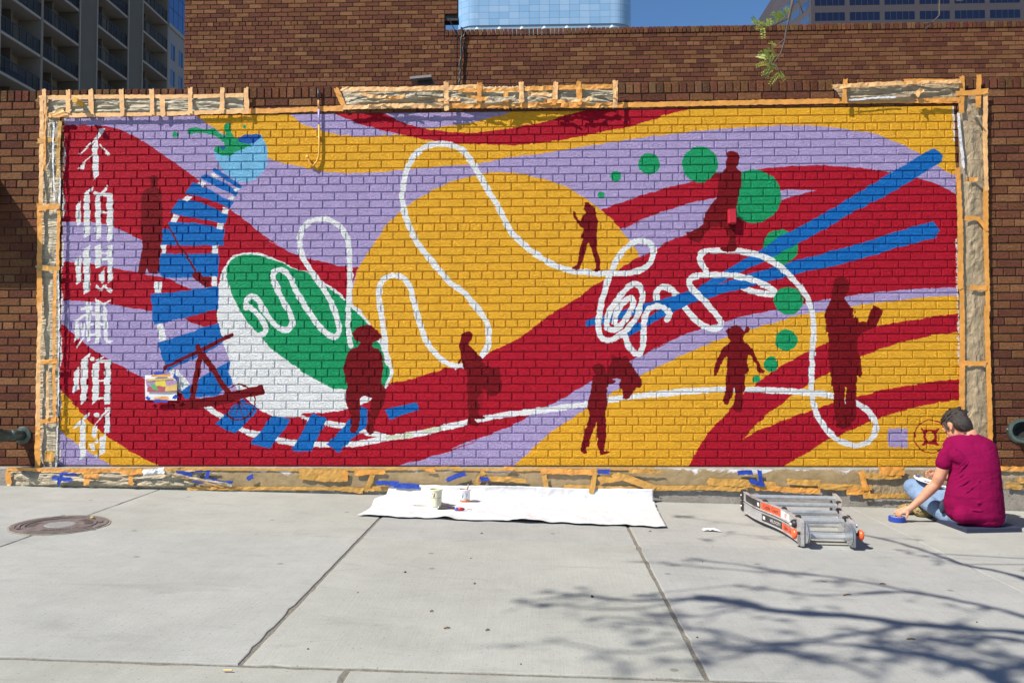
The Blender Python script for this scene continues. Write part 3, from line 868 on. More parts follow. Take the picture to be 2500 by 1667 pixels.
# ------------------------------------------------------------------ taller brick building set back behind the wall
BY = 5.4
def brick_simple(mb, x0, x1, z0, z1, yf, bare):
    c = 0.004
    vs = [(x0 + c, yf, z0 + c), (x1 - c, yf, z0 + c), (x1 - c, yf, z1 - c), (x0 + c, yf, z1 - c), (x0, yf + c, z0), (x1, yf + c, z0), (x1, yf + c, z1), (x0, yf + c, z1), (x0, yf + 0.03, z0), (x1, yf + 0.03, z0), (x1, yf + 0.03, z1), (x0, yf + 0.03, z1)]
    fs = [(0, 1, 2, 3)]
    for k in range(4):
        j = (k + 1) % 4
        fs += [(k, 3 + k + 1, 4 + j, j) if False else (4 + k, 4 + j, j, k), (8 + k, 8 + j, 4 + j, 4 + k)]
    mb.add(vs, fs, bare + (0.0,))
p_left = onY(453, 100, BY)
p_step = onY(1084, 40, BY)
p_over = onY(1116, 20, BY)
p_low = onY(1700, 61, BY)
z_soff = onY(1100, 30, BY)[2]
BX0, BX1 = p_left[0], 16.0
z_low = p_low[2]                       # top of the low parapet
z_high = z_low + 3.2
back = thing('brick_building', (4, BY + 0.2, 0), 'dark brown brick building with a stepped flat parapet behind the painted wall', 'building')
zb0 = WALL_TOP - 1.1
todo = []
row = 0
z = z_low - 0.095
while z > zb0:
    hdr = row % 6 == 2
    pitch = MODULE / 2 if hdr else MODULE
    ph = MODULE * 0.25 if hdr else (MODULE / 2 if row % 2 else 0)
    x = BX0 - ph
    while x < BX1:
        a, b = max(x + J / 2, BX0), x + pitch - J / 2
        if b - a > 0.02:
            todo.append((a, b, z - COURSE + J / 2, z - J / 2))
        x += pitch
    z -= COURSE
    row += 1
row = 1
z = z_low - 0.095
while z < z_high:
    hdr = row % 6 == 4
    pitch = MODULE / 2 if hdr else MODULE
    ph = MODULE * 0.25 if hdr else (MODULE / 2 if row % 2 else 0)
    xe = p_over[0] if z > z_soff else p_step[0]
    x = BX0 - ph
    while x < xe:
        a, b = max(x + J / 2, BX0), min(x + pitch - J / 2, xe)
        if b - a > 0.02:
            todo.append((a, b, z + J / 2, z + COURSE - J / 2))
        x += pitch
    z += COURSE
    row += 1
sz = [seen_size((a + b) / 2, (z0 + z1) / 2, b - a, z1 - z0, BY) * (1.0 if (z0 + z1) / 2 > WALL_TOP + 0.62 else 0.0) for a, b, z0, z1 in todo]
single = set(sorted(range(len(todo)), key=lambda i: -sz[i])[:300])
bulk = MB()
for i, (a, b, z0, z1) in enumerate(todo):
    k = rngb.uniform(0.95, 1.28)
    bare = tuple(c * k for c in rngb.choice(BARE))
    if i in single:
        mb = MB()
        brick_simple(mb, a, b, z0, z1, BY, bare)
        mb.build('brick', M_BRICK2, back, origin=((a + b) / 2, BY + 0.02, z0))
    else:
        brick_simple(bulk, a, b, z0, z1, BY, bare)
o = bulk.build('brickwork', M_BRICK2, back)
o['kind'] = 'stuff'
core = MB()
core.box((BX0 + 0.002, BY + PROUD, 0.0), (BX1, BY + 8.0, z_low - 0.095), MORTARC)
core.box((BX0 + 0.002, BY + PROUD, z_low - 0.095), (p_step[0] - 0.004, BY + 0.20, z_soff), MORTARC)
core.box((BX0 + 0.002, BY + PROUD, z_soff), (p_over[0] - 0.004, BY + 0.20, z_high), MORTARC)
core.build('mortar', M_MORTAR, back)
sf = MB()
sf.box((p_step[0] - 0.002, BY + 0.03, z_soff - 0.085), (p_over[0] + 0.006, BY + 0.20, z_soff - 0.002), (0.02, 0.016, 0.014, 0))
sf.build('soffit', simple('dark_metal_soffit', (0.03, 0.026, 0.024, 1), 0.5), back)
x = p_step[0] + 0.004
while x < BX1:
    mb = MB()
    bare = tuple(c * rngb.uniform(0.8, 1.05) for c in rngb.choice(BARE))
    mb.box((x + 0.0045, BY - 0.01, z_low - 0.095), (x + cap_pitch - 0.0045, BY + 0.28, z_low + rngb.uniform(-0.003, 0.003)), bare + (0.0,), bev=0.004)
    mb.build('coping_brick', M_BRICK2, back, origin=(x, BY + 0.1, z_low - 0.095))
    x += cap_pitch
# cables hanging down its face
M_CABLE = simple('black_cable', (0.012, 0.012, 0.013, 1), 0.5)
def wavy(u0, v0, u1, v1, y, n, amp, seed):
    rg = random.Random(seed)
    out = []
    for k in range(n + 1):
        t = k / n
        p = onY(u0 + (u1 - u0) * t, v0 + (v1 - v0) * t, y)
        out.append((p[0] + rg.uniform(-amp, amp), y - 0.01, p[2]))
    return out
cb = MB()
cb.tube(wavy(1127, 62, 1121, 205, BY - 0.03, 14, 0.012, 1), 0.016, 6)
cb.tube(wavy(1131, 70, 1119, 205, BY - 0.03, 14, 0.02, 2), 0.010, 6)
c1 = cb.build('cable_bundle', M_CABLE)
tag(c1, 'thick black cables hanging down the set-back brick parapet', 'cable')
cb = MB()
cb.tube([tuple(onY(u, v, BY - 0.03)) for u, v in ((1094, 38), (1106, 62), (1120, 92), (1125, 104))], 0.007, 6)
cb.tube([tuple(onY(u, v, BY - 0.03)) for u, v in ((1108, 66), (1107, 120), (1105, 205))], 0.004, 6)
c2 = cb.build('cable', M_CABLE)
tag(c2, 'thin loose cable drooping from the dark soffit of the brick building', 'cable')
# ------------------------------------------------------------------ ground and pavement
gm = simple('far_ground', (0.16, 0.155, 0.15, 1), 0.95, scale=0.6, var=0.2)
g = MB()
g.add([(-700, -400, -0.9), (700, -400, -0.9), (700, 900, -0.9), (-700, 900, -0.9)], [(0, 1, 2, 3)])
tag(g.build('ground', gm), kind='structure')
m = Mat('joint_dirt')
v = m.pos()
m.col(m.ramp(m.noise(v, 60, 5, 0.7), [(0.3, (0.09, 0.08, 0.06, 1)), (0.55, (0.18, 0.165, 0.135, 1)), (0.75, (0.26, 0.25, 0.22, 1))])).rough(0.95)
m.bump(m.noise(v, 120, 4), 0.8, 0.006)
M_DIRT = m.m
PX = [-14.0, -8.6, -6.9, -5.05, -3.205, -1.145, 0.635, 2.560, 4.45, 6.3, 8.2, 14.0]
PY = [-0.052, -1.600, -3.765, -5.95, -8.3, -12.0]
pave = MB()
pts = [(-14, -12), (14, -12), (14, 0.25), (-14, 0.25)]
pave.add([(x, y, gz(x, y) - 0.006) for x, y in pts] + [(x, y, gz(x, y) - 0.60) for x, y in pts], [(0, 1, 2, 3), (7, 6, 5, 4), (0, 4, 5, 1), (1, 5, 6, 2), (2, 6, 7, 3), (3, 7, 4, 0)])
pavement = tag(pave.build('pavement', M_DIRT), kind='structure')
def concrete(name, tint, broom_scale, seed, warm=1.0):
    m = Mat(name)
    v = m.pos()
    big = m.noise(v, 0.9, 5, 0.6)
    mid = m.noise(v, 5.5, 6, 0.68)
    fine = m.noise(v, 140, 4, 0.7)
    broom = m.noise(m.pos((broom_scale, 2.2, 1)), 1.0, 3, 0.6)
    base = m.ramp(big, [(0.3, (0.276 * tint, 0.280 * tint, 0.258 * tint * warm, 1)), (0.7, (0.340 * tint, 0.344 * tint, 0.320 * tint * warm, 1))])
    c = m.mix(1.0, base, m.ramp(mid, [(0.25, GRAY(0.90)), (0.75, GRAY(1.06))]), 'MULTIPLY')
    c = m.mix(1.0, c, m.ramp(fine, [(0.25, GRAY(0.80)), (0.5, GRAY(1.0)), (0.78, GRAY(1.13))]), 'MULTIPLY')
    c = m.mix(1.0, c, m.ramp(broom, [(0.25, GRAY(0.95)), (0.75, GRAY(1.03))]), 'MULTIPLY')
    # trodden gum, specks and faint pale chalk
    vo = m.n('ShaderNodeTexVoronoi', feature='F1', voronoi_dimensions='2D')
    vo.inputs['Scale'].default_value = 0.95
    vo.inputs['Randomness'].default_value = 1.0
    m.l(v, vo.inputs['Vector'])
    gum = m.ramp(vo.outputs['Distance'], [(0.012, GRAY(0.60)), (0.020, GRAY(1.0))])
    c = m.mix(1.0, c, gum, 'MULTIPLY')
    sp = m.n('ShaderNodeTexVoronoi', feature='F1', voronoi_dimensions='2D')
    sp.inputs['Scale'].default_value = 9.0
    m.l(v, sp.inputs['Vector'])
    c = m.mix(1.0, c, m.ramp(sp.outputs['Distance'], [(0.025, GRAY(0.62)), (0.04, GRAY(1.0))]), 'MULTIPLY')
    # scuffs: darker traffic smudges and a few whitish paint rubs
    smg = m.noise(m.pos((0.8, 2.6, 1)), 2.1, 6, 0.72, 0.8)
    c = m.mix(1.0, c, m.ramp(smg, [(0.30, GRAY(0.86)), (0.46, GRAY(1.0))]), 'MULTIPLY')
    rub = m.ramp(m.noise(m.pos((1.0, 2.2, 1)), 3.3, 5, 0.7, 1.6), [(0.70, GRAY(0.0)), (0.80, GRAY(0.45))])
    c = m.mix(rub, c, (0.47, 0.46, 0.42, 1))
    m.col(c).rough(0.88)
    h = m.math('ADD', m.math('MULTIPLY', fine, 0.6), m.math('MULTIPLY', broom, 0.8))
    m.bump(h, 0.35, 0.004)
    return m.m
M_SLABS = [concrete('pavement_concrete', 1.0, 90, 1), concrete('pavement_concrete_grey', 0.975, 60, 2, 1.02), concrete('pavement_concrete_worn', 1.02, 110, 3, 0.97)]
M_SLAB_FRONT = concrete('kerbside_concrete', 0.97, 20, 5, 0.95)
rngp = random.Random(3)
MH_C = onG(145, 1279)
def slab(x0, x1, y0, y1, mat, gx0, gx1, gy0, gy1, drop=0.0):
    """slab with chipped tooled edges; gx/gy = half joint on each side"""
    x0 += gx0; x1 -= gx1; y0 += gy0; y1 -= gy1
    nx, ny = max(3, int((x1 - x0) / 0.06)), max(3, int((y1 - y0) / 0.06))
    ring = []
    for k in range(nx): ring.append((x0 + (x1 - x0) * k / nx, y0, 0, 1))
    for k in range(ny): ring.append((x1, y0 + (y1 - y0) * k / ny, -1, 0))
    for k in range(nx): ring.append((x1 - (x1 - x0) * k / nx, y1, 0, -1))
    for k in range(ny): ring.append((x0, y1 - (y1 - y0) * k / ny, 1, 0))
    vs = []
    lv = ((0.0, -0.05), (0.0, -0.006), (0.0015, -0.002), (0.005, 0.0))
    jit = [rngp.uniform(-0.0022, 0.0022) + (rngp.uniform(0.002, 0.010) if rngp.random() < 0.05 else 0) for _ in ring]
    for ins, dz in lv:
        for (x, y, ix, iy), jj in zip(ring, jit):
            px, py = x + ix * (ins + jj), y + iy * (ins + jj)
            if ix == 0: px = min(max(px, x0 + ins), x1 - ins)
            else: py = min(max(py, y0 + ins), y1 - ins)
            vs.append((px, py, gz(px, py) + dz - drop))
    n = len(ring)
    fs = []
    for l in range(3):
        for k in range(n):
            a, b = l * n + k, l * n + (k + 1) % n
            fs.append((a, b, b + n, a + n))
    fs.append(tuple(range(3 * n, 4 * n)))
    mb = MB()
    mb.add(vs, fs)
    cx, cy = (x0 + x1) / 2, (y0 + y1) / 2
    return mb.build('paving_slab', mat, pavement, origin=(cx, cy, gz(cx, cy) - 0.05))
gap = {1: 0.004, 2: 0.006}
wide = {-3.205: 0.004, -1.145: 0.0095, 0.635: 0.0095, 2.560: 0.003}
for j in range(5):
    xs = list(PX)
    if j >= 2:
        xs = [x + (0.42 if x < 0 else 0.03) for x in PX]
        xs[0], xs[-1] = -14, 14
    for i in range(len(xs) - 1):
        gl, gr = wide.get(PX[i], 0.006), wide.get(PX[i + 1], 0.006)
        mat = M_SLAB_FRONT if j >= 2 else M_SLABS[(i * 2 + j) % 3]
        slab(xs[i], xs[i + 1], PY[j + 1], PY[j], mat, gl, gr, 0.005 if j == 0 else 0.009, 0.004 if j == 0 else (0.005 if j == 1 else 0.009), 0.0 if j < 2 else 0.004)
# ------------------------------------------------------------------ masking paper and tape round the mural
def paper_mat(name, c, shine=0.55, fold=(1.0, 1.0, 1.4), fs_=26, fd_=0.012):
    m = Mat(name)
    v = m.pos()
    f = m.noise(v, 14, 5, 0.65)
    lo, hi = tuple(x * 0.78 for x in c) + (1,), tuple(min(1, x * 1.15) for x in c) + (1,)
    m.col(m.ramp(f, [(0.3, lo), (0.7, hi)])).rough(shine)
    w_ = m.noise(m.pos(fold), fs_, 4, 0.55, 1.6)
    m.bump(w_, 0.8, fd_)
    return m
M_KRAFT = paper_mat('brown_masking_paper', (0.35, 0.265, 0.16), 0.55, (1.0, 1.0, 0.6), 13, 0.02).m
M_KRAFT_PALE = paper_mat('pale_crumpled_paper', (0.44, 0.37, 0.25), 0.55, (0.22, 1.0, 1.6), 13, 0.045).m
M_TAPE = paper_mat('orange_masking_tape', (0.68, 0.30, 0.055), 0.5, (0.6, 1.0, 0.6), 14, 0.005).m
M_TAPE_PALE = paper_mat('pale_peach_tape', (0.76, 0.43, 0.175), 0.55, (0.6, 1.0, 0.6), 14, 0.005).m  # paler peach tone of the orange tape
M_TAPE_OCHRE = paper_mat('ochre_tape', (0.54, 0.29, 0.065), 0.4, (0.4, 1.0, 1.0), 16, 0.006).m
M_BLUE = paper_mat('blue_painters_tape', (0.016, 0.055, 0.36), 0.45, (0.6, 1.0, 0.6), 14, 0.004).m
M_PLASTIC = paper_mat('white_paint_smeared_film', (0.66, 0.65, 0.66), 0.3).m
# the taut sheet along the footing carries smears and drips of white paint
m = paper_mat('paint_spattered_masking_paper', (0.33, 0.235, 0.118), 0.4, (0.7, 1.0, 1.0), 12, 0.006)
base = m.b.inputs['Base Color'].links[0].from_socket
g = m.n('ShaderNodeNewGeometry')
sx = m.n('ShaderNodeSeparateXYZ')
m.l(g.outputs['Position'], sx.inputs[0])
vv = m.pos((1.1, 1, 3.0))
nz = m.noise(vv, 2.4, 6, 0.7, 0.6)
hgt = m.n('ShaderNodeMapRange')
m.l(sx.outputs['Z'], hgt.inputs['Value'])
hgt.inputs['From Min'].default_value = 0.14
hgt.inputs['From Max'].default_value = 0.26
hgt.inputs['To Min'].default_value = -0.16
hgt.inputs['To Max'].default_value = 0.16
sm = m.ramp(m.math('ADD', nz, hgt.outputs[0]), [(0.55, GRAY(0)), (0.60, GRAY(1))])
vd = m.pos((38, 1, 3.5))
dr = m.ramp(m.noise(vd, 1.0, 2, 0.5), [(0.80, GRAY(0)), (0.82, GRAY(1))])
spk = m.ramp(m.noise(m.pos((1, 1, 1)), 60, 2, 0.5), [(0.80, GRAY(0)), (0.82, GRAY(1))])
both = m.math('MAXIMUM', m.math('MAXIMUM', sm, m.math('MULTIPLY', dr, 0.8)), m.math('MULTIPLY', spk, 0.8))
m.col(m.mix(both, base, (0.66, 0.64, 0.66, 1)))
M_SPATTER = m.m

def ridge(x, z, seed, sx, sz, octv=4):
    p = Vector((x * sx + seed * 7.31, z * sz - seed * 3.17, seed * 1.7))
    w = mnoise.noise_vector(p * 0.6) * 0.7
    p = p + w
    a = 0.0
    amp, tot = 1.0, 0.0
    for k in range(octv):
        nval = mnoise.noise(p)
        a += (1 - abs(nval) * 1.7) * amp
        tot += amp
        amp *= 0.5
        p = p * 2.03 + Vector((3.1, 1.7, 0.4))
    return max(0.0, a / tot)
def wall_quad(px, y):
    return [onY(u, v, y) for u, v in px]
def sheet(name, px, nx, nz, y0, amp, seed, mat, parent, sx=6.0, sz=6.0, jag=0.0, flat_edge=True, base=0.002):
    """crumpled sheet spanning four wall points (top-left, top-right, bottom-right, bottom-left)"""
    q = wall_quad(px, 0.0)
    rg = random.Random(seed)
    vs, fs = [], []
    for j in range(nz + 1):
        for i in range(nx + 1):
            s, t = i / nx, j / nz
            p = (q[0] * (1 - s) + q[1] * s) * (1 - t) + (q[3] * (1 - s) + q[2] * s) * t
            e = min(1.0, 6 * min(s, 1 - s) * (nx / max(nx, nz)) * 2, 6 * min(t, 1 - t)) if flat_edge else 1.0
            h = ridge(p[0], p[2], seed, sx, sz)
            jx = rg.uniform(-jag, jag) if i in (0, nx) else 0
            jz = (rg.uniform(-jag, jag) if j in (0, nz) else 0)
            vs.append((p[0] + jx, y0 - base - amp * h * (0.25 + 0.75 * e), p[2] + jz))
    for j in range(nz):
        for i in range(nx):
            a = j * (nx + 1) + i
            fs.append((a, a + nx + 1, a + nx + 2, a + 1))
    mb = MB()
    mb.add(vs, fs)
    return mb.build(name, mat, parent)
def tape(p, q, w, y, seed, mat, parent, name='tape_strip', amp=0.003, curl=0.0, y2=None):
    a, b = onY(p[0], p[1], y), onY(q[0], q[1], y)
    d = np.array([b[0] - a[0], b[2] - a[2]])
    L = float(np.hypot(*d))
    t = d / max(L, 1e-6)
    nrm = np.array([-t[1], t[0]])
    w = w * 0.92
    n = max(3, int(L / 0.022))
    rg = random.Random(seed)
    vs, fs = [], []
    y2 = y if y2 is None else y2
    for k in range(n + 1):
        s = k / n
        c = np.array([a[0], a[2]]) + d * s
        yy = y + (y2 - y) * s
        for j in range(4):
            o = (j / 3 - 0.5) * w * (1 + 0.08 * math.sin(s * 5 + seed)) + (rg.uniform(-0.0035, 0.0035) if j in (0, 3) else 0) + 0.006 * math.sin(s * 4.1 + seed * 1.3) * min(1, L * 2)
            if k in (0, n):
                c2 = c + t * rg.uniform(-0.010, 0.010)
            else:
                c2 = c
            pp = c2 + nrm * o
            h = (ridge(pp[0], pp[1], seed % 17, 9, 9, 3) + 0.25 * ridge(pp[0], pp[1], seed % 13, 26, 20, 2)) * amp
            if curl and k in (0, n): h += curl
            vs.append((pp[0], yy - h, pp[1]))
    for k in range(n):
        for j in range(3):
            i = k * 4 + j
            fs.append((i, i + 1, i + 5, i + 4))
    mb = MB()
    mb.add(vs, fs)
    return mb.build(name, mat, parent)
TW = 0.042
def panel(u, v, label, name='masking_paper', group=None):
    p = onY(u, v, 0.0)
    return thing(name, (p[0], -0.01, p[2]), label, 'masking paper', group)
# top left
t = panel(350, 270, 'narrow strip of crumpled paper held by eight tape tabs above the white characters')
sheet('paper', [(118, 250), (592, 226), (592, 268), (140, 290)], 150, 14, 0, 0.030, 3, M_KRAFT_PALE, t, 2.6, 22)
tape((112, 249), (596, 229), 0.036, -0.030, 1, M_TAPE_PALE, t)
tape((128, 290), (600, 269), 0.040, -0.026, 2, M_TAPE_PALE, t)
for k, (u, a, b) in enumerate(((123, 227, 288), (178, 226, 283), (231, 224, 285), (303, 221, 284), (373, 219, 283), (463, 216, 277), (541, 213, 275), (599, 211, 274))):
    tape((u, a), (u + (k % 3 - 1), b), 0.042, -0.036, 10 + k, M_TAPE_PALE, t)
tape((398, 243), (399, 285), 0.045, -0.034, 31, M_TAPE_PALE, t)
tape((108, 253), (135, 258), 0.03, -0.02, 32, M_TAPE_PALE, t, curl=0.02)
# top middle
t = panel(1160, 235, 'thick roll of crumpled paper and torn tape bulging over the coping above the yellow circle')
sheet('paper', [(832, 212), (1500, 203), (1502, 258), (838, 262)], 190, 18, 0, 0.062, 5, M_KRAFT_PALE, t, 2.2, 15, jag=0.006)
tape((830, 213), (1180, 207), 0.042, -0.050, 41, M_TAPE_PALE, t, amp=0.014)
tape((1120, 213), (1502, 207), 0.040, -0.052, 42, M_TAPE, t, amp=0.014)
tape((835, 257), (1120, 252), 0.042, -0.036, 43, M_TAPE_PALE, t, amp=0.014)
tape((1090, 254), (1500, 249), 0.046, -0.034, 44, M_TAPE, t, amp=0.016)
for k, (u, a, b, du) in enumerate(((817, 211, 256, 20), (1088, 194, 262, 0), (1170, 196, 247, -1), (1272, 193, 243, 2), (1234, 218, 258, 2), (1358, 193, 246, -2), (1415, 192, 254, 2), (1505, 192, 256, -1))):
    tape((u, a), (u + du, b), 0.045, -0.058 if k else -0.02, 50 + k, M_TAPE_PALE if k % 2 else M_TAPE, t, amp=0.012)
for k, (u, v, w, dv) in enumerate(((880, 226, 60, 7), (940, 236, 48, -6), (1010, 222, 70, 4), (1060, 240, 60, -4), (1140, 230, 50, 6), (1200, 238, 60, -6), (1290, 222, 60, 5), (1330, 240, 52, 3), (1440, 226, 60, -5), (1390, 242, 60, -6))):
    tape((u, v), (u + w, v + dv), 0.03, -0.070, 70 + k, (M_TAPE_PALE, M_TAPE, M_KRAFT_PALE)[k % 3], t, 'torn_scrap', amp=0.02, curl=0.012)
# long bare run of tape on the course above the painting
tb = MB()
def long_tape(u0, u1, v0, v1, seed, label):
    o = tape((u0, v0), (u1, v1), 0.050, -0.0035, seed, M_TAPE, None, 'masking_tape', amp=0.004)
    return tag(o, label, 'tape')
long_tape(590, 835, 268, 261, 90, 'flat orange tape on the brick course beside the yellow conduit')
long_tape(1496, 2330, 249, 252, 91, 'long flat orange tape strip running above the plain yellow corner of the mural')
# top right
t = panel(2190, 225, 'short sheet of folded brown paper taped at the upper right corner of the mural')
sheet('paper', [(2028, 208), (2330, 202), (2332, 254), (2060, 250)], 100, 16, 0, 0.040, 8, M_KRAFT, t, 2.4, 16, jag=0.005)
tape((2030, 212), (2330, 208), 0.034, -0.042, 101, M_TAPE_PALE, t, amp=0.016)
tape((2200, 206), (2330, 206), 0.045, -0.046, 102, M_TAPE, t, amp=0.006)
tape((2062, 194), (2062, 250), 0.042, -0.050, 103, M_TAPE, t)
tape((2240, 226), (2225, 240), 0.05, -0.050, 104, M_TAPE_PALE, t, 'torn_scrap', amp=0.02, curl=0.02)
tape((2070, 244), (2180, 242), 0.018, -0.034, 105, M_PLASTIC, t, 'white_scrap', amp=0.01)
tape((2230, 252), (2332, 250), 0.04, -0.03, 106, M_TAPE, t, amp=0.012)
# right column
t = panel(2368, 700, 'tall brown paper column edged with orange tape down the right end of the mural')
sheet('paper', [(2326, 232), (2386, 226), (2398, 700), (2340, 700)], 20, 140, 0, 0.024, 12, M_KRAFT, t, 9, 5)
sheet('paper', [(2340, 690), (2398, 690), (2404, 1142), (2344, 1142)], 20, 120, -0.004, 0.022, 13, M_KRAFT, t, 9, 6)
tape((2330, 412), (2341, 706), 0.048, -0.030, 111, M_TAPE, t)
tape((2341, 700), (2344, 1142), 0.048, -0.026, 112, M_TAPE, t)
tape((2388, 232), (2397, 470), 0.040, -0.030, 113, M_TAPE_PALE, t)
tape((2396, 460), (2401, 760), 0.044, -0.028, 114, M_TAPE, t)
tape((2401, 750), (2406, 1142), 0.046, -0.026, 115, M_TAPE, t)
tape((2334, 195), (2336, 282), 0.045, -0.034, 116, M_TAPE, t)
tape((2372, 194), (2374, 272), 0.045, -0.034, 117, M_TAPE, t)
tape((2322, 236), (2396, 232), 0.045, -0.038, 118, M_TAPE, t)
tape((2350, 441), (2375, 443), 0.036, -0.034, 119, M_TAPE, t, 'tape_patch', curl=0.012)
tape((2346, 534), (2384, 536), 0.036, -0.032, 120, M_TAPE, t, 'tape_patch')
tape((2378, 536), (2400, 566), 0.036, -0.032, 121, M_TAPE, t, 'tape_patch')
tape((2360, 703), (2400, 703), 0.042, -0.032, 122, M_TAPE, t, 'tape_patch')
tape((2350, 886), (2400, 886), 0.044, -0.032, 123, M_TAPE, t, 'tape_patch')
tape((2329, 282), (2340, 414), 0.026, -0.028, 124, M_PLASTIC, t, 'white_scrap', amp=0.01)
tape((2345, 252), (2372, 296), 0.022, -0.05, 125, M_KRAFT, t, 'torn_scrap', amp=0.02, curl=0.02)
# left column
t = panel(132, 400, 'upper length of brown paper and smeared film beside the first white character')
sheet('paper', [(116, 262), (160, 262), (156, 512), (106, 512)], 18, 80, 0, 0.036, 15, M_KRAFT_PALE, t, 11, 4)
tape((117, 250), (112, 512), 0.040, -0.034, 131, M_TAPE_PALE, t, amp=0.008)
tape((158, 300), (152, 440), 0.030, -0.030, 132, M_TAPE_OCHRE, t, amp=0.012)
tape((146, 306), (141, 500), 0.016, -0.034, 133, M_PLASTIC, t, 'white_scrap', amp=0.016)
tape((128, 268), (122, 420), 0.020, -0.040, 137, M_TAPE, t, amp=0.014)
tape((104, 350), (150, 346), 0.04, -0.040, 134, M_TAPE_OCHRE, t, 'tape_patch')
tape((140, 290), (172, 278), 0.05, -0.036, 135, M_TAPE_OCHRE, t, 'tape_patch', amp=0.02)
tape((156, 430), (154, 512), 0.014, -0.030, 136, M_PLASTIC, t, 'white_scrap', amp=0.01)
t = panel(130, 820, 'lower length of creased brown paper taped beside the last white characters')
sheet('paper', [(106, 500), (154, 500), (150, 1140), (102, 1140)], 18, 190, 0, 0.034, 16, M_KRAFT_PALE, t, 12, 3)
tape((106, 500), (107, 760), 0.050, -0.036, 141, M_TAPE, t, amp=0.006)
tape((107, 740), (103, 1060), 0.040, -0.034, 142, M_TAPE_PALE, t, amp=0.012)
tape((142, 660), (140, 1030), 0.030, -0.040, 152, M_TAPE, t, amp=0.012)
tape((126, 905), (124, 1020), 0.022, -0.042, 153, M_TAPE_PALE, t, amp=0.014)
tape((104, 1040), (103, 1142), 0.05, -0.034, 143, M_TAPE, t, amp=0.014)
tape((102, 512), (152, 506), 0.05, -0.042, 144, M_TAPE, t, 'tape_patch', amp=0.006)
tape((98, 655), (150, 658), 0.045, -0.042, 145, M_TAPE_OCHRE, t, 'tape_patch', amp=0.008)
tape((150, 515), (150, 660), 0.032, -0.034, 146, M_TAPE, t, amp=0.008)
tape((108, 884), (148, 880), 0.045, -0.042, 147, M_TAPE, t, 'tape_patch', amp=0.012)
tape((106, 1026), (148, 1024), 0.042, -0.042, 148, M_TAPE, t, 'tape_patch', amp=0.006)
tape((151, 660), (149, 870), 0.014, -0.034, 149, M_PLASTIC, t, 'white_scrap', amp=0.014)
tape((149, 860), (147, 1140), 0.012, -0.030, 150, M_PLASTIC, t, 'white_scrap', amp=0.010)
tape((118, 1110), (142, 1112), 0.10, -0.032, 151, M_TAPE_OCHRE, t, 'tape_patch', amp=0.022)
# foot of the wall, left: crumpled roll
FY = FOOT_Y
t = panel(270, 1165, 'crumpled kraft paper along the foot of the wall near the manhole cover', 'masking_paper')
sheet('paper', [(44, 1146), (505, 1146), (470, 1190), (44, 1180)], 170, 18, FY, 0.050, 21, M_KRAFT_PALE, t, 3.0, 12, jag=0.004)
tape((34, 1142), (300, 1146), 0.034, FY - 0.030, 161, M_TAPE, t, amp=0.012)
tape((290, 1143), (520, 1147), 0.030, FY - 0.030, 162, M_TAPE_OCHRE, t, amp=0.012)
tape((36, 1145), (38, 1178), 0.05, FY - 0.03, 163, M_TAPE, t)
tape((221, 1148), (216, 1182), 0.055, FY - 0.055, 164, M_TAPE, t, amp=0.012)
tape((208, 1158), (246, 1160), 0.045, FY - 0.056, 165, M_TAPE, t, amp=0.012)
tape((318, 1150), (321, 1184), 0.042, FY - 0.055, 166, M_TAPE, t, amp=0.012)
tape((296, 1153), (352, 1150), 0.045, FY - 0.056, 167, M_TAPE, t, amp=0.012)
tape((138, 1162), (186, 1170), 0.04, FY - 0.060, 168, M_BLUE, t, 'blue_tape', amp=0.02)
tape((160, 1152), (152, 1182), 0.035, FY - 0.062, 169, M_BLUE, t, 'blue_tape', amp=0.02)
tape((160, 1153), (196, 1155), 0.025, FY - 0.060, 170, M_BLUE, t, 'blue_tape', amp=0.02)
tape((350, 1154), (400, 1148), 0.06, FY - 0.05, 171, M_PLASTIC, t, 'white_scrap', amp=0.03)
tape((390, 1148), (560, 1188), 0.022, FY - 0.056, 172, M_KRAFT_PALE, t, 'folded_edge', amp=0.012)
tape((386, 1152), (540, 1192), 0.014, FY - 0.050, 173, M_TAPE_OCHRE, t, 'folded_edge', amp=0.012)
# foot of the wall: long taut sheet on the footing
def long_sheet(u0, u1, vt0, vt1, vb0, vb1, name, parent, seed, mat):
    return sheet(name, [(u0, vt0), (u1, vt1), (u1, vb1), (u0, vb0)], max(6, int((u1 - u0) / 8)), 8, FY, 0.006, seed, mat, parent, 4, 4)
t = panel(1000, 1172, 'long taut brown paper taped over the footing behind the white drop cloth')
long_sheet(470, 1600, 1147, 1147, 1196, 1206, 'paper', t, 25, M_SPATTER)
tape((505, 1147), (1120, 1148), 0.026, FY - 0.010, 181, M_TAPE_OCHRE, t, amp=0.005)
tape((1100, 1149), (1604, 1151), 0.026, FY - 0.010, 182, M_TAPE_OCHRE, t, amp=0.005)
tape((455, 1192), (910, 1200), 0.030, FY - 0.012, 183, M_TAPE_OCHRE, t, amp=0.010)
tape((880, 1198), (1390, 1200), 0.040, FY - 0.010, 184, M_TAPE_OCHRE, t, amp=0.006)
tape((1380, 1196), (1612, 1196), 0.046, FY - 0.010, 185, M_TAPE_OCHRE, t, amp=0.008)
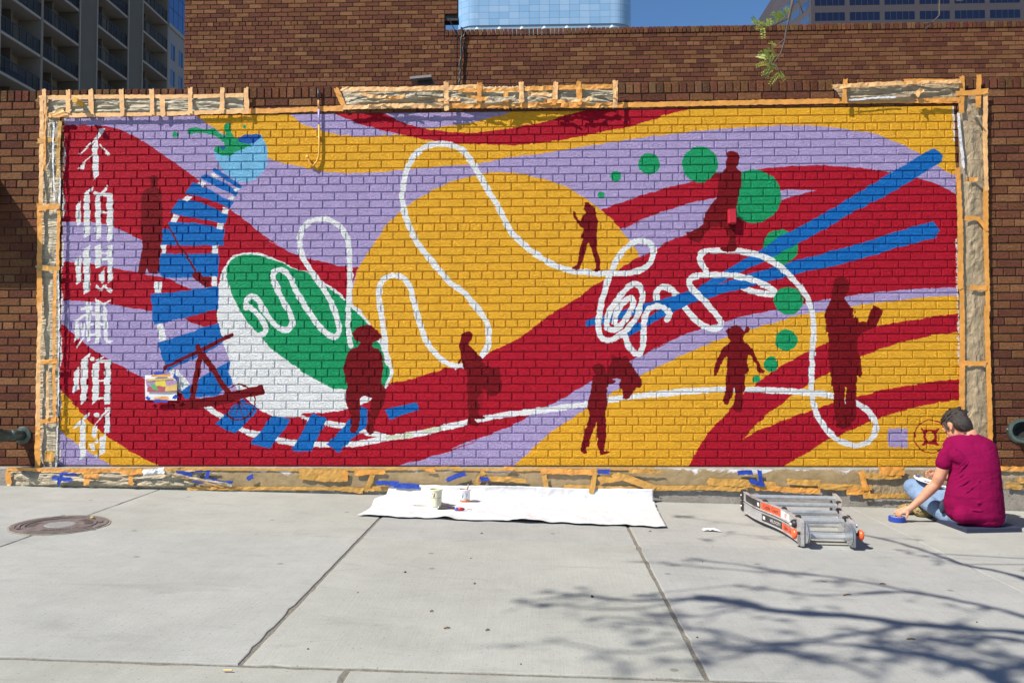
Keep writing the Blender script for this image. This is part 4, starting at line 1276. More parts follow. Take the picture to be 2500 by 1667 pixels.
for k, (a, b, w, mt) in enumerate((((725, 1160), (842, 1167), 0.10, M_TAPE_OCHRE), ((836, 1155), (838, 1180), 0.045, M_TAPE), ((860, 1158), (934, 1157), 0.045, M_TAPE), ((905, 1160), (888, 1205), 0.046, M_TAPE_OCHRE), ((828, 1198), (882, 1202), 0.05, M_TAPE_OCHRE),
                                   ((1034, 1152), (1058, 1152), 0.03, M_TAPE), ((1182, 1155), (1160, 1190), 0.05, M_TAPE_OCHRE), ((1180, 1172), (1284, 1180), 0.042, M_TAPE_OCHRE), ((1230, 1148), (1254, 1150), 0.035, M_TAPE), ((1320, 1156), (1460, 1156), 0.05, M_TAPE),
                                   ((1330, 1165), (1338, 1205), 0.046, M_TAPE_OCHRE), ((1458, 1155), (1446, 1208), 0.044, M_TAPE_OCHRE), ((1466, 1178), (1520, 1168), 0.07, M_TAPE_OCHRE), ((1510, 1166), (1606, 1196), 0.06, M_TAPE_OCHRE), ((1540, 1156), (1622, 1156), 0.03, M_TAPE_OCHRE))):
    tape(a, b, w, FY - 0.016 - 0.0006 * k, 200 + k, mt, t, 'tape_patch', amp=0.010)
for k, (a, b, w) in enumerate((((470, 1150), (510, 1148), 0.035), ((506, 1147), (497, 1176), 0.035), ((426, 1156), (464, 1161), 0.055), ((466, 1172), (500, 1178), 0.045), ((500, 1174), (562, 1182), 0.040), ((599, 1170), (612, 1165), 0.045),
                               ((914, 1183), (970, 1186), 0.042), ((955, 1191), (1020, 1192), 0.044), ((1088, 1178), (1112, 1166), 0.04), ((1108, 1167), (1136, 1161), 0.036), ((1170, 1175), (1192, 1175), 0.042), ((1463, 1156), (1492, 1156), 0.042))):
    tape(a, b, w, FY - 0.030 - 0.0006 * k, 230 + k, M_BLUE, t, 'blue_tape', amp=0.008)
t = panel(1850, 1175, 'ragged brown paper with white paint smears taped to the footing behind the ladder')
long_sheet(1590, 2120, 1147, 1146, 1198, 1196, 'paper', t, 27, M_SPATTER)
long_sheet(2085, 2330, 1146, 1144, 1212, 1214, 'paper', t, 28, M_KRAFT)
for k, (a, b, w, mt) in enumerate((((1600, 1194), (1830, 1198), 0.044, M_TAPE_OCHRE), ((1735, 1180), (1900, 1188), 0.07, M_TAPE_OCHRE), ((1850, 1196), (2006, 1198), 0.046, M_TAPE), ((1925, 1178), (2010, 1180), 0.05, M_TAPE_OCHRE), ((2000, 1186), (2130, 1192), 0.05, M_TAPE_OCHRE),
                                   ((2070, 1200), (2126, 1200), 0.06, M_TAPE), ((2108, 1212), (2330, 1208), 0.042, M_TAPE_OCHRE), ((2104, 1152), (2116, 1196), 0.05, M_TAPE), ((2112, 1162), (2200, 1160), 0.05, M_TAPE_OCHRE), ((2146, 1148), (2206, 1150), 0.075, M_TAPE))):
    tape(a, b, w, FY - 0.012 - 0.0012 * k, 260 + k, mt, t, 'tape_patch', amp=0.012)
for k, (a, b, w) in enumerate((((1806, 1158), (1842, 1156), 0.042), ((1860, 1150), (1866, 1186), 0.036), ((1834, 1174), (1872, 1188), 0.040))):
    tape(a, b, w, FY - 0.028 - 0.001 * k, 280 + k, M_BLUE, t, 'blue_tape', amp=0.008)
t = panel(2470, 1165, 'tattered paper and tape on the footing to the right of the seated person')
long_sheet(2325, 2560, 1140, 1138, 1188, 1186, 'paper', t, 29, M_KRAFT)
for k, (a, b, w, mt) in enumerate((((2330, 1143), (2560, 1138), 0.040, M_TAPE), ((2440, 1178), (2475, 1184), 0.05, M_TAPE_OCHRE), ((2465, 1168), (2560, 1164), 0.045, M_TAPE_OCHRE), ((2498, 1160), (2502, 1196), 0.05, M_TAPE))):
    tape(a, b, w, FY - 0.012 - 0.0012 * k, 300 + k, mt, t, 'tape_patch', amp=0.014)
# small printed sketch of the design, taped to the wall
p0 = onY(390, 944)
sk = thing('reference_print', (p0[0], -0.01, p0[2]), 'small colour print of the mural design taped up with blue and orange tape', 'print')
M_PAPERW = simple('white_print_paper', (0.72, 0.72, 0.74, 1), 0.5, var=0.04)
sheet('sheet', [(352, 916), (428, 914), (428, 978), (353, 976)], 14, 12, -0.004, 0.008, 31, M_PAPERW, sk, 6, 6, flat_edge=False)
tape((354, 936), (427, 936), 0.068, -0.018, 320, simple('printed_lilac', (0.36, 0.22, 0.36, 1), 0.5, scale=50, var=0.4), sk, 'printed_picture', amp=0.001)
for k, (pts, c) in enumerate((([(376, 930), (398, 928), (402, 944), (374, 946)], (0.62, 0.50, 0.06)), ([(356, 946), (384, 942), (426, 952), (426, 957), (356, 957)], (0.40, 0.08, 0.10)), ([(364, 936), (374, 938), (384, 954), (368, 950)], (0.10, 0.34, 0.14)), ([(400, 944), (427, 938), (427, 954), (398, 956)], (0.60, 0.42, 0.12)), ([(356, 926), (427, 922), (427, 926), (356, 931)], (0.55, 0.38, 0.15)))):
    mb = MB()
    q = [onY(u, v, -0.0195 - 0.0006 * k) for u, v in pts]
    mb.add([tuple(a) for a in q], [tuple(range(len(q)))])
    mb.build('printed_shape', simple('print_ink_%d' % k, c + (1,), 0.5), sk)
for k, (a, b, w, mt) in enumerate((((371, 913), (396, 911), 0.032, M_BLUE), ((366, 918), (410, 917), 0.022, M_TAPE), ((372, 974), (405, 973), 0.032, M_TAPE), ((372, 980), (404, 979), 0.026, M_BLUE), ((418, 916), (428, 926), 0.035, M_BLUE), ((354, 968), (362, 976), 0.03, M_BLUE), ((418, 974), (428, 966), 0.035, M_BLUE))):
    tape(a, b, w, -0.022 - 0.0012 * k, 330 + k, mt, sk, 'tape_strip', amp=0.004)
# ------------------------------------------------------------------ things fixed to the wall
def pipe_mat(name, c):
    return simple(name, c, 0.45, 0.0, 0.15, 40, 0.3, 0.002)
# conduit with a hooked end, painted over in the colours behind it
cx = onY(775, 300, 0)[0]
path = []
for u, v in ((773.5, 213), (773.6, 240), (774, 262), (774, 300), (774.5, 350), (773, 376), (768, 390), (759, 401), (753, 396), (748, 386), (745, 379)):
    p = onY(u, v, -0.020)
    path.append((p[0], -0.022, p[2]))
cd = thing('conduit', (cx, -0.02, path[-1][2]), 'thin painted conduit running down the wall and hooking at its end', 'conduit')
def seg(a, b, col, name):
    mb = MB()
    mb.tube(path[a:b + 1], 0.0085, 10)
    o = mb.build(name, pipe_mat(name + '_paint', col + (1,)), cd, smooth=True)
    return o
seg(0, 1, (0.035, 0.03, 0.028), 'bare_pipe')
seg(1, 2, (0.55, 0.28, 0.08), 'taped_pipe')
seg(2, 3, (0.40, 0.32, 0.58), 'lavender_pipe')
seg(3, 10, (0.66, 0.36, 0.04), 'yellow_pipe')
mb = MB()
mb.ell(path[-1], (0.016, 0.014, 0.016))
mb.build('pipe_end', pipe_mat('yellow_cap_paint', (0.70, 0.42, 0.08, 1)), cd, smooth=True)
for u, v in ((774, 330), (757, 401)):
    p = onY(u, v, -0.01)
    mb = MB()
    mb.box((p[0] - 0.022, -0.018, p[2] - 0.007), (p[0] + 0.022, -0.0005, p[2] + 0.007), bev=0.003)
    mb.build('clip', pipe_mat('clip_paint', (0.60, 0.33, 0.05, 1)), cd)
# short yellow stub of pipe near the top left corner
p = onY(206, 258, -0.05)
st = MB()
st.tube([(p[0], 0.01, p[2]), (p[0], -0.10, p[2] + 0.002)], 0.021, 14)
st.tube([(p[0], -0.06, p[2]), (p[0], -0.135, p[2])], 0.0245, 14)
o = smooth_by_angle(st.build('pipe_stub', pipe_mat('stub_paint', (0.66, 0.38, 0.05, 1)), origin=(p[0], 0, p[2])))
tag(o, 'short yellow pipe stub poking out through the taped paper at the upper left', 'pipe')
# outlet box on the wall, painted over
a, b = onY(1784.5, 507, -0.03), onY(1804.5, 543, -0.03)
bx = thing('outlet_box', ((a[0] + b[0]) / 2, 0, b[2]), 'small red painted electrical box inside the dark coat of a painted man', 'electrical box')
mb = MB()
mb.box((a[0], -0.045, b[2]), (b[0], 0.01, a[2]), bev=0.004)
mb.build('box_body', simple('box_red_paint', (0.42, 0.012, 0.028, 1), 0.4), bx)
mb = MB()
mb.box((a[0] + 0.006, -0.049, b[2] + 0.008), (b[0] - 0.006, -0.0452, a[2] - 0.008), bev=0.0015)
mb.build('cover', simple('box_cover_paint', (0.46, 0.014, 0.03, 1), 0.35), bx)
mb = MB()
mb.tube([(b[0] - 0.004, -0.028, a[2] - 0.02), (b[0] + 0.012, -0.028, a[2] - 0.02), (b[0] + 0.012, -0.028, a[2] - 0.06), (b[0], -0.028, a[2] - 0.065)], 0.009, 8)
mb.build('knob', simple('box_green_paint', (0.012, 0.30, 0.12, 1), 0.4), bx, smooth=True)
# bronze hose outlets
M_BRONZE = simple('weathered_bronze', (0.075, 0.10, 0.088, 1), 0.42, 0.55, 0.35, 22, 0.4, 0.003)
M_DARK = simple('dark_inside', (0.012, 0.012, 0.012, 1), 0.9)
def hose_outlet(c, d, r, label, side):
    t = thing('hose_outlet', (c[0], 0, c[2]), label, 'hose outlet')
    R = axis_rot(d)
    d = Vector(d).normalized()
    mb = MB()
    mb.lathe([(r * 0.55, -0.16), (r * 0.62, -0.09), (r * 0.66, -0.05), (r * 0.80, -0.035), (r * 0.82, -0.012), (r * 0.92, -0.008), (r, 0.0), (r, 0.016), (r * 0.95, 0.022), (r * 0.74, 0.022), (r * 0.70, 0.014), (r * 0.66, -0.02), (r * 0.5, -0.05)], 36, c, R)
    smooth_by_angle(mb.build('flange', M_BRONZE, t), 35)
    mb = MB()
    mb.lathe([(0.001, -0.048), (r * 0.64, -0.046)], 30, c, R)
    mb.build('bore', M_DARK, t)
    mb = MB()
    for k in range(3):
        an = k * 2.094 + 0.5
        q = Vector(c) + R @ Vector((math.cos(an) * r * 1.04, math.sin(an) * r * 1.04, 0.004))
        mb.ell(q, (0.016, 0.016, 0.016), None, 8, 6)
    mb.build('lugs', M_BRONZE, t, smooth=True)
    e = Vector(c) - d * 0.14
    mb = MB()
    mb.tube([e + d * 0.03, e, (e.x - d.x * 0.03, e.y * 0.55, e.z - 0.004), (e.x - d.x * 0.05, 0.02, e.z - 0.006)], r * 0.60, 20)
    mb.build('elbow', M_BRONZE, t, smooth=True)
    mb = MB()
    mb.lathe([(r * 0.95, 0.0), (r * 0.95, 0.012), (r * 0.7, 0.02)], 28, (e.x - d.x * 0.05, 0.0, e.z - 0.006), axis_rot((0, -1, 0)))
    smooth_by_angle(mb.build('wall_plate', M_BRONZE, t), 35)
    return t
c = onY(2482, 1049, -0.22)
hose_outlet(tuple(c), (-0.45, -0.85, 0.10), 0.100, 'weathered bronze hose outlet on bare brick to the right of the mural', 1)
c = onY(6, 1060, -0.20)
hose_outlet(tuple(c), (-0.55, -0.80, 0.05), 0.078, 'weathered bronze hose outlet on bare brick to the left of the mural', -1)
# box sign sticking out from the wall at the left
a = onY(13, 447, -0.02)
sg = thing('wall_box', (a[0] - 0.4, -0.18, a[2] - 0.24), 'dark brown metal box jutting from the bare brick left of the mural', 'wall box')
mb = MB()
mb.box((a[0] - 0.95, -0.335, a[2] - 0.235), (a[0], 0.01, a[2]), bev=0.006)
mb.build('casing', simple('dark_brown_metal', (0.055, 0.036, 0.028, 1), 0.5, scale=12), sg)
mb = MB()
mb.box((a[0] - 0.96, -0.345, a[2] + 0.0005), (a[0] + 0.008, 0.004, a[2] + 0.016), bev=0.004)
mb.build('lid', simple('dark_brown_lid', (0.07, 0.045, 0.034, 1), 0.45, scale=12), sg)
# low roof vent behind the wall
a, b = onY(1005, 182, 3.4), onY(1066, 196, 3.4)
vt = thing('roof_vent', ((a[0] + b[0]) / 2, 3.6, b[2] - 0.5), 'dark slanted roof vent hood just above the coping of the mural wall', 'vent')
mb = MB()
zt = onY(1030, 178, 3.4)[2] - 0.10
xm0, xm1 = onY(1004, 180, 3.3)[0], onY(1056, 178, 3.3)[0]
xe = onY(1070, 196, 3.4)[0]
mb.add([(xm0, 3.1, zt - 0.02), (xm1, 3.1, zt), (xm1, 3.7, zt), (xm0, 3.7, zt - 0.02), (xm0, 3.1, zt - 0.05), (xm1, 3.1, zt - 0.03), (xm1, 3.7, zt - 0.03), (xm0, 3.7, zt - 0.05)],
       [(0, 1, 2, 3), (7, 6, 5, 4), (0, 4, 5, 1), (1, 5, 6, 2), (2, 6, 7, 3), (3, 7, 4, 0)])
mb.build('hood', simple('grey_vent_metal', (0.30, 0.27, 0.25, 1), 0.4, 0.3), vt)
mb = MB()
mb.add([(xm0 + 0.08, 3.2, zt - 0.05), (xm1, 3.2, zt - 0.03), (xe, 3.2, zt - 0.40), (xm0 + 0.16, 3.2, zt - 0.40), (xm0 + 0.08, 3.65, zt - 0.05), (xm1, 3.65, zt - 0.03), (xe, 3.65, zt - 0.40), (xm0 + 0.16, 3.65, zt - 0.40)],
       [(3, 2, 1, 0), (4, 5, 6, 7), (0, 1, 5, 4), (1, 2, 6, 5), (2, 3, 7, 6), (3, 0, 4, 7)])
mb.build('housing', simple('dark_vent_metal', (0.03, 0.022, 0.02, 1), 0.5), vt)
# ------------------------------------------------------------------ far buildings
def slab_box(lo, hi, name, mat, parent):
    mb = MB()
    mb.box(lo, hi)
    return mb.build(name, mat, parent, origin=((lo[0] + hi[0]) / 2, (lo[1] + hi[1]) / 2, lo[2]))
# apartment block with balconies, its long side in shade
AX = -36.5
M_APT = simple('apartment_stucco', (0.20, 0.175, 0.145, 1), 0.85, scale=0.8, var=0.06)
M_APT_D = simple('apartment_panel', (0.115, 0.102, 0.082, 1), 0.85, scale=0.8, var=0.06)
M_APT_B = simple('balcony_back_wall', (0.22, 0.18, 0.125, 1), 0.85, scale=0.8, var=0.06)
M_SLAB = simple('balcony_slab', (0.30, 0.27, 0.235, 1), 0.8, scale=1.0, var=0.06)
M_RAIL = simple('balcony_railing', (0.020, 0.022, 0.030, 1), 0.5)
m = Mat('dark_window_glass')
m.col((0.010, 0.012, 0.018, 1)).rough(0.12, 0.0, 0.35)
M_GLASS = m.m
apt = thing('apartment_block', (AX - 6, 60, -0.9), 'shaded grey apartment block with rows of recessed balconies above the left end of the wall', 'building')
FH = 2.8
ZF = [18.7 + FH * k for k in range(8)]
ZTOP = ZF[-1] + 0.5
BAYS = [(46.3, 50.85), (51.15, 55.75), (58.3, 63.35), (65.95, 71.05)]
D = 1.7
slab_box((AX - 16, 71.2, -0.9), (AX - D - 0.02, 40, ZTOP) if False else (AX - D - 0.02, 71.19, ZTOP), 'core', M_APT, apt) if False else None
mb = MB()
mb.box((AX - 16, 40.0, -0.9), (AX - D, 71.2, ZTOP))
mb.build('core_wall', M_APT_B, apt)
slab_box((AX - D + 0.004, 40.0, -0.9), (AX + 0.05, 46.2, ZTOP), 'end_wall', simple('end_wall_stucco', (0.17, 0.17, 0.175, 1), 0.8, scale=0.6, var=0.05), apt)
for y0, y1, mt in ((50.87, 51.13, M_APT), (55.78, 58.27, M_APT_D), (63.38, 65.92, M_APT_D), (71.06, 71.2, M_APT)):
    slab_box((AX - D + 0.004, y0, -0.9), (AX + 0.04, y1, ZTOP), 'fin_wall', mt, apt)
for y in (46.21, 55.76, 58.26, 63.36, 65.92):
    slab_box((AX + 0.03, y, -0.9), (AX + 0.12, y + 0.10, ZTOP), 'edge_strip', M_SLAB, apt)
rngf = random.Random(9)
for bi, (y0, y1) in enumerate(BAYS):
    for k, z in enumerate(ZF):
        vis = 18 < z < 42
        if not vis: continue
        slab_box((AX - D + 0.006, y0, z - 0.20), (AX + 0.02, y1, z), 'balcony_slab', M_SLAB, apt)
        # glazed door and window in the back wall
        mb = MB()
        mb.box((AX - D + 0.002, y0 + 0.25, z + 0.01), (AX - D + 0.05, y0 + 1.55, z + 2.1))
        mb.build('balcony_door', M_GLASS, apt)
        # cross wall dividing the bay
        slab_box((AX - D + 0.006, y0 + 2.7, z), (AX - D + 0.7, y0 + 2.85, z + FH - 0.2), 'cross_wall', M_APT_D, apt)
        mb = MB()
        mb.box((AX - 0.06, y0, z + 1.04), (AX - 0.01, y1, z + 1.09))
        mb.box((AX - 0.05, y0, z + 0.08), (AX - 0.02, y1, z + 0.11))
        for j in range(7):
            y = y0 + (y1 - y0) * j / 6
            mb.box((AX - 0.06, max(y0, y - 0.025), z), (AX - 0.01, min(y1, y + 0.025), z + 1.04))
        n = 34
        for j in range(n):
            y = y0 + (y1 - y0) * (j + 0.5) / n
            mb.box((AX - 0.042, y - 0.022, z + 0.1), (AX - 0.03, y + 0.022, z + 1.04))
        mb.build('railing', M_RAIL, apt)
mb = MB()
z = ZF[1]
mb.box((AX - 1.0, 47.6, z), (AX - 0.35, 49.9, z + 0.75), bev=0.1)
fb = mb.build('covered_furniture', simple('blue_cover', (0.012, 0.016, 0.05, 1), 0.7))
fb.location = (0, 0, 0)
tag(fb, 'dark blue covered furniture behind a balcony railing of the apartment block', 'covered furniture')
# adjoining block with punched windows and a glazed upper part
blk = thing('office_block', (AX - 6, 80, -0.9), 'grey block with small windows and a blue glazed upper storey behind the apartment block', 'building')
slab_box((AX - 14, 71.3, -0.9), (AX + 0.0, 96, 35.2), 'lower_wall', simple('block_stucco', (0.24, 0.23, 0.23, 1), 0.85, scale=0.8, var=0.05), blk)
slab_box((AX - 14, 71.3, 35.21), (AX + 0.12, 96, 35.6), 'ledge', M_SLAB, blk)
slab_box((AX - 14, 71.3, 35.61), (AX - 0.1, 96, 52), 'upper_frame', simple('block_frame', (0.20, 0.20, 0.21, 1), 0.8, scale=0.8), blk)
m = Mat('blue_curtain_glass')
m.col((0.02, 0.075, 0.26, 1)).rough(0.06, 0.0, 0.9)
M_BGLASS = m.m
for y0, y1 in ((71.5, 73.6), (73.75, 75.8), (75.95, 78.0)):
    for z0, z1 in ((28.9, 31.6), (25.9, 28.0), (31.9, 34.4)) if False else ():
        pass
for k in range(9):
    y = 71.45 + k * 1.05
    if k % 3 == 2: y += 0.0
    for j in range(5):
        z = 35.75 + j * 1.65
        g_ = slab_box((AX - 0.11, y, z), (AX - 0.04, y + 0.98, z + 1.58), 'window', M_BGLASS, blk)
for y0 in (71.95, 73.75, 75.6, 77.4):
    for z0 in (21.2, 24.0, 26.8, 29.6, 32.2):
        w = slab_box((AX - 0.02, y0, z0), (AX + 0.012, y0 + 0.85, z0 + 1.55), 'window', M_GLASS, blk)
        mb = MB()
        mb.box((AX + 0.0125, y0, z0), (AX + 0.03, y0 + 0.40, z0 + 1.55))
        mb.build('pane', M_BGLASS, w)

# pale glass tower with rounded corners
TY = 300.0
pl, pr = onY(1113, 30, TY), onY(1547, 30, TY)
zb = onY(1330, 54, TY)[2]
m = Mat('pale_cladding')
oi = m.n('ShaderNodeObjectInfo')
c = m.ramp(oi.outputs['Random'], [(0.0, (0.20, 0.36, 0.55, 1)), (1.0, (0.29, 0.43, 0.60, 1))])
m.col(c).rough(0.22, 0.0, 0.8)
M_CLAD = m.m
tow = thing('glass_tower', ((pl[0] + pr[0]) / 2, TY + 20, -0.9), 'pale blue glass tower with rounded corners rising behind the brick parapet', 'building')
RAD = 7.0
x0, x1 = pl[0], pr[0]
path = []
PWD = 3.85
def rr(s):
    """point and outward normal along the front edge, from the left flank to the right flank"""
    Ls = 26.0
    arc = math.pi / 2 * RAD
    fr = (x1 - x0) - 2 * RAD
    if s < Ls: return (x0, TY + RAD + Ls - s), (-1, 0)
    s -= Ls
    if s < arc:
        a = s / RAD
        return (x0 + RAD - RAD * math.cos(a), TY + RAD - RAD * math.sin(a)), (-math.cos(a), -math.sin(a))
    s -= arc
    if s < fr: return (x0 + RAD + s, TY), (0, -1)
    s -= fr
    if s < arc:
        a = s / RAD
        return (x1 - RAD + RAD * math.sin(a), TY + RAD - RAD * math.cos(a)), (math.sin(a), -math.cos(a))
    s -= arc
    return (x1, TY + RAD + s), (1, 0)
TOTAL = 52 + math.pi * RAD + (x1 - x0) - 2 * RAD
NP = int(TOTAL / PWD)
outl = [rr(TOTAL * k / (NP * 2)) for k in range(NP * 2 + 1)]
PH = 2.55
for j in range(6):
    for k in range(NP):
        s0, s1 = TOTAL * k / NP, TOTAL * (k + 1) / NP
        mb = MB()
        nn = 4
        vs, fs = [], []
        for i in range(nn + 1):
            s = s0 + 0.035 + (s1 - s0 - 0.07) * i / nn
            (px, py), (nx_, ny_) = rr(s)
            for off, z in ((0, zb + j * PH + 0.035), (0, zb + (j + 1) * PH - 0.035), (-0.3, zb + j * PH + 0.035), (-0.3, zb + (j + 1) * PH - 0.035)):
                vs.append((px + nx_ * off, py + ny_ * off, z))
        for i in range(nn):
            a, b = i * 4, i * 4 + 4
            fs += [(a, b, b + 1, a + 1), (a + 1, b + 1, b + 3, a + 3), (a, a + 2, b + 2, b)]
        fs += [(0, 1, 3, 2), (nn * 4, nn * 4 + 2, nn * 4 + 3, nn * 4 + 1)]
        mb.add(vs, fs)
        (cx_, cy_), _ = rr((s0 + s1) / 2)
        mb.build('cladding_panel', M_CLAD, tow, origin=(cx_, cy_, zb + j * PH), smooth=False)
def ring(name, off, z0, z1, mat):
    mb = MB()
    vs, fs = [], []
    for (px, py), (nx_, ny_) in outl:
        vs += [(px + nx_ * off, py + ny_ * off, z0), (px + nx_ * off, py + ny_ * off, z1)]
    n = len(outl)
    for i in range(n - 1):
        fs.append((2 * i, 2 * i + 2, 2 * i + 3, 2 * i + 1))
    fs.append(tuple(2 * i + 1 for i in range(n)))
    fs.append(tuple(2 * i for i in range(n - 1, -1, -1)))
    mb.add(vs, fs)
    return mb.build(name, mat, tow)
ring('inner_wall', -0.35, zb - 3.2, zb + 6 * PH, simple('tower_seal', (0.22, 0.32, 0.42, 1), 0.5))
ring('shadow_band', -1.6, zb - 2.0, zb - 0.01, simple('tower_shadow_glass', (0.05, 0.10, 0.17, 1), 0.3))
ring('base_wall', -0.5, -0.9, zb - 1.9, simple('tower_base', (0.35, 0.46, 0.56, 1), 0.4, scale=0.3))
for k in range(7):
    x = x0 + RAD + 1 + k * ((x1 - x0) - 2 * RAD - 2) / 6
    mb = MB()
    mb.lathe([(1.7, -2.0), (1.0, -1.2), (0.6, -0.02)], 12, (x, TY + 1.0, zb))
    mb.build('bracket', simple('tower_bracket', (0.42, 0.52, 0.60, 1), 0.4), tow, smooth=True)

# office tower at the right
OY = 198.0
cr = onY(1977, 30, OY)
CX = cr[0]
z1w = onY(2100, 56, OY)[2]
z2w = onY(2100, 36, OY)[2]
per = 3.9
wh = z2w - z1w
M_OFF = simple('shade_dark_granite', (0.046, 0.039, 0.047, 1), 0.7, scale=0.5, var=0.06)  # stone darkened all over to stand in for shade on the front
off = thing('office_tower', (CX + 30, OY + 15, -0.9), 'mauve stone office tower with bands of dark windows above the brick parapet', 'building')
mb = MB()
LX, LY = CX - 3.7, OY + 19.5
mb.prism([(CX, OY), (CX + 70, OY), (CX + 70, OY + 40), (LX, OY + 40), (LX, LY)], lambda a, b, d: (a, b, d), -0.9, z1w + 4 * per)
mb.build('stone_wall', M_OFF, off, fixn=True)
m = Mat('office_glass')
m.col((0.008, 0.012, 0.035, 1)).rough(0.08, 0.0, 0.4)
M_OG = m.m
m = Mat('office_glass_sky')
m.col((0.02, 0.05, 0.13, 1)).rough(0.05, 0.0, 0.9)
M_OG2 = m.m
x_bays = [onY(1700 + a / 2.94, 40, OY)[0] for a in (842, 1084, 1325, 1566, 1807, 2050)]
bw = x_bays[1] - x_bays[0]
pw = onY(1700 + 1052 / 2.94, 40, OY)[0] - x_bays[0]
M_MULL = simple('office_mullion', (0.05, 0.05, 0.06, 1), 0.4)
for j in range(-1, 3):
    z0 = z1w + j * per
    for k in range(8):
        xa = x_bays[0] + k * bw
        mb = MB()
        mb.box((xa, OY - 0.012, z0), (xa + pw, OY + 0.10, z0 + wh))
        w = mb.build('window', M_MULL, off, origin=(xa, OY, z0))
        for q in range(5):
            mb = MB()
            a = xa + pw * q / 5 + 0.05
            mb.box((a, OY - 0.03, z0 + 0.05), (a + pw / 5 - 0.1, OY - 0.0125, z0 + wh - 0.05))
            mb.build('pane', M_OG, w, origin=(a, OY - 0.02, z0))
dv = Vector((LX - CX, LY - OY, 0))
Lf = dv.length
dv.normalize()
nv = Vector((-dv.y, dv.x, 0))
if nv.x > 0: nv = -nv
for j in range(-1, 3):
    z0 = z1w + j * per
    for k in range(4):
        s0 = 0.9 + k * (Lf - 0.6) / 4
        s1 = s0 + (Lf - 0.6) / 4 - 0.7
        mb = MB()
        P = lambda s, o, z: tuple(Vector((CX, OY, 0)) + dv * s + nv * o + Vector((0, 0, z)))
        vs = [P(s0, 0.012, z0), P(s1, 0.012, z0), P(s1, 0.012, z0 + wh), P(s0, 0.012, z0 + wh), P(s0, -0.1, z0), P(s1, -0.1, z0), P(s1, -0.1, z0 + wh), P(s0, -0.1, z0 + wh)]
        mb.add(vs, [(0, 1, 2, 3), (7, 6, 5, 4), (0, 4, 5, 1), (1, 5, 6, 2), (2, 6, 7, 3), (3, 7, 4, 0)])
        w = mb.build('window', M_MULL, off, fixn=True)
        for q in range(3):
            a0, a1 = s0 + (s1 - s0) * q / 3 + 0.06, s0 + (s1 - s0) * (q + 1) / 3 - 0.06
            mb = MB()
            mb.add([P(a0, 0.03, z0 + 0.05), P(a1, 0.03, z0 + 0.05), P(a1, 0.03, z0 + wh - 0.05), P(a0, 0.03, z0 + wh - 0.05)], [(0, 1, 2, 3)])
            mb.build('pane', M_OG2, w)
# ------------------------------------------------------------------ manhole cover
mx, my = -3.205, -1.495
MR = 0.292
NG = Vector((-GB, -GC, 1)).normalized()          # normal of the sloping pavement
RG = Vector((0, 0, 1)).rotation_difference(NG).to_matrix()
def gp(x, y, h=0.0):
    return (x, y, gz(x, y) + h)
m = Mat('rusty_cast_iron')
v = m.pos()
m.col(m.ramp(m.noise(v, 16, 6, 0.7), [(0.3, (0.095, 0.076, 0.070, 1)), (0.55, (0.17, 0.138, 0.126, 1)), (0.75, (0.25, 0.215, 0.195, 1))])).rough(0.7, 0.25)
m.bump(m.noise(v, 180, 4), 0.6, 0.003)
M_IRON = m.m
M_IRON_D = simple('iron_recess_dirt', (0.07, 0.055, 0.045, 1), 0.9, scale=60, var=0.5)
M_CHIP = simple('broken_edge_mortar', (0.25, 0.22, 0.18, 1), 0.95, scale=50, var=0.35, bump=0.8, bdist=0.006)
mh = thing('manhole_cover', gp(mx, my), 'round rusty iron manhole cover set in the pavement at the left', 'manhole cover')
mb = MB()
rg = random.Random(2)
nr = 72
vs, fs = [], []
prof = [(1.0, -0.01, 0.02), (1.0, 0.004, 0.03), (0.955, 0.005, 0.0), (0.955, -0.008, 0.0)]
for j, (k, h, jj) in enumerate(prof):
    for i in range(nr):
        a = 2 * math.pi * i / nr
        r = MR * 1.05 * k * (1 + jj * (mnoise.noise(Vector((math.cos(a) * 3, math.sin(a) * 3, 4))) + 0.3 * rg.uniform(-1, 1)))
        p = Vector((mx, my, gz(mx, my))) + RG @ Vector((r * math.cos(a), r * math.sin(a), h))
        vs.append(tuple(p))
for j in range(3):
    for i in range(nr):
        a, b = j * nr + i, j * nr + (i + 1) % nr
        fs.append((a, b, b + nr, a + nr))
mb.add(vs, fs)
mb.build('mortar_ring', M_CHIP, mh)
base = (mx, my, gz(mx, my))
mb = MB()
mb.lathe([(0.001, 0.004), (MR * 0.90, 0.004), (MR * 0.90, 0.009), (MR * 1.0, 0.009), (MR * 1.0, -0.01)], 64, base, RG)
mb.build('plate', M_IRON, mh)
def ring_seg(r0, r1, a0, a1, h0, h1, name, mat, n=40):
    mb = MB()
    vs, fs = [], []
    for i in range(n + 1):
        a = a0 + (a1 - a0) * i / n
        for r, h in ((r0, h0), (r0, h1), (r1, h1), (r1, h0)):
            p = Vector(base) + RG @ Vector((r * math.cos(a), r * math.sin(a), h))
            vs.append(tuple(p))
    for i in range(n):
        q, w = i * 4, i * 4 + 4
        for j in range(3):
            fs.append((q + j, w + j, w + j + 1, q + j + 1))
    fs += [(3, 2, 1, 0), (n * 4, n * 4 + 1, n * 4 + 2, n * 4 + 3)]
    mb.add(vs, fs)
    return mb.build(name, mat, mh, fixn=True)
for a0, a1 in ((0.35, 2.0), (2.3, 3.9), (4.2, 6.1)):
    ring_seg(MR * 0.80, MR * 0.87, a0, a1, 0.003, 0.010, 'raised_rib', M_IRON)
ring_seg(MR * 0.70, MR * 0.76, 0.0, 2 * math.pi, 0.003, 0.009, 'raised_rib', M_IRON, 64)
ring_seg(MR * 0.50, MR * 0.68, 0.25, 1.25, 0.0035, 0.0055, 'letter_band', M_IRON_D)
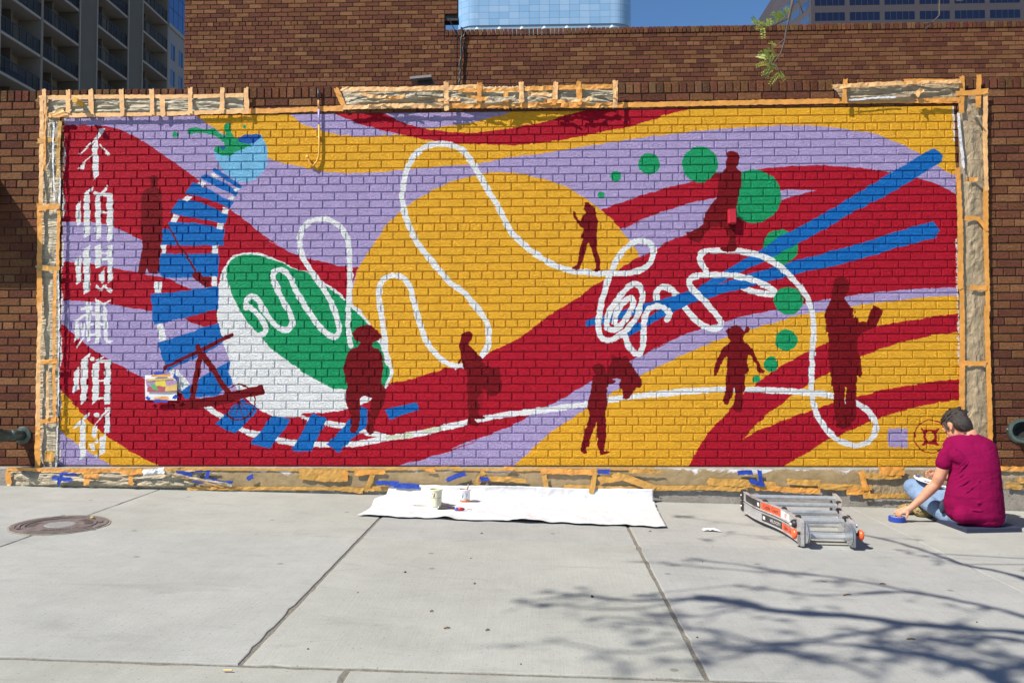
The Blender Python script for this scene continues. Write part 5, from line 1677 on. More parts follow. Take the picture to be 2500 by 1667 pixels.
ring_seg(MR * 0.50, MR * 0.68, 2.9, 3.7, 0.0035, 0.0055, 'letter_band', M_IRON_D)
ring_seg(MR * 0.50, MR * 0.68, 4.6, 5.9, 0.0035, 0.0055, 'letter_band', M_IRON_D)
for k in range(22):
    a = (0.28 + k * 0.085) if k < 11 else (4.63 + (k - 11) * 0.11)
    ring_seg(MR * 0.53, MR * 0.65, a, a + 0.045, 0.0045, 0.0085, 'raised_mark', M_IRON, 3)
mb = MB()
mb.lathe([(0.001, 0.0075), (MR * 0.30, 0.0075), (MR * 0.33, 0.004)], 40, base, RG)
m = Mat('worn_grey_centre')
v = m.pos()
ck = m.n('ShaderNodeTexVoronoi')
ck.inputs['Scale'].default_value = 110
m.l(v, ck.inputs['Vector'])
m.col(m.ramp(ck.outputs['Distance'], [(0.1, (0.10, 0.10, 0.10, 1)), (0.5, (0.30, 0.30, 0.30, 1))])).rough(0.6, 0.3)
mb.build('centre_disc', m.m, mh)
mb = MB()
mb.ell(gp(-3.09, -1.31, 0.016), (0.016, 0.011, 0.010), None, 10, 6)
tag(mb.build('leaf_scrap', simple('yellow_scrap', (0.50, 0.36, 0.10, 1), 0.7), origin=gp(-3.09, -1.31)), 'small yellow scrap lying on the manhole cover', 'litter')

# ------------------------------------------------------------------ white drop cloth
m = Mat('white_canvas')
v = m.pos()
m.col(m.ramp(m.noise(v, 5, 5), [(0.3, (0.50, 0.50, 0.505, 1)), (0.7, (0.56, 0.56, 0.565, 1))])).rough(0.85)
wv = m.noise(v, 9, 5, 0.6, 1.4)
m.bump(wv, 0.3, 0.03)
M_CANVAS = m.m
NXC, NYC = 150, 64
vs, fs = [], []
def cloth_h(x, y, s, t):
    h = 0.003 + 0.011 * ridge(x, y, 41, 2.6, 3.4, 3) + 0.006 * ridge(x, y, 42, 8, 8, 3)
    # lifted folds of the near edge
    for cx_, w_, a_ in ((-0.66, 0.055, 0.020), (-0.10, 0.075, 0.022), (0.02, 0.05, 0.010), (0.62, 0.03, 0.008), (-1.2, 0.05, 0.006)):
        h += a_ * math.exp(-((x - cx_) / w_) ** 2) * math.exp(-t * 9)
    # crease running along the middle and the thick fold by the wall
    h += 0.030 * math.exp(-((x + 1.02) / 0.25) ** 2) * math.exp(-((y + 0.36 + 0.05 * math.sin(x * 5)) / 0.05) ** 2)
    h += 0.018 * math.exp(-((y + 0.24 + 0.03 * math.sin(x * 3)) / 0.06) ** 2) * (0.6 + 0.4 * math.sin(x * 7 + 1))
    return h
for j in range(NYC + 1):
    for i in range(NXC + 1):
        s, t = i / NXC, j / NYC
        xl = -1.315 - 0.0 * t + 0.05 * t + (0.03 * math.sin(t * 7) if i == 0 else 0)
        xr = 0.905 + 0.05 * t
        x = xl + (xr - xl) * s
        yf = -0.975 - 0.125 * s + 0.012 * math.sin(s * 31) + 0.008 * math.sin(s * 77)
        L = (-0.105 - yf) + 0.10
        d = L * t
        yb = -0.105 + 0.02 * math.sin(x * 4)
        if yf + d < yb:
            y = yf + d
            vs.append(gp(x, y, cloth_h(x, y, s, t)))
        else:
            e = yf + d - yb
            hh = cloth_h(x, yb, s, t)
            vs.append((x, yb + 0.03 * math.sin(min(1.2, e * 14)) - 0.012 * ridge(x, e, 44, 6, 12, 3), gz(x, yb) + hh + e * (0.9 + 0.12 * math.sin(x * 3.3))))
for j in range(NYC):
    for i in range(NXC):
        a = j * (NXC + 1) + i
        fs.append((a, a + 1, a + NXC + 2, a + NXC + 1))
mb = MB()
mb.add(vs, fs)
cl = mb.build('drop_cloth', M_CANVAS, origin=gp(-0.2, -0.6), smooth=True)
sd = cl.modifiers.new('thick', 'SOLIDIFY')
sd.thickness = 0.0016
sd.offset = 1
tag(cl, 'rumpled white canvas drop cloth spread at the foot of the mural', 'drop cloth')
CLZ = 0.016
# ------------------------------------------------------------------ yogurt tubs with paint
def wrap_text(body, size, R, cz, ang0, c, mat, parent, arc=None, name='lettering'):
    """lettering laid on the tub's round side; arc = radius to bend it round a roundel"""
    tv, tf = text_mesh(body, size)
    out = []
    for (x, y, z) in tv:
        if arc:
            a = -x / arc
            x, y = (arc + y) * math.sin(-a), (arc + y) * math.cos(a)
        th = ang0 + x / R(cz + y)
        r = R(cz + y) + 0.0007
        out.append((c[0] + r * math.sin(th), c[1] - r * math.cos(th), c[2] + cz + y))
    mb = MB()
    mb.add(out, tf)
    return mb.build(name, mat, parent)
def side_patch(R, z0, z1, a0, a1, c, mat, parent, name, off=0.0005, n=20):
    mb = MB()
    vs, fs = [], []
    for i in range(n + 1):
        a = a0 + (a1 - a0) * i / n
        for z in (z0, z1):
            r = R(z) + off
            vs.append((c[0] + r * math.sin(a), c[1] - r * math.cos(a), c[2] + z))
    for i in range(n):
        fs.append((2 * i, 2 * i + 2, 2 * i + 3, 2 * i + 1))
    mb.add(vs, fs)
    return mb.build(name, mat, parent)
def tub(c, rb, rt, h, body_mat, label, paint):
    t = thing('yogurt_tub', c, label, 'tub')
    mb = MB()
    mb.lathe([(0.001, 0.002), (rb * 0.97, 0.0), (rb, 0.004), (rt, h - 0.008), (rt + 0.004, h - 0.008), (rt + 0.005, h - 0.003), (rt + 0.003, h), (rt - 0.001, h), (rt - 0.003, h - 0.01), (rb * 0.98 + (rt - rb) * 0.55, h * 0.55), (0.001, h * 0.55)], 40, c)
    smooth_by_angle(mb.build('cup', body_mat, t), 50)
    R = lambda z: rb + (rt - rb) * max(0, z) / h
    mb = MB()
    mb.lathe([(0.001, h * 0.60), (R(h * 0.6) - 0.0035, h * 0.605)], 30, c)
    mb.build('paint', paint, t)
    mb = MB()
    vs, fs = [], []
    for i in range(24):
        a0, a1 = 2 * math.pi * i / 24, 2 * math.pi * (i + 1) / 24
        lo = h * (0.72 + 0.15 * math.sin(i * 1.9) * math.sin(i * 0.7))
        for a in (a0, a1):
            for z in (lo, h * 0.97):
                r = R(z) - 0.0038
                vs.append((c[0] + r * math.sin(a), c[1] - r * math.cos(a), c[2] + z))
        k = i * 4
        fs.append((k, k + 1, k + 3, k + 2))
    mb.add(vs, fs)
    mb.build('paint_smear', paint, t)
    return t, R
M_CREAM = simple('cream_plastic', (0.72, 0.69, 0.50, 1), 0.35, var=0.05)
M_WHITEP = simple('white_plastic', (0.78, 0.78, 0.78, 1), 0.35, var=0.04)
M_INKB = simple('brown_ink', (0.16, 0.09, 0.03, 1), 0.5)
M_INKN = simple('navy_ink', (0.02, 0.055, 0.12, 1), 0.5)
M_INKK = simple('dark_ink', (0.03, 0.03, 0.03, 1), 0.5)
M_ORNG = simple('orange_print', (0.75, 0.17, 0.05, 1), 0.4)
c = gp(-0.79, -0.575, CLZ)
t1, R1 = tub(c, 0.040, 0.049, 0.132, M_CREAM, 'cream yogurt tub of pale yellow paint with a brown cow print', simple('pale_yellow_paint', (0.62, 0.60, 0.30, 1), 0.3))
wrap_text('BROWN COW', 0.014, R1, 0.068, 0.0, c, M_INKK, t1)
wrap_text('WHOLE MILK YOGURT', 0.005, R1, 0.054, 0.05, c, M_ORNG, t1)
# the cow mark
mb = MB()
for (dx, dz, sx_, sz_) in ((-0.014, 0.098, 0.011, 0.008), (-0.008, 0.086, 0.007, 0.010), (-0.022, 0.103, 0.006, 0.003), (-0.004, 0.104, 0.006, 0.003), (-0.013, 0.078, 0.005, 0.004)):
    vs = []
    for k in range(12):
        a = 2 * math.pi * k / 12
        z = dz + sz_ * math.sin(a)
        x = dx + sx_ * math.cos(a)
        th = x / R1(z)
        r = R1(z) + 0.0006
        vs.append((c[0] + r * math.sin(th), c[1] - r * math.cos(th), c[2] + z))
    mb.add(vs, [tuple(range(12))])
mb.build('cow_mark', M_INKB, t1)
c = gp(-0.585, -0.365, CLZ)
t2, R2 = tub(c, 0.038, 0.046, 0.101, M_WHITEP, 'white yogurt tub with a navy trident roundel and orange base band', simple('pink_paint', (0.62, 0.40, 0.40, 1), 0.3))
side_patch(R2, 0.003, 0.019, -1.5, 1.5, c, M_ORNG, t2, 'orange_band')
side_patch(R2, 0.019, 0.028, 0.25, 0.9, c, simple('honey_print', (0.78, 0.42, 0.12, 1), 0.4), t2, 'honey_drip')
mb = MB()
vs = []
for k in range(24):
    a = 2 * math.pi * k / 24
    z, x = 0.046 + 0.019 * math.sin(a), 0.019 * math.cos(a)
    r = R2(z) + 0.0006
    vs.append((c[0] + r * math.sin(x / r), c[1] - r * math.cos(x / r), c[2] + z))
mb.add(vs, [tuple(range(24))])
mb.build('roundel', M_INKN, t2)
mb = MB()
for x0_, x1_, z0_, z1_ in ((-0.001, 0.001, 0.033, 0.060), (-0.007, -0.005, 0.044, 0.058), (0.005, 0.007, 0.044, 0.058), (-0.007, 0.007, 0.043, 0.0455)):
    vs = []
    for x_, z_ in ((x0_, z0_), (x1_, z0_), (x1_, z1_), (x0_, z1_)):
        r = R2(z_) + 0.0012
        vs.append((c[0] + r * math.sin(x_ / r), c[1] - r * math.cos(x_ / r), c[2] + z_))
    mb.add(vs, [(0, 1, 2, 3)])
mb.build('trident', M_WHITEP, t2)
wrap_text('GREEK GODS', 0.0125, R2, 0.046, 0.0, c, M_INKK, t2, arc=0.028)
# brush left in the second tub
M_WOOD = simple('pale_wood', (0.50, 0.36, 0.20, 1), 0.6)
br = thing('paint_brush', c, 'wooden paint brush handle leaning in the trident tub', 'brush')
mb = MB()
a, b = Vector(c) + Vector((0.012, 0.0, 0.07)), Vector(c) + Vector((0.030, -0.012, 0.142))
mb.tube([a, a.lerp(b, 0.5), a.lerp(b, 0.8), b], [0.006, 0.008, 0.006, 0.003], 8)
mb.build('handle', M_WOOD, br, smooth=True)
mb = MB()
mb.tube([a + Vector((-0.006, 0.002, -0.02)), a], [0.011, 0.009], 8)
mb.build('ferrule', simple('brush_ferrule', (0.5, 0.5, 0.5, 1), 0.3, 0.9), br)
# phone
ph = thing('mobile_phone', gp(-0.70, -0.665, CLZ), 'dark mobile phone lying flat on the drop cloth before the cream tub', 'phone')
Rp = RG @ rotz(0.12)
pc = gp(-0.695, -0.668, CLZ + 0.003)
mb = MB()
mb.box((-0.072, -0.036, 0), (0.072, 0.036, 0.0085), None, Rp, pc, bev=0.003)
mb.build('case', simple('black_phone_case', (0.03, 0.026, 0.024, 1), 0.45), ph)
mb = MB()
mb.box((-0.060, -0.032, 0.0087), (0.060, 0.032, 0.0094), None, Rp, pc)
mb.build('screen', simple('phone_glass', (0.02, 0.017, 0.015, 1), 0.12), ph)
mb = MB()
mb.box((-0.070, -0.033, 0.0086), (-0.0605, 0.033, 0.0093), None, Rp, pc)
mb.box((0.0605, -0.033, 0.0086), (0.070, 0.033, 0.0093), None, Rp, pc)
mb.build('bezel', simple('phone_white', (0.7, 0.7, 0.7, 1), 0.3), ph)
# screwdriver
sdv = thing('screwdriver', gp(-0.575, -0.735, CLZ), 'short screwdriver with a red and blue handle on the drop cloth', 'screwdriver')
q0, q1, q2, q3 = [Vector(gp(-0.628 + 0.13 * s_, -0.745 + 0.025 * s_, CLZ + 0.014)) for s_ in (0, 0.20, 0.50, 1.0)]
mb = MB()
mb.tube([q0, q0.lerp(q1, 0.3), q1], [0.008, 0.012, 0.0125], 10)
mb.build('handle_end', simple('clear_blue_plastic', (0.10, 0.12, 0.40, 1), 0.25), sdv, smooth=True)
mb = MB()
mb.tube([q1, q1.lerp(q2, 0.5), q2], [0.0126, 0.0130, 0.0105], 10)
mb.build('handle', simple('red_plastic', (0.50, 0.02, 0.03, 1), 0.25), sdv, smooth=True)
mb = MB()
mb.tube([q2, q2.lerp(q3, 0.12)], [0.0108, 0.007], 10)
mb.build('collar', simple('blue_plastic', (0.015, 0.02, 0.20, 1), 0.3), sdv, smooth=True)
mb = MB()
mb.tube([q2.lerp(q3, 0.12), q3 - Vector((0, 0, 0.006))], [0.003, 0.0028], 8)
mb.build('shaft', simple('tool_steel', (0.6, 0.6, 0.62, 1), 0.25, 0.95), sdv, smooth=True)
# crumpled rag behind the cream tub
vs, fs = [], []
for j in range(17):
    for i in range(25):
        s, t_ = i / 24, j / 16
        x, y = -0.97 + 0.26 * s, -0.56 + 0.14 * t_
        e = math.sin(math.pi * s) * math.sin(math.pi * t_)
        vs.append(gp(x + 0.015 * mnoise.noise(Vector((s * 5, t_ * 5, 1))), y, CLZ + 0.002 + 0.052 * e * ridge(x, y, 51, 16, 16, 3)))
for j in range(16):
    for i in range(24):
        a = j * 25 + i
        fs.append((a, a + 1, a + 26, a + 25))
mb = MB()
mb.add(vs, fs)
m = Mat('paint_stained_rag')
v = m.pos()
m.col(m.ramp(m.noise(v, 30, 3), [(0.50, (0.72, 0.70, 0.62, 1)), (0.60, (0.60, 0.25, 0.22, 1)), (0.66, (0.70, 0.68, 0.62, 1))])).rough(0.9)
tag(mb.build('rag', m.m, origin=gp(-0.84, -0.49, CLZ), smooth=True), 'crumpled paint stained rag beside the cream tub', 'rag')

# ------------------------------------------------------------------ folded aluminium ladder
m = Mat('brushed_aluminium')
v = m.pos((1, 1, 1))
m.col(m.ramp(m.noise(v, 40, 4), [(0.3, (0.42, 0.42, 0.42, 1)), (0.7, (0.56, 0.56, 0.555, 1))])).rough(0.42, 0.45)
M_ALU = m.m
M_RUB = simple('black_ladder_plastic', (0.022, 0.018, 0.018, 1), 0.5)
M_KNOB = simple('orange_ladder_knob', (0.80, 0.12, 0.03, 1), 0.3)
M_LABK = simple('black_sticker', (0.03, 0.03, 0.032, 1), 0.4)
M_LABO = simple('orange_sticker', (0.80, 0.10, 0.03, 1), 0.4)
M_LABW = simple('white_sticker', (0.72, 0.70, 0.68, 1), 0.4)
ld = thing('folding_ladder', gp(1.88, -1.1), 'folded aluminium ladder with orange knobs lying on the pavement', 'ladder')
YN, YF = -1.545, -0.58                       # hinge end, base end
def ladder_pt(s, side, h, inset=0.0):
    """s: 0 at the hinges .. 1 at the base; side -1 left, +1 right"""
    half = 0.158 + 0.06 * s + 0.165 / (1 + math.exp(-(s - 0.55) * 9)) * 0.75
    x = 1.858 + 0.065 * s + side * (half - inset)
    y = YN + (YF - YN) * s + (0.02 if side > 0 else 0) * s
    return Vector((x, y, gz(x, y) + h))
def rail(side, h0, h1, inset, name, ext=0.0):
    n = 18
    w = 0.022
    vs, fs = [], []
    for i in range(n + 1):
        s = -0.02 + (1.04 + ext) * i / n
        lift = 0.022 + 0.018 * s
        for dx, h in ((-w / 2, h0), (w / 2, h0), (w / 2, h1), (-w / 2, h1)):
            p = ladder_pt(s, side, h + lift, inset)
            vs.append((p.x + dx, p.y, p.z))
    for i in range(n):
        a, b = i * 4, i * 4 + 4
        for j in range(4):
            k = (j + 1) % 4
            fs.append((a + j, b + j, b + k, a + k))
    fs += [(0, 1, 2, 3), (n * 4 + 3, n * 4 + 2, n * 4 + 1, n * 4)]
    mb = MB()
    mb.add(vs, fs)
    return mb.build(name, M_ALU, ld, fixn=True)
LAY = ((0.0, 0.070, 0.0), (0.082, 0.150, 0.0))
for (h0, h1, ins) in LAY:
    for side in (-1, 1):
        rail(side, h0, h1, ins, 'rail')
        # raised flanges of the channel
        for hh in (h0 - 0.001, h1 - 0.006):
            n = 18
            mb = MB()
            mb.tube([ladder_pt(-0.01 + 1.02 * i / n, side, hh + 0.003 + 0.022 + 0.018 * (-0.01 + 1.02 * i / n), ins) + Vector((side * 0.0115, 0, 0)) for i in range(n + 1)], 0.004, 6)
            mb.build('flange', M_ALU, ld, smooth=True)
        p = ladder_pt(1.035, side, (h0 + h1) / 2 + 0.040, ins)
        mb = MB()
        mb.box((p.x - 0.022, p.y - 0.045, p.z - 0.044), (p.x + 0.022, p.y + 0.022, p.z + 0.044), bev=0.012)
        ft_ = mb.build('foot', M_RUB, ld)
        mb = MB()
        mb.lathe([(0.001, 0.0), (0.008, 0.0), (0.006, 0.004)], 10, (p.x - 0.022 if side < 0 else p.x + 0.022, p.y - 0.01, p.z), axis_rot((side, 0, 0)))
        mb.build('bolt', M_ALU, ft_)
for li, (h0, h1, ins) in enumerate(LAY):
    for s in ((0.10, 0.36, 0.62, 0.90) if li else (0.045, 0.13, 0.39, 0.65)):
        hm = h0 + 0.5 * (h1 - h0) + 0.022 + 0.018 * s + (0.012 if li else 0)
        a, b = ladder_pt(s, -1, hm, 0.012), ladder_pt(s, 1, hm, 0.012)
        mb = MB()
        vs, fs = [], []
        hexa = [(-0.013, -0.013), (0.013, -0.013), (0.016, 0.0), (0.013, 0.014), (0.006, 0.016), (0.005, 0.013), (0.001, 0.013), (0.0, 0.016), (-0.006, 0.016), (-0.007, 0.013), (-0.013, 0.014), (-0.016, 0.0)]
        for p in (a, b):
            for dy, dz in hexa: vs.append((p.x, p.y + dy, p.z + dz))
        k = len(hexa)
        for j in range(k): fs.append((j, (j + 1) % k, k + (j + 1) % k, k + j))
        fs += [tuple(range(k)), tuple(range(2 * k - 1, k - 1, -1))]
        mb.add(vs, fs)
        rgn = mb.build('rung', M_ALU, ld, fixn=True)
        if li and s < 0.9:
            for p, sd_ in ((a, 1), (b, -1)):
                mb = MB()
                mb.box((p.x - 0.017, p.y - 0.018, p.z - 0.006), (p.x + 0.017, p.y + 0.018, p.z + 0.034), bev=0.007)
                mb.build('rung_plug', M_RUB, rgn)
for side in (-1, 1):
    p = ladder_pt(-0.035, side, 0.098, 0.0)
    hg = MB()
    Rx = axis_rot((1, 0, 0))
    x0_ = p.x + side * -0.018
    hg.lathe([(0.001, -0.009), (0.060, -0.009), (0.069, -0.007), (0.069, -0.003), (0.060, -0.001), (0.060, 0.001), (0.069, 0.003), (0.069, 0.007), (0.060, 0.009), (0.030, 0.009), (0.026, 0.016), (0.001, 0.016)], 32, (x0_, p.y, p.z), Rx)
    h_ = smooth_by_angle(hg.build('hinge', simple('hinge_metal_%d' % (side > 0), (0.62, 0.64, 0.68, 1), 0.25, 0.85), ld), 35)
    mb = MB()
    mb.prism([(-0.02, -0.085), (0.05, -0.085), (0.10, -0.03), (0.10, 0.04), (0.03, 0.085), (-0.03, 0.07)], lambda a_, b_, d_: (p.x + d_, p.y + a_ + 0.01, p.z + b_), -0.010 + side * 0.006, 0.010 + side * 0.006)
    mb.build('hinge_plate', M_ALU, h_, fixn=True)
    mb = MB()
    kx = p.x + side * 0.045
    mb.tube([(p.x, p.y + 0.01, p.z - 0.005), (kx, p.y + 0.01, p.z - 0.005)], 0.010, 10)
    mb.build('knob_shaft', M_RUB, h_, smooth=True)
    mb = MB()
    mb.lathe([(0.001, -0.012), (0.026, -0.012), (0.034, -0.004), (0.034, 0.006), (0.028, 0.013), (0.001, 0.014)], 24, (kx + side * 0.008, p.y + 0.005, p.z - 0.008), axis_rot((side, 0, 0)))
    smooth_by_angle(mb.build('knob', M_KNOB, h_), 45)
    p2 = ladder_pt(0.07, side, 0.135, 0.0)
    mb = MB()
    mb.ell((p2.x + side * 0.022, p2.y, p2.z), (0.026, 0.034, 0.028))
    mb.build('lock_tab', M_RUB, ld, smooth=True)
    mb = MB()
    mb.lathe([(0.001, 0.0), (0.013, 0.0), (0.012, 0.01), (0.001, 0.012)], 12, (p2.x + side * 0.046, p2.y - 0.01, p2.z - 0.004), axis_rot((side, -0.3, 0)))
    mb.build('pin', M_ALU, ld, smooth=True)
# stickers on the outer face of the left rails
def sticker(s0, s1, hlo, hhi, mat, name, off=0.0008, n=6):
    mb = MB()
    vs, fs = [], []
    for i in range(n + 1):
        s = s0 + (s1 - s0) * i / n
        for h in (hlo, hhi):
            p = ladder_pt(s, -1, h + 0.022 + 0.018 * s, 0.0)
            vs.append((p.x - 0.0112 - off, p.y, p.z))
    for i in range(n): fs.append((2 * i, 2 * i + 1, 2 * i + 3, 2 * i + 2))
    mb.add(vs, fs)
    return mb.build(name, mat, ld)
def rail_text(body, size, sc, h, mat):
    tv, tf = text_mesh(body, size)
    L = abs(YF - YN)
    out = []
    for x, y, z in tv:
        s = sc - x / L
        p = ladder_pt(s, -1, h + y + 0.022 + 0.018 * s, 0.0)
        out.append((p.x - 0.0140, p.y, p.z))
    mb = MB()
    mb.add(out, tf)
    return mb.build('lettering', mat, ld)
sticker(0.93, 0.70, 0.092, 0.142, M_LABK, 'sticker')
sticker(0.70, 0.64, 0.092, 0.142, M_LABK, 'sticker', 0.001)
sticker(0.685, 0.655, 0.105, 0.130, M_LABW, 'sticker_mark', 0.0014)
sticker(0.63, 0.36, 0.092, 0.142, M_LABO, 'sticker', 0.001)
sticker(0.355, 0.20, 0.092, 0.142, M_LABW, 'sticker', 0.001)
sticker(0.62, 0.53, 0.012, 0.060, M_LABK, 'sticker')
sticker(0.605, 0.575, 0.025, 0.048, M_LABW, 'sticker_mark', 0.0014)
sticker(0.53, 0.34, 0.012, 0.060, M_LABK, 'sticker', 0.001)
sticker(0.335, 0.10, 0.012, 0.060, M_LABO, 'sticker', 0.001)
rail_text('Little Giant', 0.042, 0.495, 0.117, M_LABK)
rail_text('VELOCITY', 0.032, 0.435, 0.036, M_LABW)
rail_text('Little Giant', 0.036, 0.22, 0.036, M_LABK)
rail_text('17', 0.040, 0.28, 0.117, M_LABO)

# ------------------------------------------------------------------ litter on the pavement
M_PEB = simple('dark_pebble', (0.05, 0.035, 0.025, 1), 0.8, scale=80, var=0.4)
M_TWG = simple('dry_twig', (0.16, 0.10, 0.05, 1), 0.8)
def litter(u, v, kind, size, ang, label, group):
    p = onG(u, v)
    q = gp(p[0], p[1])
    mb = MB()
    d = Vector((math.cos(ang), math.sin(ang), 0))
    if kind == 'pebble':
        mb.ell((q[0], q[1], q[2] + size * 0.45), (size, size * 0.8, size * 0.6), rotz(ang), 8, 5)
        o = mb.build('pebble', M_PEB, origin=q)
        rg = random.Random(int(u))
        for vv_ in o.data.vertices:
            vv_.co *= 1 + rg.uniform(-0.18, 0.18)
        return tag(o, label, 'pebble', group)
    if kind == 'twig':
        a = Vector(q) + Vector((0, 0, 0.004))
        mb.tube([a - d * size, a + Vector((0, 0, 0.003)), a + d * size * 0.9], [0.003, 0.0036, 0.002], 6)
        return tag(mb.build('twig', M_TWG, origin=q, smooth=True), label, 'twig', group)
    if kind == 'butt':
        a = Vector(q) + Vector((0, 0, 0.0045))
        mb.tube([a - d * size, a + d * size], 0.004, 8)
        return tag(mb.build('cigarette_end', simple('cigarette_paper', (0.62, 0.42, 0.22, 1), 0.8), origin=q), label, 'cigarette end', group)
for u, v, s_, an_ in ((986, 1404, 0.010, 0.3), (1448, 1464, 0.012, 1.0), (2052, 1452, 0.0, 0), (1148, 1370, 0.006, 0.5), (1272, 1627, 0.005, 0.2), (1720, 1377, 0.006, 0.9), (2367, 1508, 0.006, 0.1), (1705, 1560, 0.007, 0.6), (750, 1587, 0.006, 0.3), (870, 1452, 0.005, 0.9)):
    if s_:
        litter(u, v, 'pebble', s_ * 0.75, an_, 'small dark pebble lying loose on the pale pavement', 'dark pebbles scattered on the pavement')
for u, v, s_, an_ in ((1175, 1310, 0.012, 0.1), (1052, 1500, 0.011, 0.4), (1090, 1541, 0.018, 0.25), (1158, 1433, 0.010, 0.8), (2152, 1424, 0.020, -0.2), (2215, 1554, 0.024, -0.1), (1190, 1546, 0.012, 0.4), (1592, 1304, 0.012, 0.0)):
    litter(u, v, 'twig', s_ * 0.8, an_, 'thin dry twig fragment lying on the pale pavement', 'twig fragments on the pavement')
litter(2068, 1452, 'twig', 0.026, 0.35, 'thick brown twig on the pavement among the branch shadows', None)
litter(1142, 1635, 'butt', 0.014, 0.1, 'cigarette end in the pavement joint', None) if False else litter(558, 1636, 'butt', 0.016, 0.05, 'cigarette end lying along the pavement joint nearest the street', None)
p = onG(1742, 1300)
vs, fs = [], []
for j in range(5):
    for i in range(9):
        s, t_ = i / 8, j / 4
        x, y = p[0] - 0.06 + 0.12 * s, p[1] - 0.03 + 0.06 * t_ - 0.02 * s
        vs.append(gp(x, y, 0.004 + 0.018 * ridge(x, y, 61, 25, 25, 2) * math.sin(math.pi * s)))
for j in range(4):
    for i in range(8):
        a = j * 9 + i
        fs.append((a, a + 1, a + 10, a + 9))
mb = MB()
mb.add(vs, fs)
tag(mb.build('paper_scrap', M_PAPERW, origin=gp(p[0], p[1])), 'torn white paper scrap on the pavement between cloth and ladder', 'paper scrap')
# ------------------------------------------------------------------ seated person and what they use
def Tm(tx, ty, y):
    p = onY(2150 + tx / 4.752, 980 + ty / 4.752, y)
    return Vector(p)
UM = 1.0 / (4.752 * 332.0)
# mat
M_MAT = simple('navy_foam', (0.022, 0.026, 0.060, 1), 0.6, scale=60, var=0.15, bump=0.2)
c0, c1, c2 = Vector(gp(3.034, -0.995)), Vector(gp(3.470, -0.905)), Vector(gp(3.000, -0.575))
c3 = c1 + (c2 - c0)
mt_ = thing('foam_mat', gp(3.25, -0.75), 'navy foam pad under the seated person', 'foam pad')
MAT_H = 0.034
mb = MB()
q = [c0, c1, c3, c2]
ins = [p.lerp((c0 + c3) / 2, 0.02) for p in q]
vs = [tuple(p + Vector((0, 0, 0.001))) for p in q] + [tuple(p + Vector((0, 0, MAT_H - 0.005))) for p in q] + [tuple(p + Vector((0, 0, MAT_H))) for p in ins]
fs = [(3, 2, 1, 0), (8, 9, 10, 11)]
for l in (0, 4):
    for k in range(4):
        j = (k + 1) % 4
        fs.append((l + k, l + j, l + 4 + j, l + 4 + k))
mb.add(vs, fs)
mb.build('pad', M_MAT, mt_)
mb = MB()
pp = c0.lerp(c2, 0.25).lerp(c1, 0.05) + Vector((0, 0, MAT_H + 0.0006))
mb.add([tuple(pp + Vector(d_)) for d_ in ((0, 0, 0), (0.026, 0.003, 0), (0.024, 0.011, 0), (-0.002, 0.008, 0))], [(0, 1, 2, 3)])
mb.build('pad_label', simple('grey_pad_label', (0.35, 0.35, 0.38, 1), 0.5), mt_)
# tape roll on the ground
tc = gp(2.705, -0.632)
tr = thing('tape_roll', tc, 'roll of blue tape on the pavement under the reaching hand', 'tape roll')
mb = MB()
mb.lathe([(0.058, 0.002), (0.060, 0.004), (0.060, 0.036), (0.058, 0.038), (0.041, 0.038), (0.041, 0.002)], 40, tc, RG, close=True)
smooth_by_angle(mb.build('tape', simple('blue_tape_roll', (0.015, 0.05, 0.33, 1), 0.5, scale=200, var=0.1), tr), 40)
mb = MB()
mb.lathe([(0.0408, 0.001), (0.0408, 0.039), (0.038, 0.039), (0.038, 0.001)], 40, tc, RG, close=True)
smooth_by_angle(mb.build('core', simple('tape_core', (0.62, 0.60, 0.58, 1), 0.7), tr), 40)

pers = thing('person', gp(3.20, -0.75), 'person in magenta T-shirt and jeans sitting cross-legged with back turned, reaching for tape', 'person')
m = Mat('skin')
v = m.pos()
m.col(m.ramp(m.noise(v, 22, 4), [(0.3, (0.47, 0.215, 0.125, 1)), (0.7, (0.56, 0.275, 0.175, 1))])).rough(0.5, 0, 0.35)
m.b.inputs['Subsurface Weight'].default_value = 0.08
m.b.inputs['Subsurface Radius'].default_value = (0.012, 0.005, 0.003)
m.bump(m.noise(v, 300, 3), 0.12, 0.001)
M_SKIN = m.m
m = Mat('magenta_cotton')
v = m.pos()
m.col(m.ramp(m.noise(v, 9, 5), [(0.3, (0.165, 0.0025, 0.042, 1)), (0.7, (0.20, 0.003, 0.050, 1))])).rough(0.9, 0, 0.08)
vd = m.n('ShaderNodeMapping')
gg = m.n('ShaderNodeNewGeometry')
m.l(gg.outputs['Position'], vd.inputs['Vector'])
vd.inputs['Rotation'].default_value = (0.0, 0.75, 0.0)
vd.inputs['Scale'].default_value = (3.0, 3.0, 11.0)
f1 = m.noise(vd.outputs[0], 1.0, 3, 0.5, 1.2)
m.bump(f1, 0.35, 0.03)
M_SHIRT = m.m
m = Mat('blue_denim')
v = m.pos()
c = m.ramp(m.noise(v, 14, 5), [(0.3, (0.105, 0.175, 0.30, 1)), (0.7, (0.21, 0.31, 0.45, 1))])
m.col(m.mix(0.25, c, m.ramp(m.noise(m.pos((900, 900, 250)), 1, 2), [(0.3, (0.06, 0.10, 0.19, 1)), (0.7, (0.30, 0.40, 0.52, 1))]))).rough(0.85)
m.bump(m.noise(v, 22, 4, 0.6, 1.5), 0.5, 0.015)
M_DENIM = m.m
m = Mat('dark_hair')
v = m.pos((60, 60, 14))
m.col(m.ramp(m.noise(v, 4, 4, 0.7), [(0.3, (0.014, 0.010, 0.008, 1)), (0.7, (0.045, 0.032, 0.025, 1))])).rough(0.45)
m.bump(m.noise(v, 9, 3), 0.8, 0.006)
M_HAIR = m.m
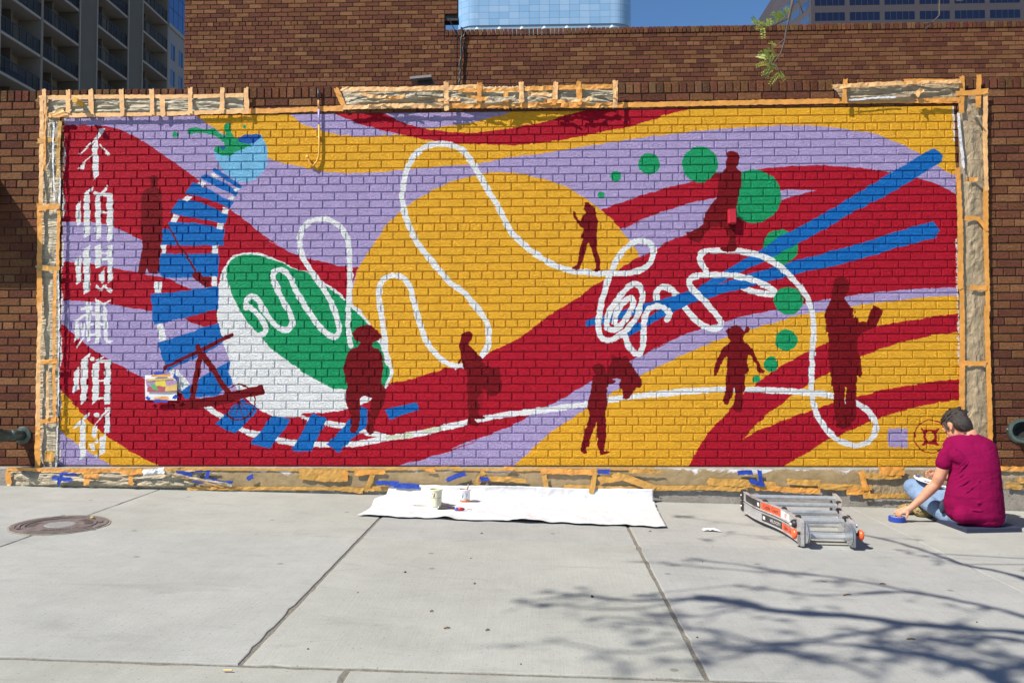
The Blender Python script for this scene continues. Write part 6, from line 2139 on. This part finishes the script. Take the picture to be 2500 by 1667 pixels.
def cap(mb, p0, r0, p1, r1, n=16):
    """tapered capsule"""
    p0, p1 = Vector(p0), Vector(p1)
    d = p1 - p0
    L = max(d.length, 1e-5)
    R = axis_rot(d)
    prof = []
    for k in range(6):
        a = -math.pi / 2 + (math.pi / 2) * k / 5
        prof.append((max(1e-4, r0 * math.cos(a)), r0 * math.sin(a)))
    for k in range(6):
        a = (math.pi / 2) * k / 5
        prof.append((max(1e-4, r1 * math.cos(a)), L + r1 * math.sin(a)))
    mb.lathe(prof, n, p0, R)
def chain(mb, pts):
    for (a, ra), (b, rb) in zip(pts[:-1], pts[1:]):
        cap(mb, a, ra, b, rb)
def blob(name, mb, vox, mat, parent, smooth=6, factor=0.5):
    o = mb.build(name, mat, parent)
    r = o.modifiers.new('surface', 'REMESH')
    r.mode = 'VOXEL'
    r.voxel_size = vox
    r.use_smooth_shade = True
    s = o.modifiers.new('even', 'SMOOTH')
    s.iterations = smooth
    s.factor = factor
    return o
GZP = gz(3.2, -0.75) + MAT_H
# --- shirt: stacked oval sections of the torso (survey row, left, right, depth of centre, half depth), plus the sleeves
LEV = [(338, 955, 1095, -0.675, 0.050), (365, 880, 1150, -0.675, 0.075), (400, 810, 1240, -0.690, 0.090), (440, 750, 1305, -0.705, 0.105), (500, 720, 1345, -0.725, 0.118), (580, 745, 1362, -0.745, 0.128), (680, 790, 1376, -0.765, 0.135),
       (800, 798, 1386, -0.780, 0.140), (930, 780, 1392, -0.790, 0.148), (1060, 752, 1402, -0.795, 0.158), (1180, 738, 1410, -0.790, 0.168), (1290, 752, 1414, -0.785, 0.172), (1360, 800, 1400, -0.785, 0.165), (1402, 880, 1340, -0.785, 0.140)]
mb = MB()
vs, fs = [], []
NS = 28
for ty, l, r, yc, hd in LEV:
    yb_ = yc - hd * 0.7
    pl_, pr_ = Tm(l, ty, yc), Tm(r - 88, ty, yc)
    ctr = (pl_ + pr_) / 2
    hw = (pr_ - pl_).length / 2
    for k in range(NS):
        a = 2 * math.pi * k / NS
        ca, sa = math.cos(a), math.sin(a)
        e = 2.05
        px = math.copysign(abs(ca) ** (2 / e), ca) * hw
        py = math.copysign(abs(sa) ** (2 / e), sa) * hd
        rz_ = 0.20
        vs.append((ctr.x + px, ctr.y + py * 1.0 - px * 0.10, ctr.z))
for i in range(len(LEV) - 1):
    for k in range(NS):
        a, b = i * NS + k, i * NS + (k + 1) % NS
        fs.append((b, a, a + NS, b + NS))
fs.append(tuple(range(NS)))
fs.append(tuple(range(len(LEV) * NS - 1, (len(LEV) - 1) * NS - 1, -1)))
mb.add(vs, fs)
YS = -0.735
shL = Tm(792, 520, YS)
chain(mb, [(shL, 74 * UM), (Tm(745, 610, YS - 0.01), 84 * UM), (Tm(712, 712, YS - 0.005), 92 * UM)])
shR = Tm(1215, 545, -0.72)
chain(mb, [(shR, 76 * UM), (Tm(1225, 680, -0.62), 84 * UM), (Tm(1190, 790, -0.53), 80 * UM)])
# soft roll of fabric above the hem and blade of the shoulder
cap(mb, Tm(900, 1300, -0.90), 0.062, Tm(1180, 1310, -0.90), 0.062)
cap(mb, Tm(860, 620, -0.80), 0.05, Tm(1000, 760, -0.83), 0.05)
cap(mb, Tm(1210, 600, -0.80), 0.05, Tm(1120, 760, -0.83), 0.05)
def back_y(tx, ty):
    for (a, la, ra, ya, ha), (b, lb, rb, yb_, hb) in zip(LEV[:-1], LEV[1:]):
        if a <= ty <= b:
            t = (ty - a) / (b - a)
            l, r, yc, hd = la + (lb - la) * t, ra + (rb - ra) * t - 88, ya + (yb_ - ya) * t, ha + (hb - ha) * t
            q = max(-0.97, min(0.97, (tx - (l + r) / 2) / ((r - l) / 2)))
            return yc - hd * math.sqrt(1 - q * q) - q * (r - l) / 2 * UM * 0.10
    return -0.9
def crease(pts, r):
    # a fold of cloth standing out from the back
    P = []
    for k in range(len(pts) - 1):
        for j in range(4):
            t = j / 4
            P.append((pts[k][0] + (pts[k + 1][0] - pts[k][0]) * t, pts[k][1] + (pts[k + 1][1] - pts[k][1]) * t))
    P.append(pts[-1])
    n = len(P)
    Q = [(Tm(x, y, back_y(x, y) + r * 0.55), r * (0.45 + 0.55 * math.sin(math.pi * (i + 0.5) / n))) for i, (x, y) in enumerate(P)]
    chain(mb, Q)
for pts, r in (([(835, 800), (900, 730), (985, 640)], 0.014), ([(815, 860), (880, 815), (935, 770)], 0.012), ([(840, 940), (930, 890), (1030, 820)], 0.011), ([(900, 1010), (1010, 950), (1110, 900)], 0.010),
               ([(1040, 1165), (1150, 1150), (1290, 1165)], 0.011), ([(1010, 1240), (1130, 1252), (1260, 1236)], 0.012), ([(770, 1240), (850, 1290), (940, 1310)], 0.014), ([(790, 1180), (880, 1235), (980, 1260)], 0.010),
               ([(1280, 700), (1250, 800), (1190, 880)], 0.012), ([(1290, 900), (1240, 970), (1170, 1020)], 0.010), ([(1295, 1040), (1240, 1080), (1160, 1100)], 0.010), ([(860, 480), (840, 560), (815, 650)], 0.010), ([(1000, 372), (1060, 378), (1110, 372)], 0.007)):
    crease(pts, r * 0.52)
shirt = blob('t_shirt', mb, 0.0055, M_SHIRT, pers, 9)
tx_ = bpy.data.textures.new('shirt_folds', 'CLOUDS')
tx_.noise_scale = 0.085
dsp = shirt.modifiers.new('folds', 'DISPLACE')
dsp.texture = tx_
dsp.strength = 0.012
dsp.mid_level = 0.5
# --- body: head, neck, arms and hands as one surface
mb = MB()
hc = Tm(850, 268, -0.640)                      # centre of the skull
fd = Vector((-0.30, 0.74, -0.60)).normalized()  # where the face looks
up = Vector((-0.22, 0.58, 0.78))
up = (up - fd * up.dot(fd)).normalized()
sdv_ = fd.cross(up)
HR = Matrix((sdv_, fd, up)).transposed()
def H(x, y, z):
    return hc + HR @ Vector((x, y, z))
mb.ell(H(0, -0.005, 0.02), (0.073, 0.094, 0.084), HR, 20, 14)
mb.ell(H(0, 0.035, -0.045), (0.058, 0.060, 0.068), HR, 18, 12)
mb.ell(H(0, 0.060, -0.085), (0.034, 0.030, 0.026), HR, 12, 8)
cap(mb, H(0, 0.092, 0.0), 0.010, H(0, 0.106, -0.034), 0.014)
cap(mb, H(-0.035, 0.086, 0.018), 0.010, H(0.035, 0.086, 0.018), 0.010)
cap(mb, H(-0.018, 0.088, -0.066), 0.009, H(0.018, 0.088, -0.066), 0.009)
for s_ in (-1, 1):
    mb.ell(H(s_ * 0.030, 0.086, 0.002), (0.012, 0.008, 0.008), HR, 10, 7)
    mb.ell(H(s_ * 0.074, -0.010, -0.010), (0.008, 0.019, 0.031), HR, 12, 9)
    mb.ell(H(s_ * 0.076, -0.004, -0.034), (0.007, 0.011, 0.012), HR, 10, 7)
nb = Tm(985, 400, -0.690)
chain(mb, [(H(0, -0.030, -0.045), 0.050), (hc.lerp(nb, 0.75), 0.060), (nb, 0.072)])
# reaching arm
el = Tm(628, 945, -0.705)
wr = Tm(352, 1218, -0.655)
chain(mb, [(Tm(745, 640, YS), 62 * UM), (Tm(705, 760, YS), 70 * UM), (Tm(660, 870, -0.725), 66 * UM), (el, 60 * UM), (Tm(560, 1012, -0.690), 62 * UM), (Tm(470, 1110, -0.675), 50 * UM), (wr, 36 * UM)])
pm = Tm(272, 1262, -0.640)
chain(mb, [(wr, 36 * UM), (Tm(310, 1244, -0.648), 40 * UM), (pm, 38 * UM)])
cap(mb, Tm(300, 1232, -0.635), 0.021, Tm(238, 1250, -0.622), 0.018)
cap(mb, Tm(300, 1275, -0.655), 0.019, Tm(255, 1284, -0.650), 0.016)
FING = [[(238, 1245, -0.615), (190, 1256, -0.605), (150, 1290, -0.606)], [(235, 1256, -0.625), (190, 1276, -0.618), (180, 1318, -0.618)], [(240, 1268, -0.637), (205, 1290, -0.632), (200, 1330, -0.630)], [(246, 1280, -0.650), (222, 1304, -0.648), (222, 1336, -0.646)],
        [(312, 1262, -0.662), (300, 1312, -0.672), (284, 1350, -0.668)]]
for f_ in FING:
    pts = [Tm(*q_) for q_ in f_]
    chain(mb, [(pts[0], 0.0095), (pts[1], 0.0085), (pts[2], 0.0070)])
# other arm, folded in front
el2 = Tm(1120, 960, -0.40)
wr2 = Tm(660, 860, -0.37)
chain(mb, [(Tm(1225, 690, -0.60), 62 * UM), (Tm(1180, 830, -0.48), 58 * UM), (el2, 54 * UM), (Tm(880, 900, -0.37), 48 * UM), (wr2, 34 * UM), (Tm(590, 825, -0.38), 36 * UM)])
for k, (dx, dy) in enumerate(((-72, -22), (-78, -4), (-74, 14), (-62, 30))):
    a = Tm(590, 808 + k * 13, -0.38)
    b = Tm(590 + dx * 0.6, 808 + k * 13 + dy * 0.3, -0.375)
    c_ = Tm(590 + dx, 820 + k * 13 + dy * 0.6, -0.380)
    chain(mb, [(a, 0.0095), (b, 0.0085), (c_, 0.0072)])
chain(mb, [(Tm(600, 800, -0.39), 0.010), (Tm(555, 788, -0.395), 0.0085)])
chain(mb, [(nb, 0.07), (Tm(1040, 520, -0.72), 0.075), (shL + Vector((0.03, 0, -0.01)), 0.045)])
chain(mb, [(Tm(1040, 520, -0.72), 0.075), (shR - Vector((0.03, 0, 0.01)), 0.045)])
body = blob('body', mb, 0.0042, M_SKIN, pers, 3, 0.5)
# --- hair
mb = MB()
mb.ell(H(0, -0.020, 0.036), (0.079, 0.096, 0.080), HR, 22, 14)
mb.ell(H(0, -0.052, -0.016), (0.073, 0.060, 0.078), HR, 18, 12)
mb.ell(H(0, 0.042, 0.070), (0.058, 0.042, 0.036), HR, 16, 10)
for s_ in (-1, 1):
    cap(mb, H(s_ * 0.070, 0.024, 0.028), 0.013, H(s_ * 0.071, 0.022, -0.016), 0.008)
rg = random.Random(5)
for k in range(70):
    a, b = rg.uniform(-1.3, 1.3), rg.uniform(0.0, 2.6)
    n_ = Vector((math.sin(a), -math.cos(b) * math.cos(a), math.sin(b) * math.cos(a) * 0.9)).normalized()
    p_ = Vector((n_.x * 0.078, -0.02 + n_.y * 0.094, 0.036 + n_.z * 0.080))
    t_ = Vector((rg.uniform(-0.3, 0.3), 0.5, -0.1)).normalized()
    cap(mb, H(*(p_ - t_ * 0.018)), 0.0055, H(*(p_ + t_ * 0.022 + n_ * 0.003)), 0.003)
for k in range(9):
    x_ = -0.055 + k * 0.0138
    cap(mb, H(x_, -0.070, -0.045), 0.013, H(x_ * 0.9, -0.066, -0.078 - 0.008 * (k % 2)), 0.006)
blob('hair', mb, 0.0032, M_HAIR, pers, 1, 0.35)
# --- jeans: hips on the pad, the visible thigh rising to the knee, shin folded back under
mb = MB()
hipc = Tm(1050, 1330, -0.76)
mb.ell(Tm(1060, 1320, -0.745), (0.205, 0.150, 0.100), None, 22, 12)
kn = Tm(362, 985, -0.36)
chain(mb, [(Tm(960, 1240, -0.66), 0.095), (Tm(700, 1130, -0.52), 0.090), (Tm(520, 1050, -0.42), 0.080), (kn, 0.066)])
chain(mb, [(kn, 0.062), (Tm(470, 1150, -0.40), 0.060), (Tm(640, 1280, -0.46), 0.052), (Tm(720, 1330, -0.45), 0.045)])
chain(mb, [(kn + Vector((0.005, -0.01, -0.03)), 0.060), (Tm(560, 1190, -0.56), 0.062), (Tm(760, 1330, -0.68), 0.058)])
# far leg
kn2 = Tm(1160, 1060, -0.30)
chain(mb, [(Tm(1120, 1250, -0.62), 0.095), (kn2, 0.070), (Tm(1100, 1240, -0.30), 0.055), (Tm(800, 1300, -0.34), 0.046), (Tm(640, 1310, -0.38), 0.042)])
jeans = blob('jeans', mb, 0.0085, M_DENIM, pers, 5)
# dark lump at the hip fold, the fold's shadow put into its colour
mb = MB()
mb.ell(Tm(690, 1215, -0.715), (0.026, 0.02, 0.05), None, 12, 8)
blob('pocket_shade', mb, 0.007, simple('pocket_shade_cloth', (0.022, 0.026, 0.05, 1), 0.8), pers, 4)
# shoe with a patterned sole turned to the viewer
m = Mat('camouflage_sole')
v = m.pos()
nn_ = m.noise(v, 55, 2, 0.5, 2.5)
cr = m.ramp(nn_, [(0.40, (0.035, 0.028, 0.02, 1)), (0.46, (0.30, 0.23, 0.13, 1)), (0.55, (0.55, 0.36, 0.05, 1)), (0.61, (0.05, 0.04, 0.03, 1))])
for e_ in m.t.nodes:
    if e_.bl_idname == 'ShaderNodeValToRGB': e_.color_ramp.interpolation = 'CONSTANT'
m.col(cr).rough(0.8)
mb = MB()
s0_, s1_ = Tm(395, 1240, -0.415), Tm(545, 1300, -0.47)
mb.ell((s0_ + s1_) / 2 + Vector((0, 0.01, 0.002)), (0.062, 0.034, 0.044), rotz(-0.35), 18, 10)
mb.ell(s1_ + Vector((0.02, 0.03, 0.004)), (0.05, 0.034, 0.040), rotz(-0.35), 16, 10)
sh = blob('shoe', mb, 0.006, m.m, pers, 3)
mb = MB()
mb.ell((s0_ + s1_) / 2 + Vector((0.012, 0.036, 0.010)), (0.075, 0.03, 0.046), rotz(-0.35), 18, 10)
mb.ell(Tm(420, 1190, -0.37), (0.035, 0.03, 0.03), None, 14, 8)
blob('shoe_upper', mb, 0.006, simple('tan_shoe', (0.20, 0.15, 0.09, 1), 0.8), pers, 3)
mb = MB()
mb.ell(gp(2.93, -0.33, 0.045), (0.11, 0.045, 0.042), rotz(0.3), 18, 10)
blob('shoe', mb, 0.006, m.m, pers, 3)
# --- cut stencil resting on the thigh
st_ = thing('stencil', tuple(Tm(520, 960, -0.44)), 'round white stencil with blue tape edges resting on the raised knee', 'stencil')
ce_ = Tm(560, 940, -0.44)
ax1, ax2 = (Tm(740, 1005, -0.50) - Tm(378, 890, -0.42)), Vector((0.03, 0.16, 0.03))
ax1 = ax1 * 0.5
ax2 = ax2 * 0.55
mb = MB()
n_ = 36
vs = []
nz_ = ax1.cross(ax2).normalized()
if nz_.z < 0: nz_ = -nz_
cs_ = (Tm(740, 1005, -0.50) + Tm(378, 890, -0.42)) / 2 + Vector((0, 0, 0.016))
for k in range(n_):
    a = 2 * math.pi * k / n_
    vs.append(tuple(cs_ + ax1 * math.cos(a) + ax2 * math.sin(a) + nz_ * (0.004 * math.sin(3 * a))))
vs += [tuple(Vector(p_) - nz_ * 0.002) for p_ in vs]
fs = [tuple(range(n_)), tuple(range(2 * n_ - 1, n_ - 1, -1))] + [(k, (k + 1) % n_, n_ + (k + 1) % n_, n_ + k) for k in range(n_)]
mb.add(vs, fs)
mb.build('card', M_WHITEP, st_, fixn=True)
for a0, a1, r0, r1 in ((2.2, 3.0, 0.70, 0.92), (4.9, 5.9, 0.72, 0.95), (0.2, 0.9, 0.75, 0.95), (3.6, 4.3, 0.3, 0.6)):
    mb = MB()
    vs, fs = [], []
    for i in range(9):
        a = a0 + (a1 - a0) * i / 8
        for r in (r0, r1):
            vs.append(tuple(cs_ + (ax1 * math.cos(a) + ax2 * math.sin(a)) * r + nz_ * (0.004 * math.sin(3 * a) + 0.003)))
    for i in range(8): fs.append((2 * i, 2 * i + 2, 2 * i + 3, 2 * i + 1))
    mb.add(vs, fs)
    mb.build('tape_edge', simple('stencil_blue', (0.04, 0.05, 0.26, 1), 0.5), st_)
# ------------------------------------------------------------------ street tree whose limbs reach over the pavement
m = Mat('locust_bark')
v = m.pos((1, 1, 0.4))
m.col(m.ramp(m.noise(v, 40, 5, 0.7), [(0.3, (0.045, 0.035, 0.028, 1)), (0.7, (0.13, 0.105, 0.085, 1))])).rough(0.9)
m.bump(m.noise(v, 60, 4), 0.7, 0.008)
M_BARK = m.m
m = Mat('young_locust_leaf')
v = m.pos()
m.col(m.ramp(m.noise(v, 40, 3), [(0.3, (0.20, 0.27, 0.03, 1)), (0.7, (0.34, 0.40, 0.07, 1))])).rough(0.5)
m.b.inputs['Transmission Weight'].default_value = 0.0
tr_ = m.n('ShaderNodeBsdfTranslucent')
tr_.inputs['Color'].default_value = (0.25, 0.42, 0.05, 1)
mx_ = m.n('ShaderNodeMixShader')
mx_.inputs[0].default_value = 0.35
m.l(m.b.outputs[0], mx_.inputs[1])
m.l(tr_.outputs[0], mx_.inputs[2])
m.l(mx_.outputs[0], m.t.nodes['Material Output'].inputs['Surface'])
M_LEAF = m.m
tree = thing('street_tree', (3.3, -8.1, gz(3.3, -8.1)), 'street tree with thin nearly bare limbs reaching over the pavement', 'tree')
UPS = Vector((-SUN.x / -SUN.z, -SUN.y / -SUN.z, 1.0))         # step towards the sun per metre of height
def lift(u, v, h):
    p = onG(u, v)
    q = Vector((p[0], p[1], gz(p[0], p[1])))
    return q + UPS * h
rgt = random.Random(21)
trunk = MB()
tb = Vector((3.3, -8.1, gz(3.3, -8.1) - 0.1))
top = Vector((3.0, -7.9, 3.6))
trunk.tube([tb, tb + Vector((-0.02, 0.02, 0.35)), tb + Vector((-0.10, 0.05, 1.6)), top], [0.19, 0.14, 0.12, 0.105], 14)
trunk.build('trunk', M_BARK, tree, smooth=True)
limbs = MB()
BR = [([(2620, 1534), (2500, 1528), (2350, 1523), (2200, 1515), (2080, 1502), (1990, 1498), (1900, 1492), (1830, 1480), (1760, 1467), (1715, 1463)], 5.0, 5.2, 0.022, 0.036, True),
      ([(1735, 1465), (1640, 1470), (1560, 1472), (1490, 1468), (1440, 1462), (1400, 1459), (1340, 1468), (1265, 1478)], 5.2, 5.5, 0.014, 0.005, False),
      ([(1700, 1466), (1650, 1475), (1560, 1490), (1450, 1492), (1360, 1480)], 5.2, 5.5, 0.010, 0.004, False),
      ([(2620, 1720), (2450, 1658), (2400, 1632), (2330, 1606), (2250, 1590), (2170, 1580), (2080, 1570)], 4.6, 4.9, 0.036, 0.018, True),
      ([(2200, 1525), (2100, 1540), (2020, 1555), (1930, 1565), (1860, 1570)], 5.0, 5.3, 0.016, 0.010, False),
      ([(1850, 1566), (1920, 1590), (1980, 1605), (2040, 1613), (2120, 1640)], 5.3, 5.2, 0.014, 0.009, False),
      ([(2700, 1480), (2500, 1408), (2420, 1386), (2340, 1371), (2270, 1347), (2200, 1326), (2120, 1308), (2060, 1300)], 3.3, 3.9, 0.018, 0.008, True),
      ([(2700, 1560), (2500, 1498), (2400, 1471), (2300, 1453), (2200, 1440), (2100, 1445)], 4.3, 4.7, 0.018, 0.009, True),
      ([(2300, 1453), (2200, 1436), (2100, 1418), (2000, 1405), (1900, 1395), (1800, 1381), (1700, 1372)], 4.6, 4.9, 0.011, 0.005, False),
      ([(2000, 1405), (1880, 1400), (1760, 1392), (1640, 1385)], 4.8, 5.0, 0.008, 0.004, False),
      ([(2200, 1440), (2080, 1450), (1980, 1452), (1880, 1440), (1800, 1432)], 4.7, 5.0, 0.009, 0.004, False),
      ([(1860, 1570), (1760, 1547), (1660, 1536), (1580, 1526), (1530, 1527)], 5.3, 5.6, 0.009, 0.005, False),
      ([(2040, 1600), (1900, 1590), (1760, 1583), (1680, 1580), (1560, 1595), (1450, 1590), (1360, 1570)], 5.2, 5.6, 0.010, 0.004, False),
      ([(2620, 1560), (2500, 1551), (2400, 1541), (2330, 1560), (2250, 1545)], 4.9, 5.0, 0.020, 0.012, True),
      ([(2620, 1585), (2500, 1600), (2440, 1612), (2380, 1626)], 4.8, 4.8, 0.022, 0.014, True),
      ([(2080, 1570), (1990, 1568), (1900, 1578), (1820, 1600), (1740, 1612), (1640, 1618)], 4.9, 5.2, 0.009, 0.004, False),
      ([(2400, 1541), (2300, 1548), (2200, 1560), (2120, 1556)], 5.0, 5.1, 0.012, 0.006, False),
      ([(1830, 1480), (1760, 1500), (1700, 1510), (1620, 1508)], 5.1, 5.4, 0.008, 0.004, False),
      ([(1960, 1290), (1860, 1288), (1760, 1278), (1680, 1268)], 4.4, 4.8, 0.004, 0.003, False),
      ([(2060, 1300), (1960, 1310), (1860, 1312), (1780, 1306)], 4.0, 4.6, 0.005, 0.003, False)]
ends = []
clusters = []
allq = []
for pts, h0, h1, r0, r1, hook in BR:
    P = []
    n = len(pts)
    for i, (u, v_) in enumerate(pts):
        t = i / (n - 1)
        P.append(lift(u, v_, h0 + (h1 - h0) * t))
    Q = spline(np.array([tuple(p) for p in P]), False, 4)
    Q = [Vector(q) + Vector((rgt.uniform(-1, 1), rgt.uniform(-1, 1), rgt.uniform(-1, 1))) * 0.008 for q in Q]
    R = [1.32 * (r0 + (r1 - r0) * i / (len(Q) - 1)) * (1 + 0.45 * mnoise.noise(Vector((i * 0.5, r0 * 900, 3)))) for i in range(len(Q))]
    if hook:
        # carry the limb back to the crown of the trunk
        a = Q[0]
        mid = a.lerp(top, 0.5) + Vector((0, 0, 0.15))
        pre = [top, top.lerp(mid, 0.5), mid, mid.lerp(a, 0.6)]
        Q = pre + Q
        R = [0.060, 0.05, 0.042, r0 * 1.1] + R
    limbs.tube(Q, R, 7)
    allq += Q[(6 if hook else 1):]
    ends.append((Q[-1], (Q[-1] - Q[-2]).normalized()))
    for i in range(6 if hook else 2, len(Q), 3):
        # short spurs
        d = (Q[i] - Q[i - 1]).normalized()
        s = Vector((rgt.uniform(-1, 1), rgt.uniform(-1, 1), rgt.uniform(-0.6, 0.6))).normalized()
        e = Q[i] + (d * 0.7 + s).normalized() * rgt.uniform(0.08, 0.30)
        limbs.tube([Q[i], Q[i].lerp(e, 0.5) + s * 0.015, e], [0.0045, 0.0035, 0.0025], 5)
        if rgt.random() < 0.55:
            clusters.append(e)
    if not hook:
        clusters.append(Q[-1])
for (u, v_, n_) in ((1480, 1463, 2), (1550, 1526, 3), (1612, 1450, 2), (1620, 1570, 2), (1672, 1582, 2), (1742, 1581, 3), (1690, 1540, 2), (1760, 1548, 3), (1862, 1566, 3), (1905, 1582, 3), (1962, 1602, 3), (2142, 1570, 4), (2090, 1562, 3), (2200, 1576, 4),
                   (2330, 1541, 5), (2352, 1560, 5), (2384, 1550, 4), (2262, 1590, 4), (2400, 1612, 5), (2452, 1616, 5), (2470, 1632, 5), (2300, 1602, 4), (2420, 1590, 4), (2490, 1606, 4), (2360, 1520, 3), (2280, 1520, 3)):
    for k in range(max(1, n_ // 2)):
        h_ = rgt.uniform(4.7, 5.3)
        c0_ = lift(u + rgt.uniform(-28, 28), v_ + rgt.uniform(-7, 7), h_)
        e_ = c0_ + Vector((rgt.uniform(-1, 1), rgt.uniform(-1, 1), rgt.uniform(-0.6, 0.6))).normalized() * rgt.uniform(0.10, 0.25)
        limbs.tube([c0_, c0_.lerp(e_, 0.5) + Vector((0.01, 0.012, 0.01)), e_], [0.012, 0.009, 0.005], 5)
        # joined to the nearest limb by a thin twig
        j_ = min((q for q in allq), key=lambda q: (q - c0_).length)
        limbs.tube([j_, j_.lerp(c0_, 0.5) + Vector((0.012, 0.0, 0.015)), c0_], [0.006, 0.005, 0.005], 5)
        clusters.append(e_)
# more of the crown, above and behind the camera
for k in range(26):
    a = rgt.uniform(-0.6, 3.6)
    L = rgt.uniform(1.4, 3.0)
    d = Vector((math.cos(a), -abs(math.sin(a)) * 0.9 - 0.1, rgt.uniform(0.3, 1.2))).normalized()
    p = top + Vector((0, 0, rgt.uniform(-0.4, 1.0)))
    Q = [p]
    for j in range(5):
        d = (d + Vector((rgt.uniform(-0.3, 0.3), rgt.uniform(-0.3, 0.3), rgt.uniform(-0.15, 0.25)))).normalized()
        Q.append(Q[-1] + d * L / 5)
    limbs.tube(Q, [0.05, 0.04, 0.03, 0.02, 0.012, 0.006], 6)
    clusters += Q[3:]
limbs.tube([top, top + Vector((-0.05, 0.0, 0.7)), top + Vector((0.05, -0.1, 1.6)), top + Vector((0.1, -0.15, 2.6))], [0.10, 0.07, 0.05, 0.02], 10)
# two hanging sprays that reach down into view
YT = -3.2
def tw(u, v_, dy=0.0): return Vector(onY(u, v_, YT + dy))
hang1 = [lift(2270, 1347, 3.65), Vector((1.02, -3.35, 3.25)), tw(1935, -60), tw(1934, 0), tw(1926, 40), tw(1920, 70), tw(1916, 100), tw(1907, 130), tw(1890, 155), tw(1878, 175), tw(1866, 190)]
hang2 = [lift(2340, 1371, 3.55), Vector((1.75, -3.3, 3.15)), tw(2278, -40), tw(2277, 20), tw(2278, 50), tw(2262, 66), tw(2246, 83)]
limbs.tube(hang1, [0.009, 0.008, 0.007, 0.0068, 0.006, 0.0045, 0.004, 0.0032, 0.0028, 0.0024, 0.002], 6)
limbs.tube(hang2, [0.008, 0.006, 0.004, 0.0036, 0.003, 0.0026, 0.002], 6)
for P in ([tw(1924, 46), tw(1908, 54), tw(1890, 62), tw(1868, 70)], [tw(1916, 95), tw(1905, 105), tw(1897, 113)], [tw(1936, -10), tw(1950, 12), tw(1958, 36)], [tw(2335, -20), tw(2340, 8), tw(2328, 18), tw(2315, 17)], [tw(2262, 66), tw(2250, 68), tw(2244, 67)], [tw(1885, 162), tw(1880, 150), tw(1884, 140)], [tw(1890, 155), tw(1904, 168), tw(1906, 178)]):
    limbs.tube(P, [0.0034, 0.003, 0.0024, 0.0018][:len(P)], 5)
limbs.build('limbs', M_BARK, tree, smooth=True)
# leaves: feathery young compound leaves
leaves = MB()
def frond(p, d, L, w):
    d = Vector(d).normalized()
    s = d.cross(Vector((rgt.uniform(-0.4, 0.4), -1, rgt.uniform(0.0, 0.6)))).normalized()
    nr_ = d.cross(s)
    n = 7
    for i in range(n):
        t = (i + 1) / n
        c_ = Vector(p) + d * L * t + Vector((0, 0, -L * 0.25 * t * t))
        for sg_ in (-1, 1):
            a = (s * sg_ + d * 0.55 + nr_ * rgt.uniform(-0.3, 0.3)).normalized()
            ll = w * (1 - 0.45 * abs(t - 0.45))
            b = a.cross(nr_).normalized() * ll * 0.20
            leaves.add([tuple(c_), tuple(c_ + a * ll * 0.5 + b), tuple(c_ + a * ll), tuple(c_ + a * ll * 0.5 - b)], [(0, 1, 2, 3)])
for c_ in clusters:
    for k in range(rgt.randint(2, 4)):
        d = Vector((rgt.uniform(-1, 1), rgt.uniform(-1, 1), rgt.uniform(-0.6, 0.8)))
        frond(c_, d, rgt.uniform(0.05, 0.10), 0.030)
SPR = [(1868, 70, (-1, 0, 0.3)), (1872, 68, (-0.6, 0, 1.0)), (1880, 66, (-0.3, 0, 1.0)), (1890, 62, (0.1, 0, 1)), (1860, 62, (-1, 0, 0.8)), (1850, 62, (-0.5, 0, 0.9)), (1904, 54, (-0.3, 0, 1)), (1912, 50, (-0.5, 0, 0.8)), (1918, 44, (-0.8, 0, 0.7)), (1915, 40, (0.1, 0, 1)), (1905, 40, (-0.8, 0, 0.4)),
       (1897, 113, (-0.6, 0, 0.8)), (1893, 122, (-1, 0, 0.1)), (1882, 126, (-1, 0, 0.0)), (1896, 126, (-0.5, 0, -0.6)), (1884, 140, (-0.8, 0, 0.5)), (1876, 146, (-0.4, 0, 0.9)), (1880, 152, (-0.9, 0, -0.1)), (1880, 158, (-0.4, 0, -0.8)), (1900, 165, (-0.8, 0, 0.2)), (1906, 176, (-0.6, 0, -0.4)), (1902, 170, (0.4, 0, -0.8)), (1893, 168, (-1, 0, 0.0)), (1862, 66, (-0.2, 0, -0.6)), (1872, 140, (-0.3, 0, 0.8))]
for u, v_, d in SPR:
    for k in range(1):
        dd = Vector(d) + Vector((rgt.uniform(-0.25, 0.25), rgt.uniform(-0.7, 0.5), rgt.uniform(-0.25, 0.25)))
        frond(tw(u, v_), dd, rgt.uniform(0.040, 0.060), 0.017)
leaves.build('foliage', M_LEAF, tree)
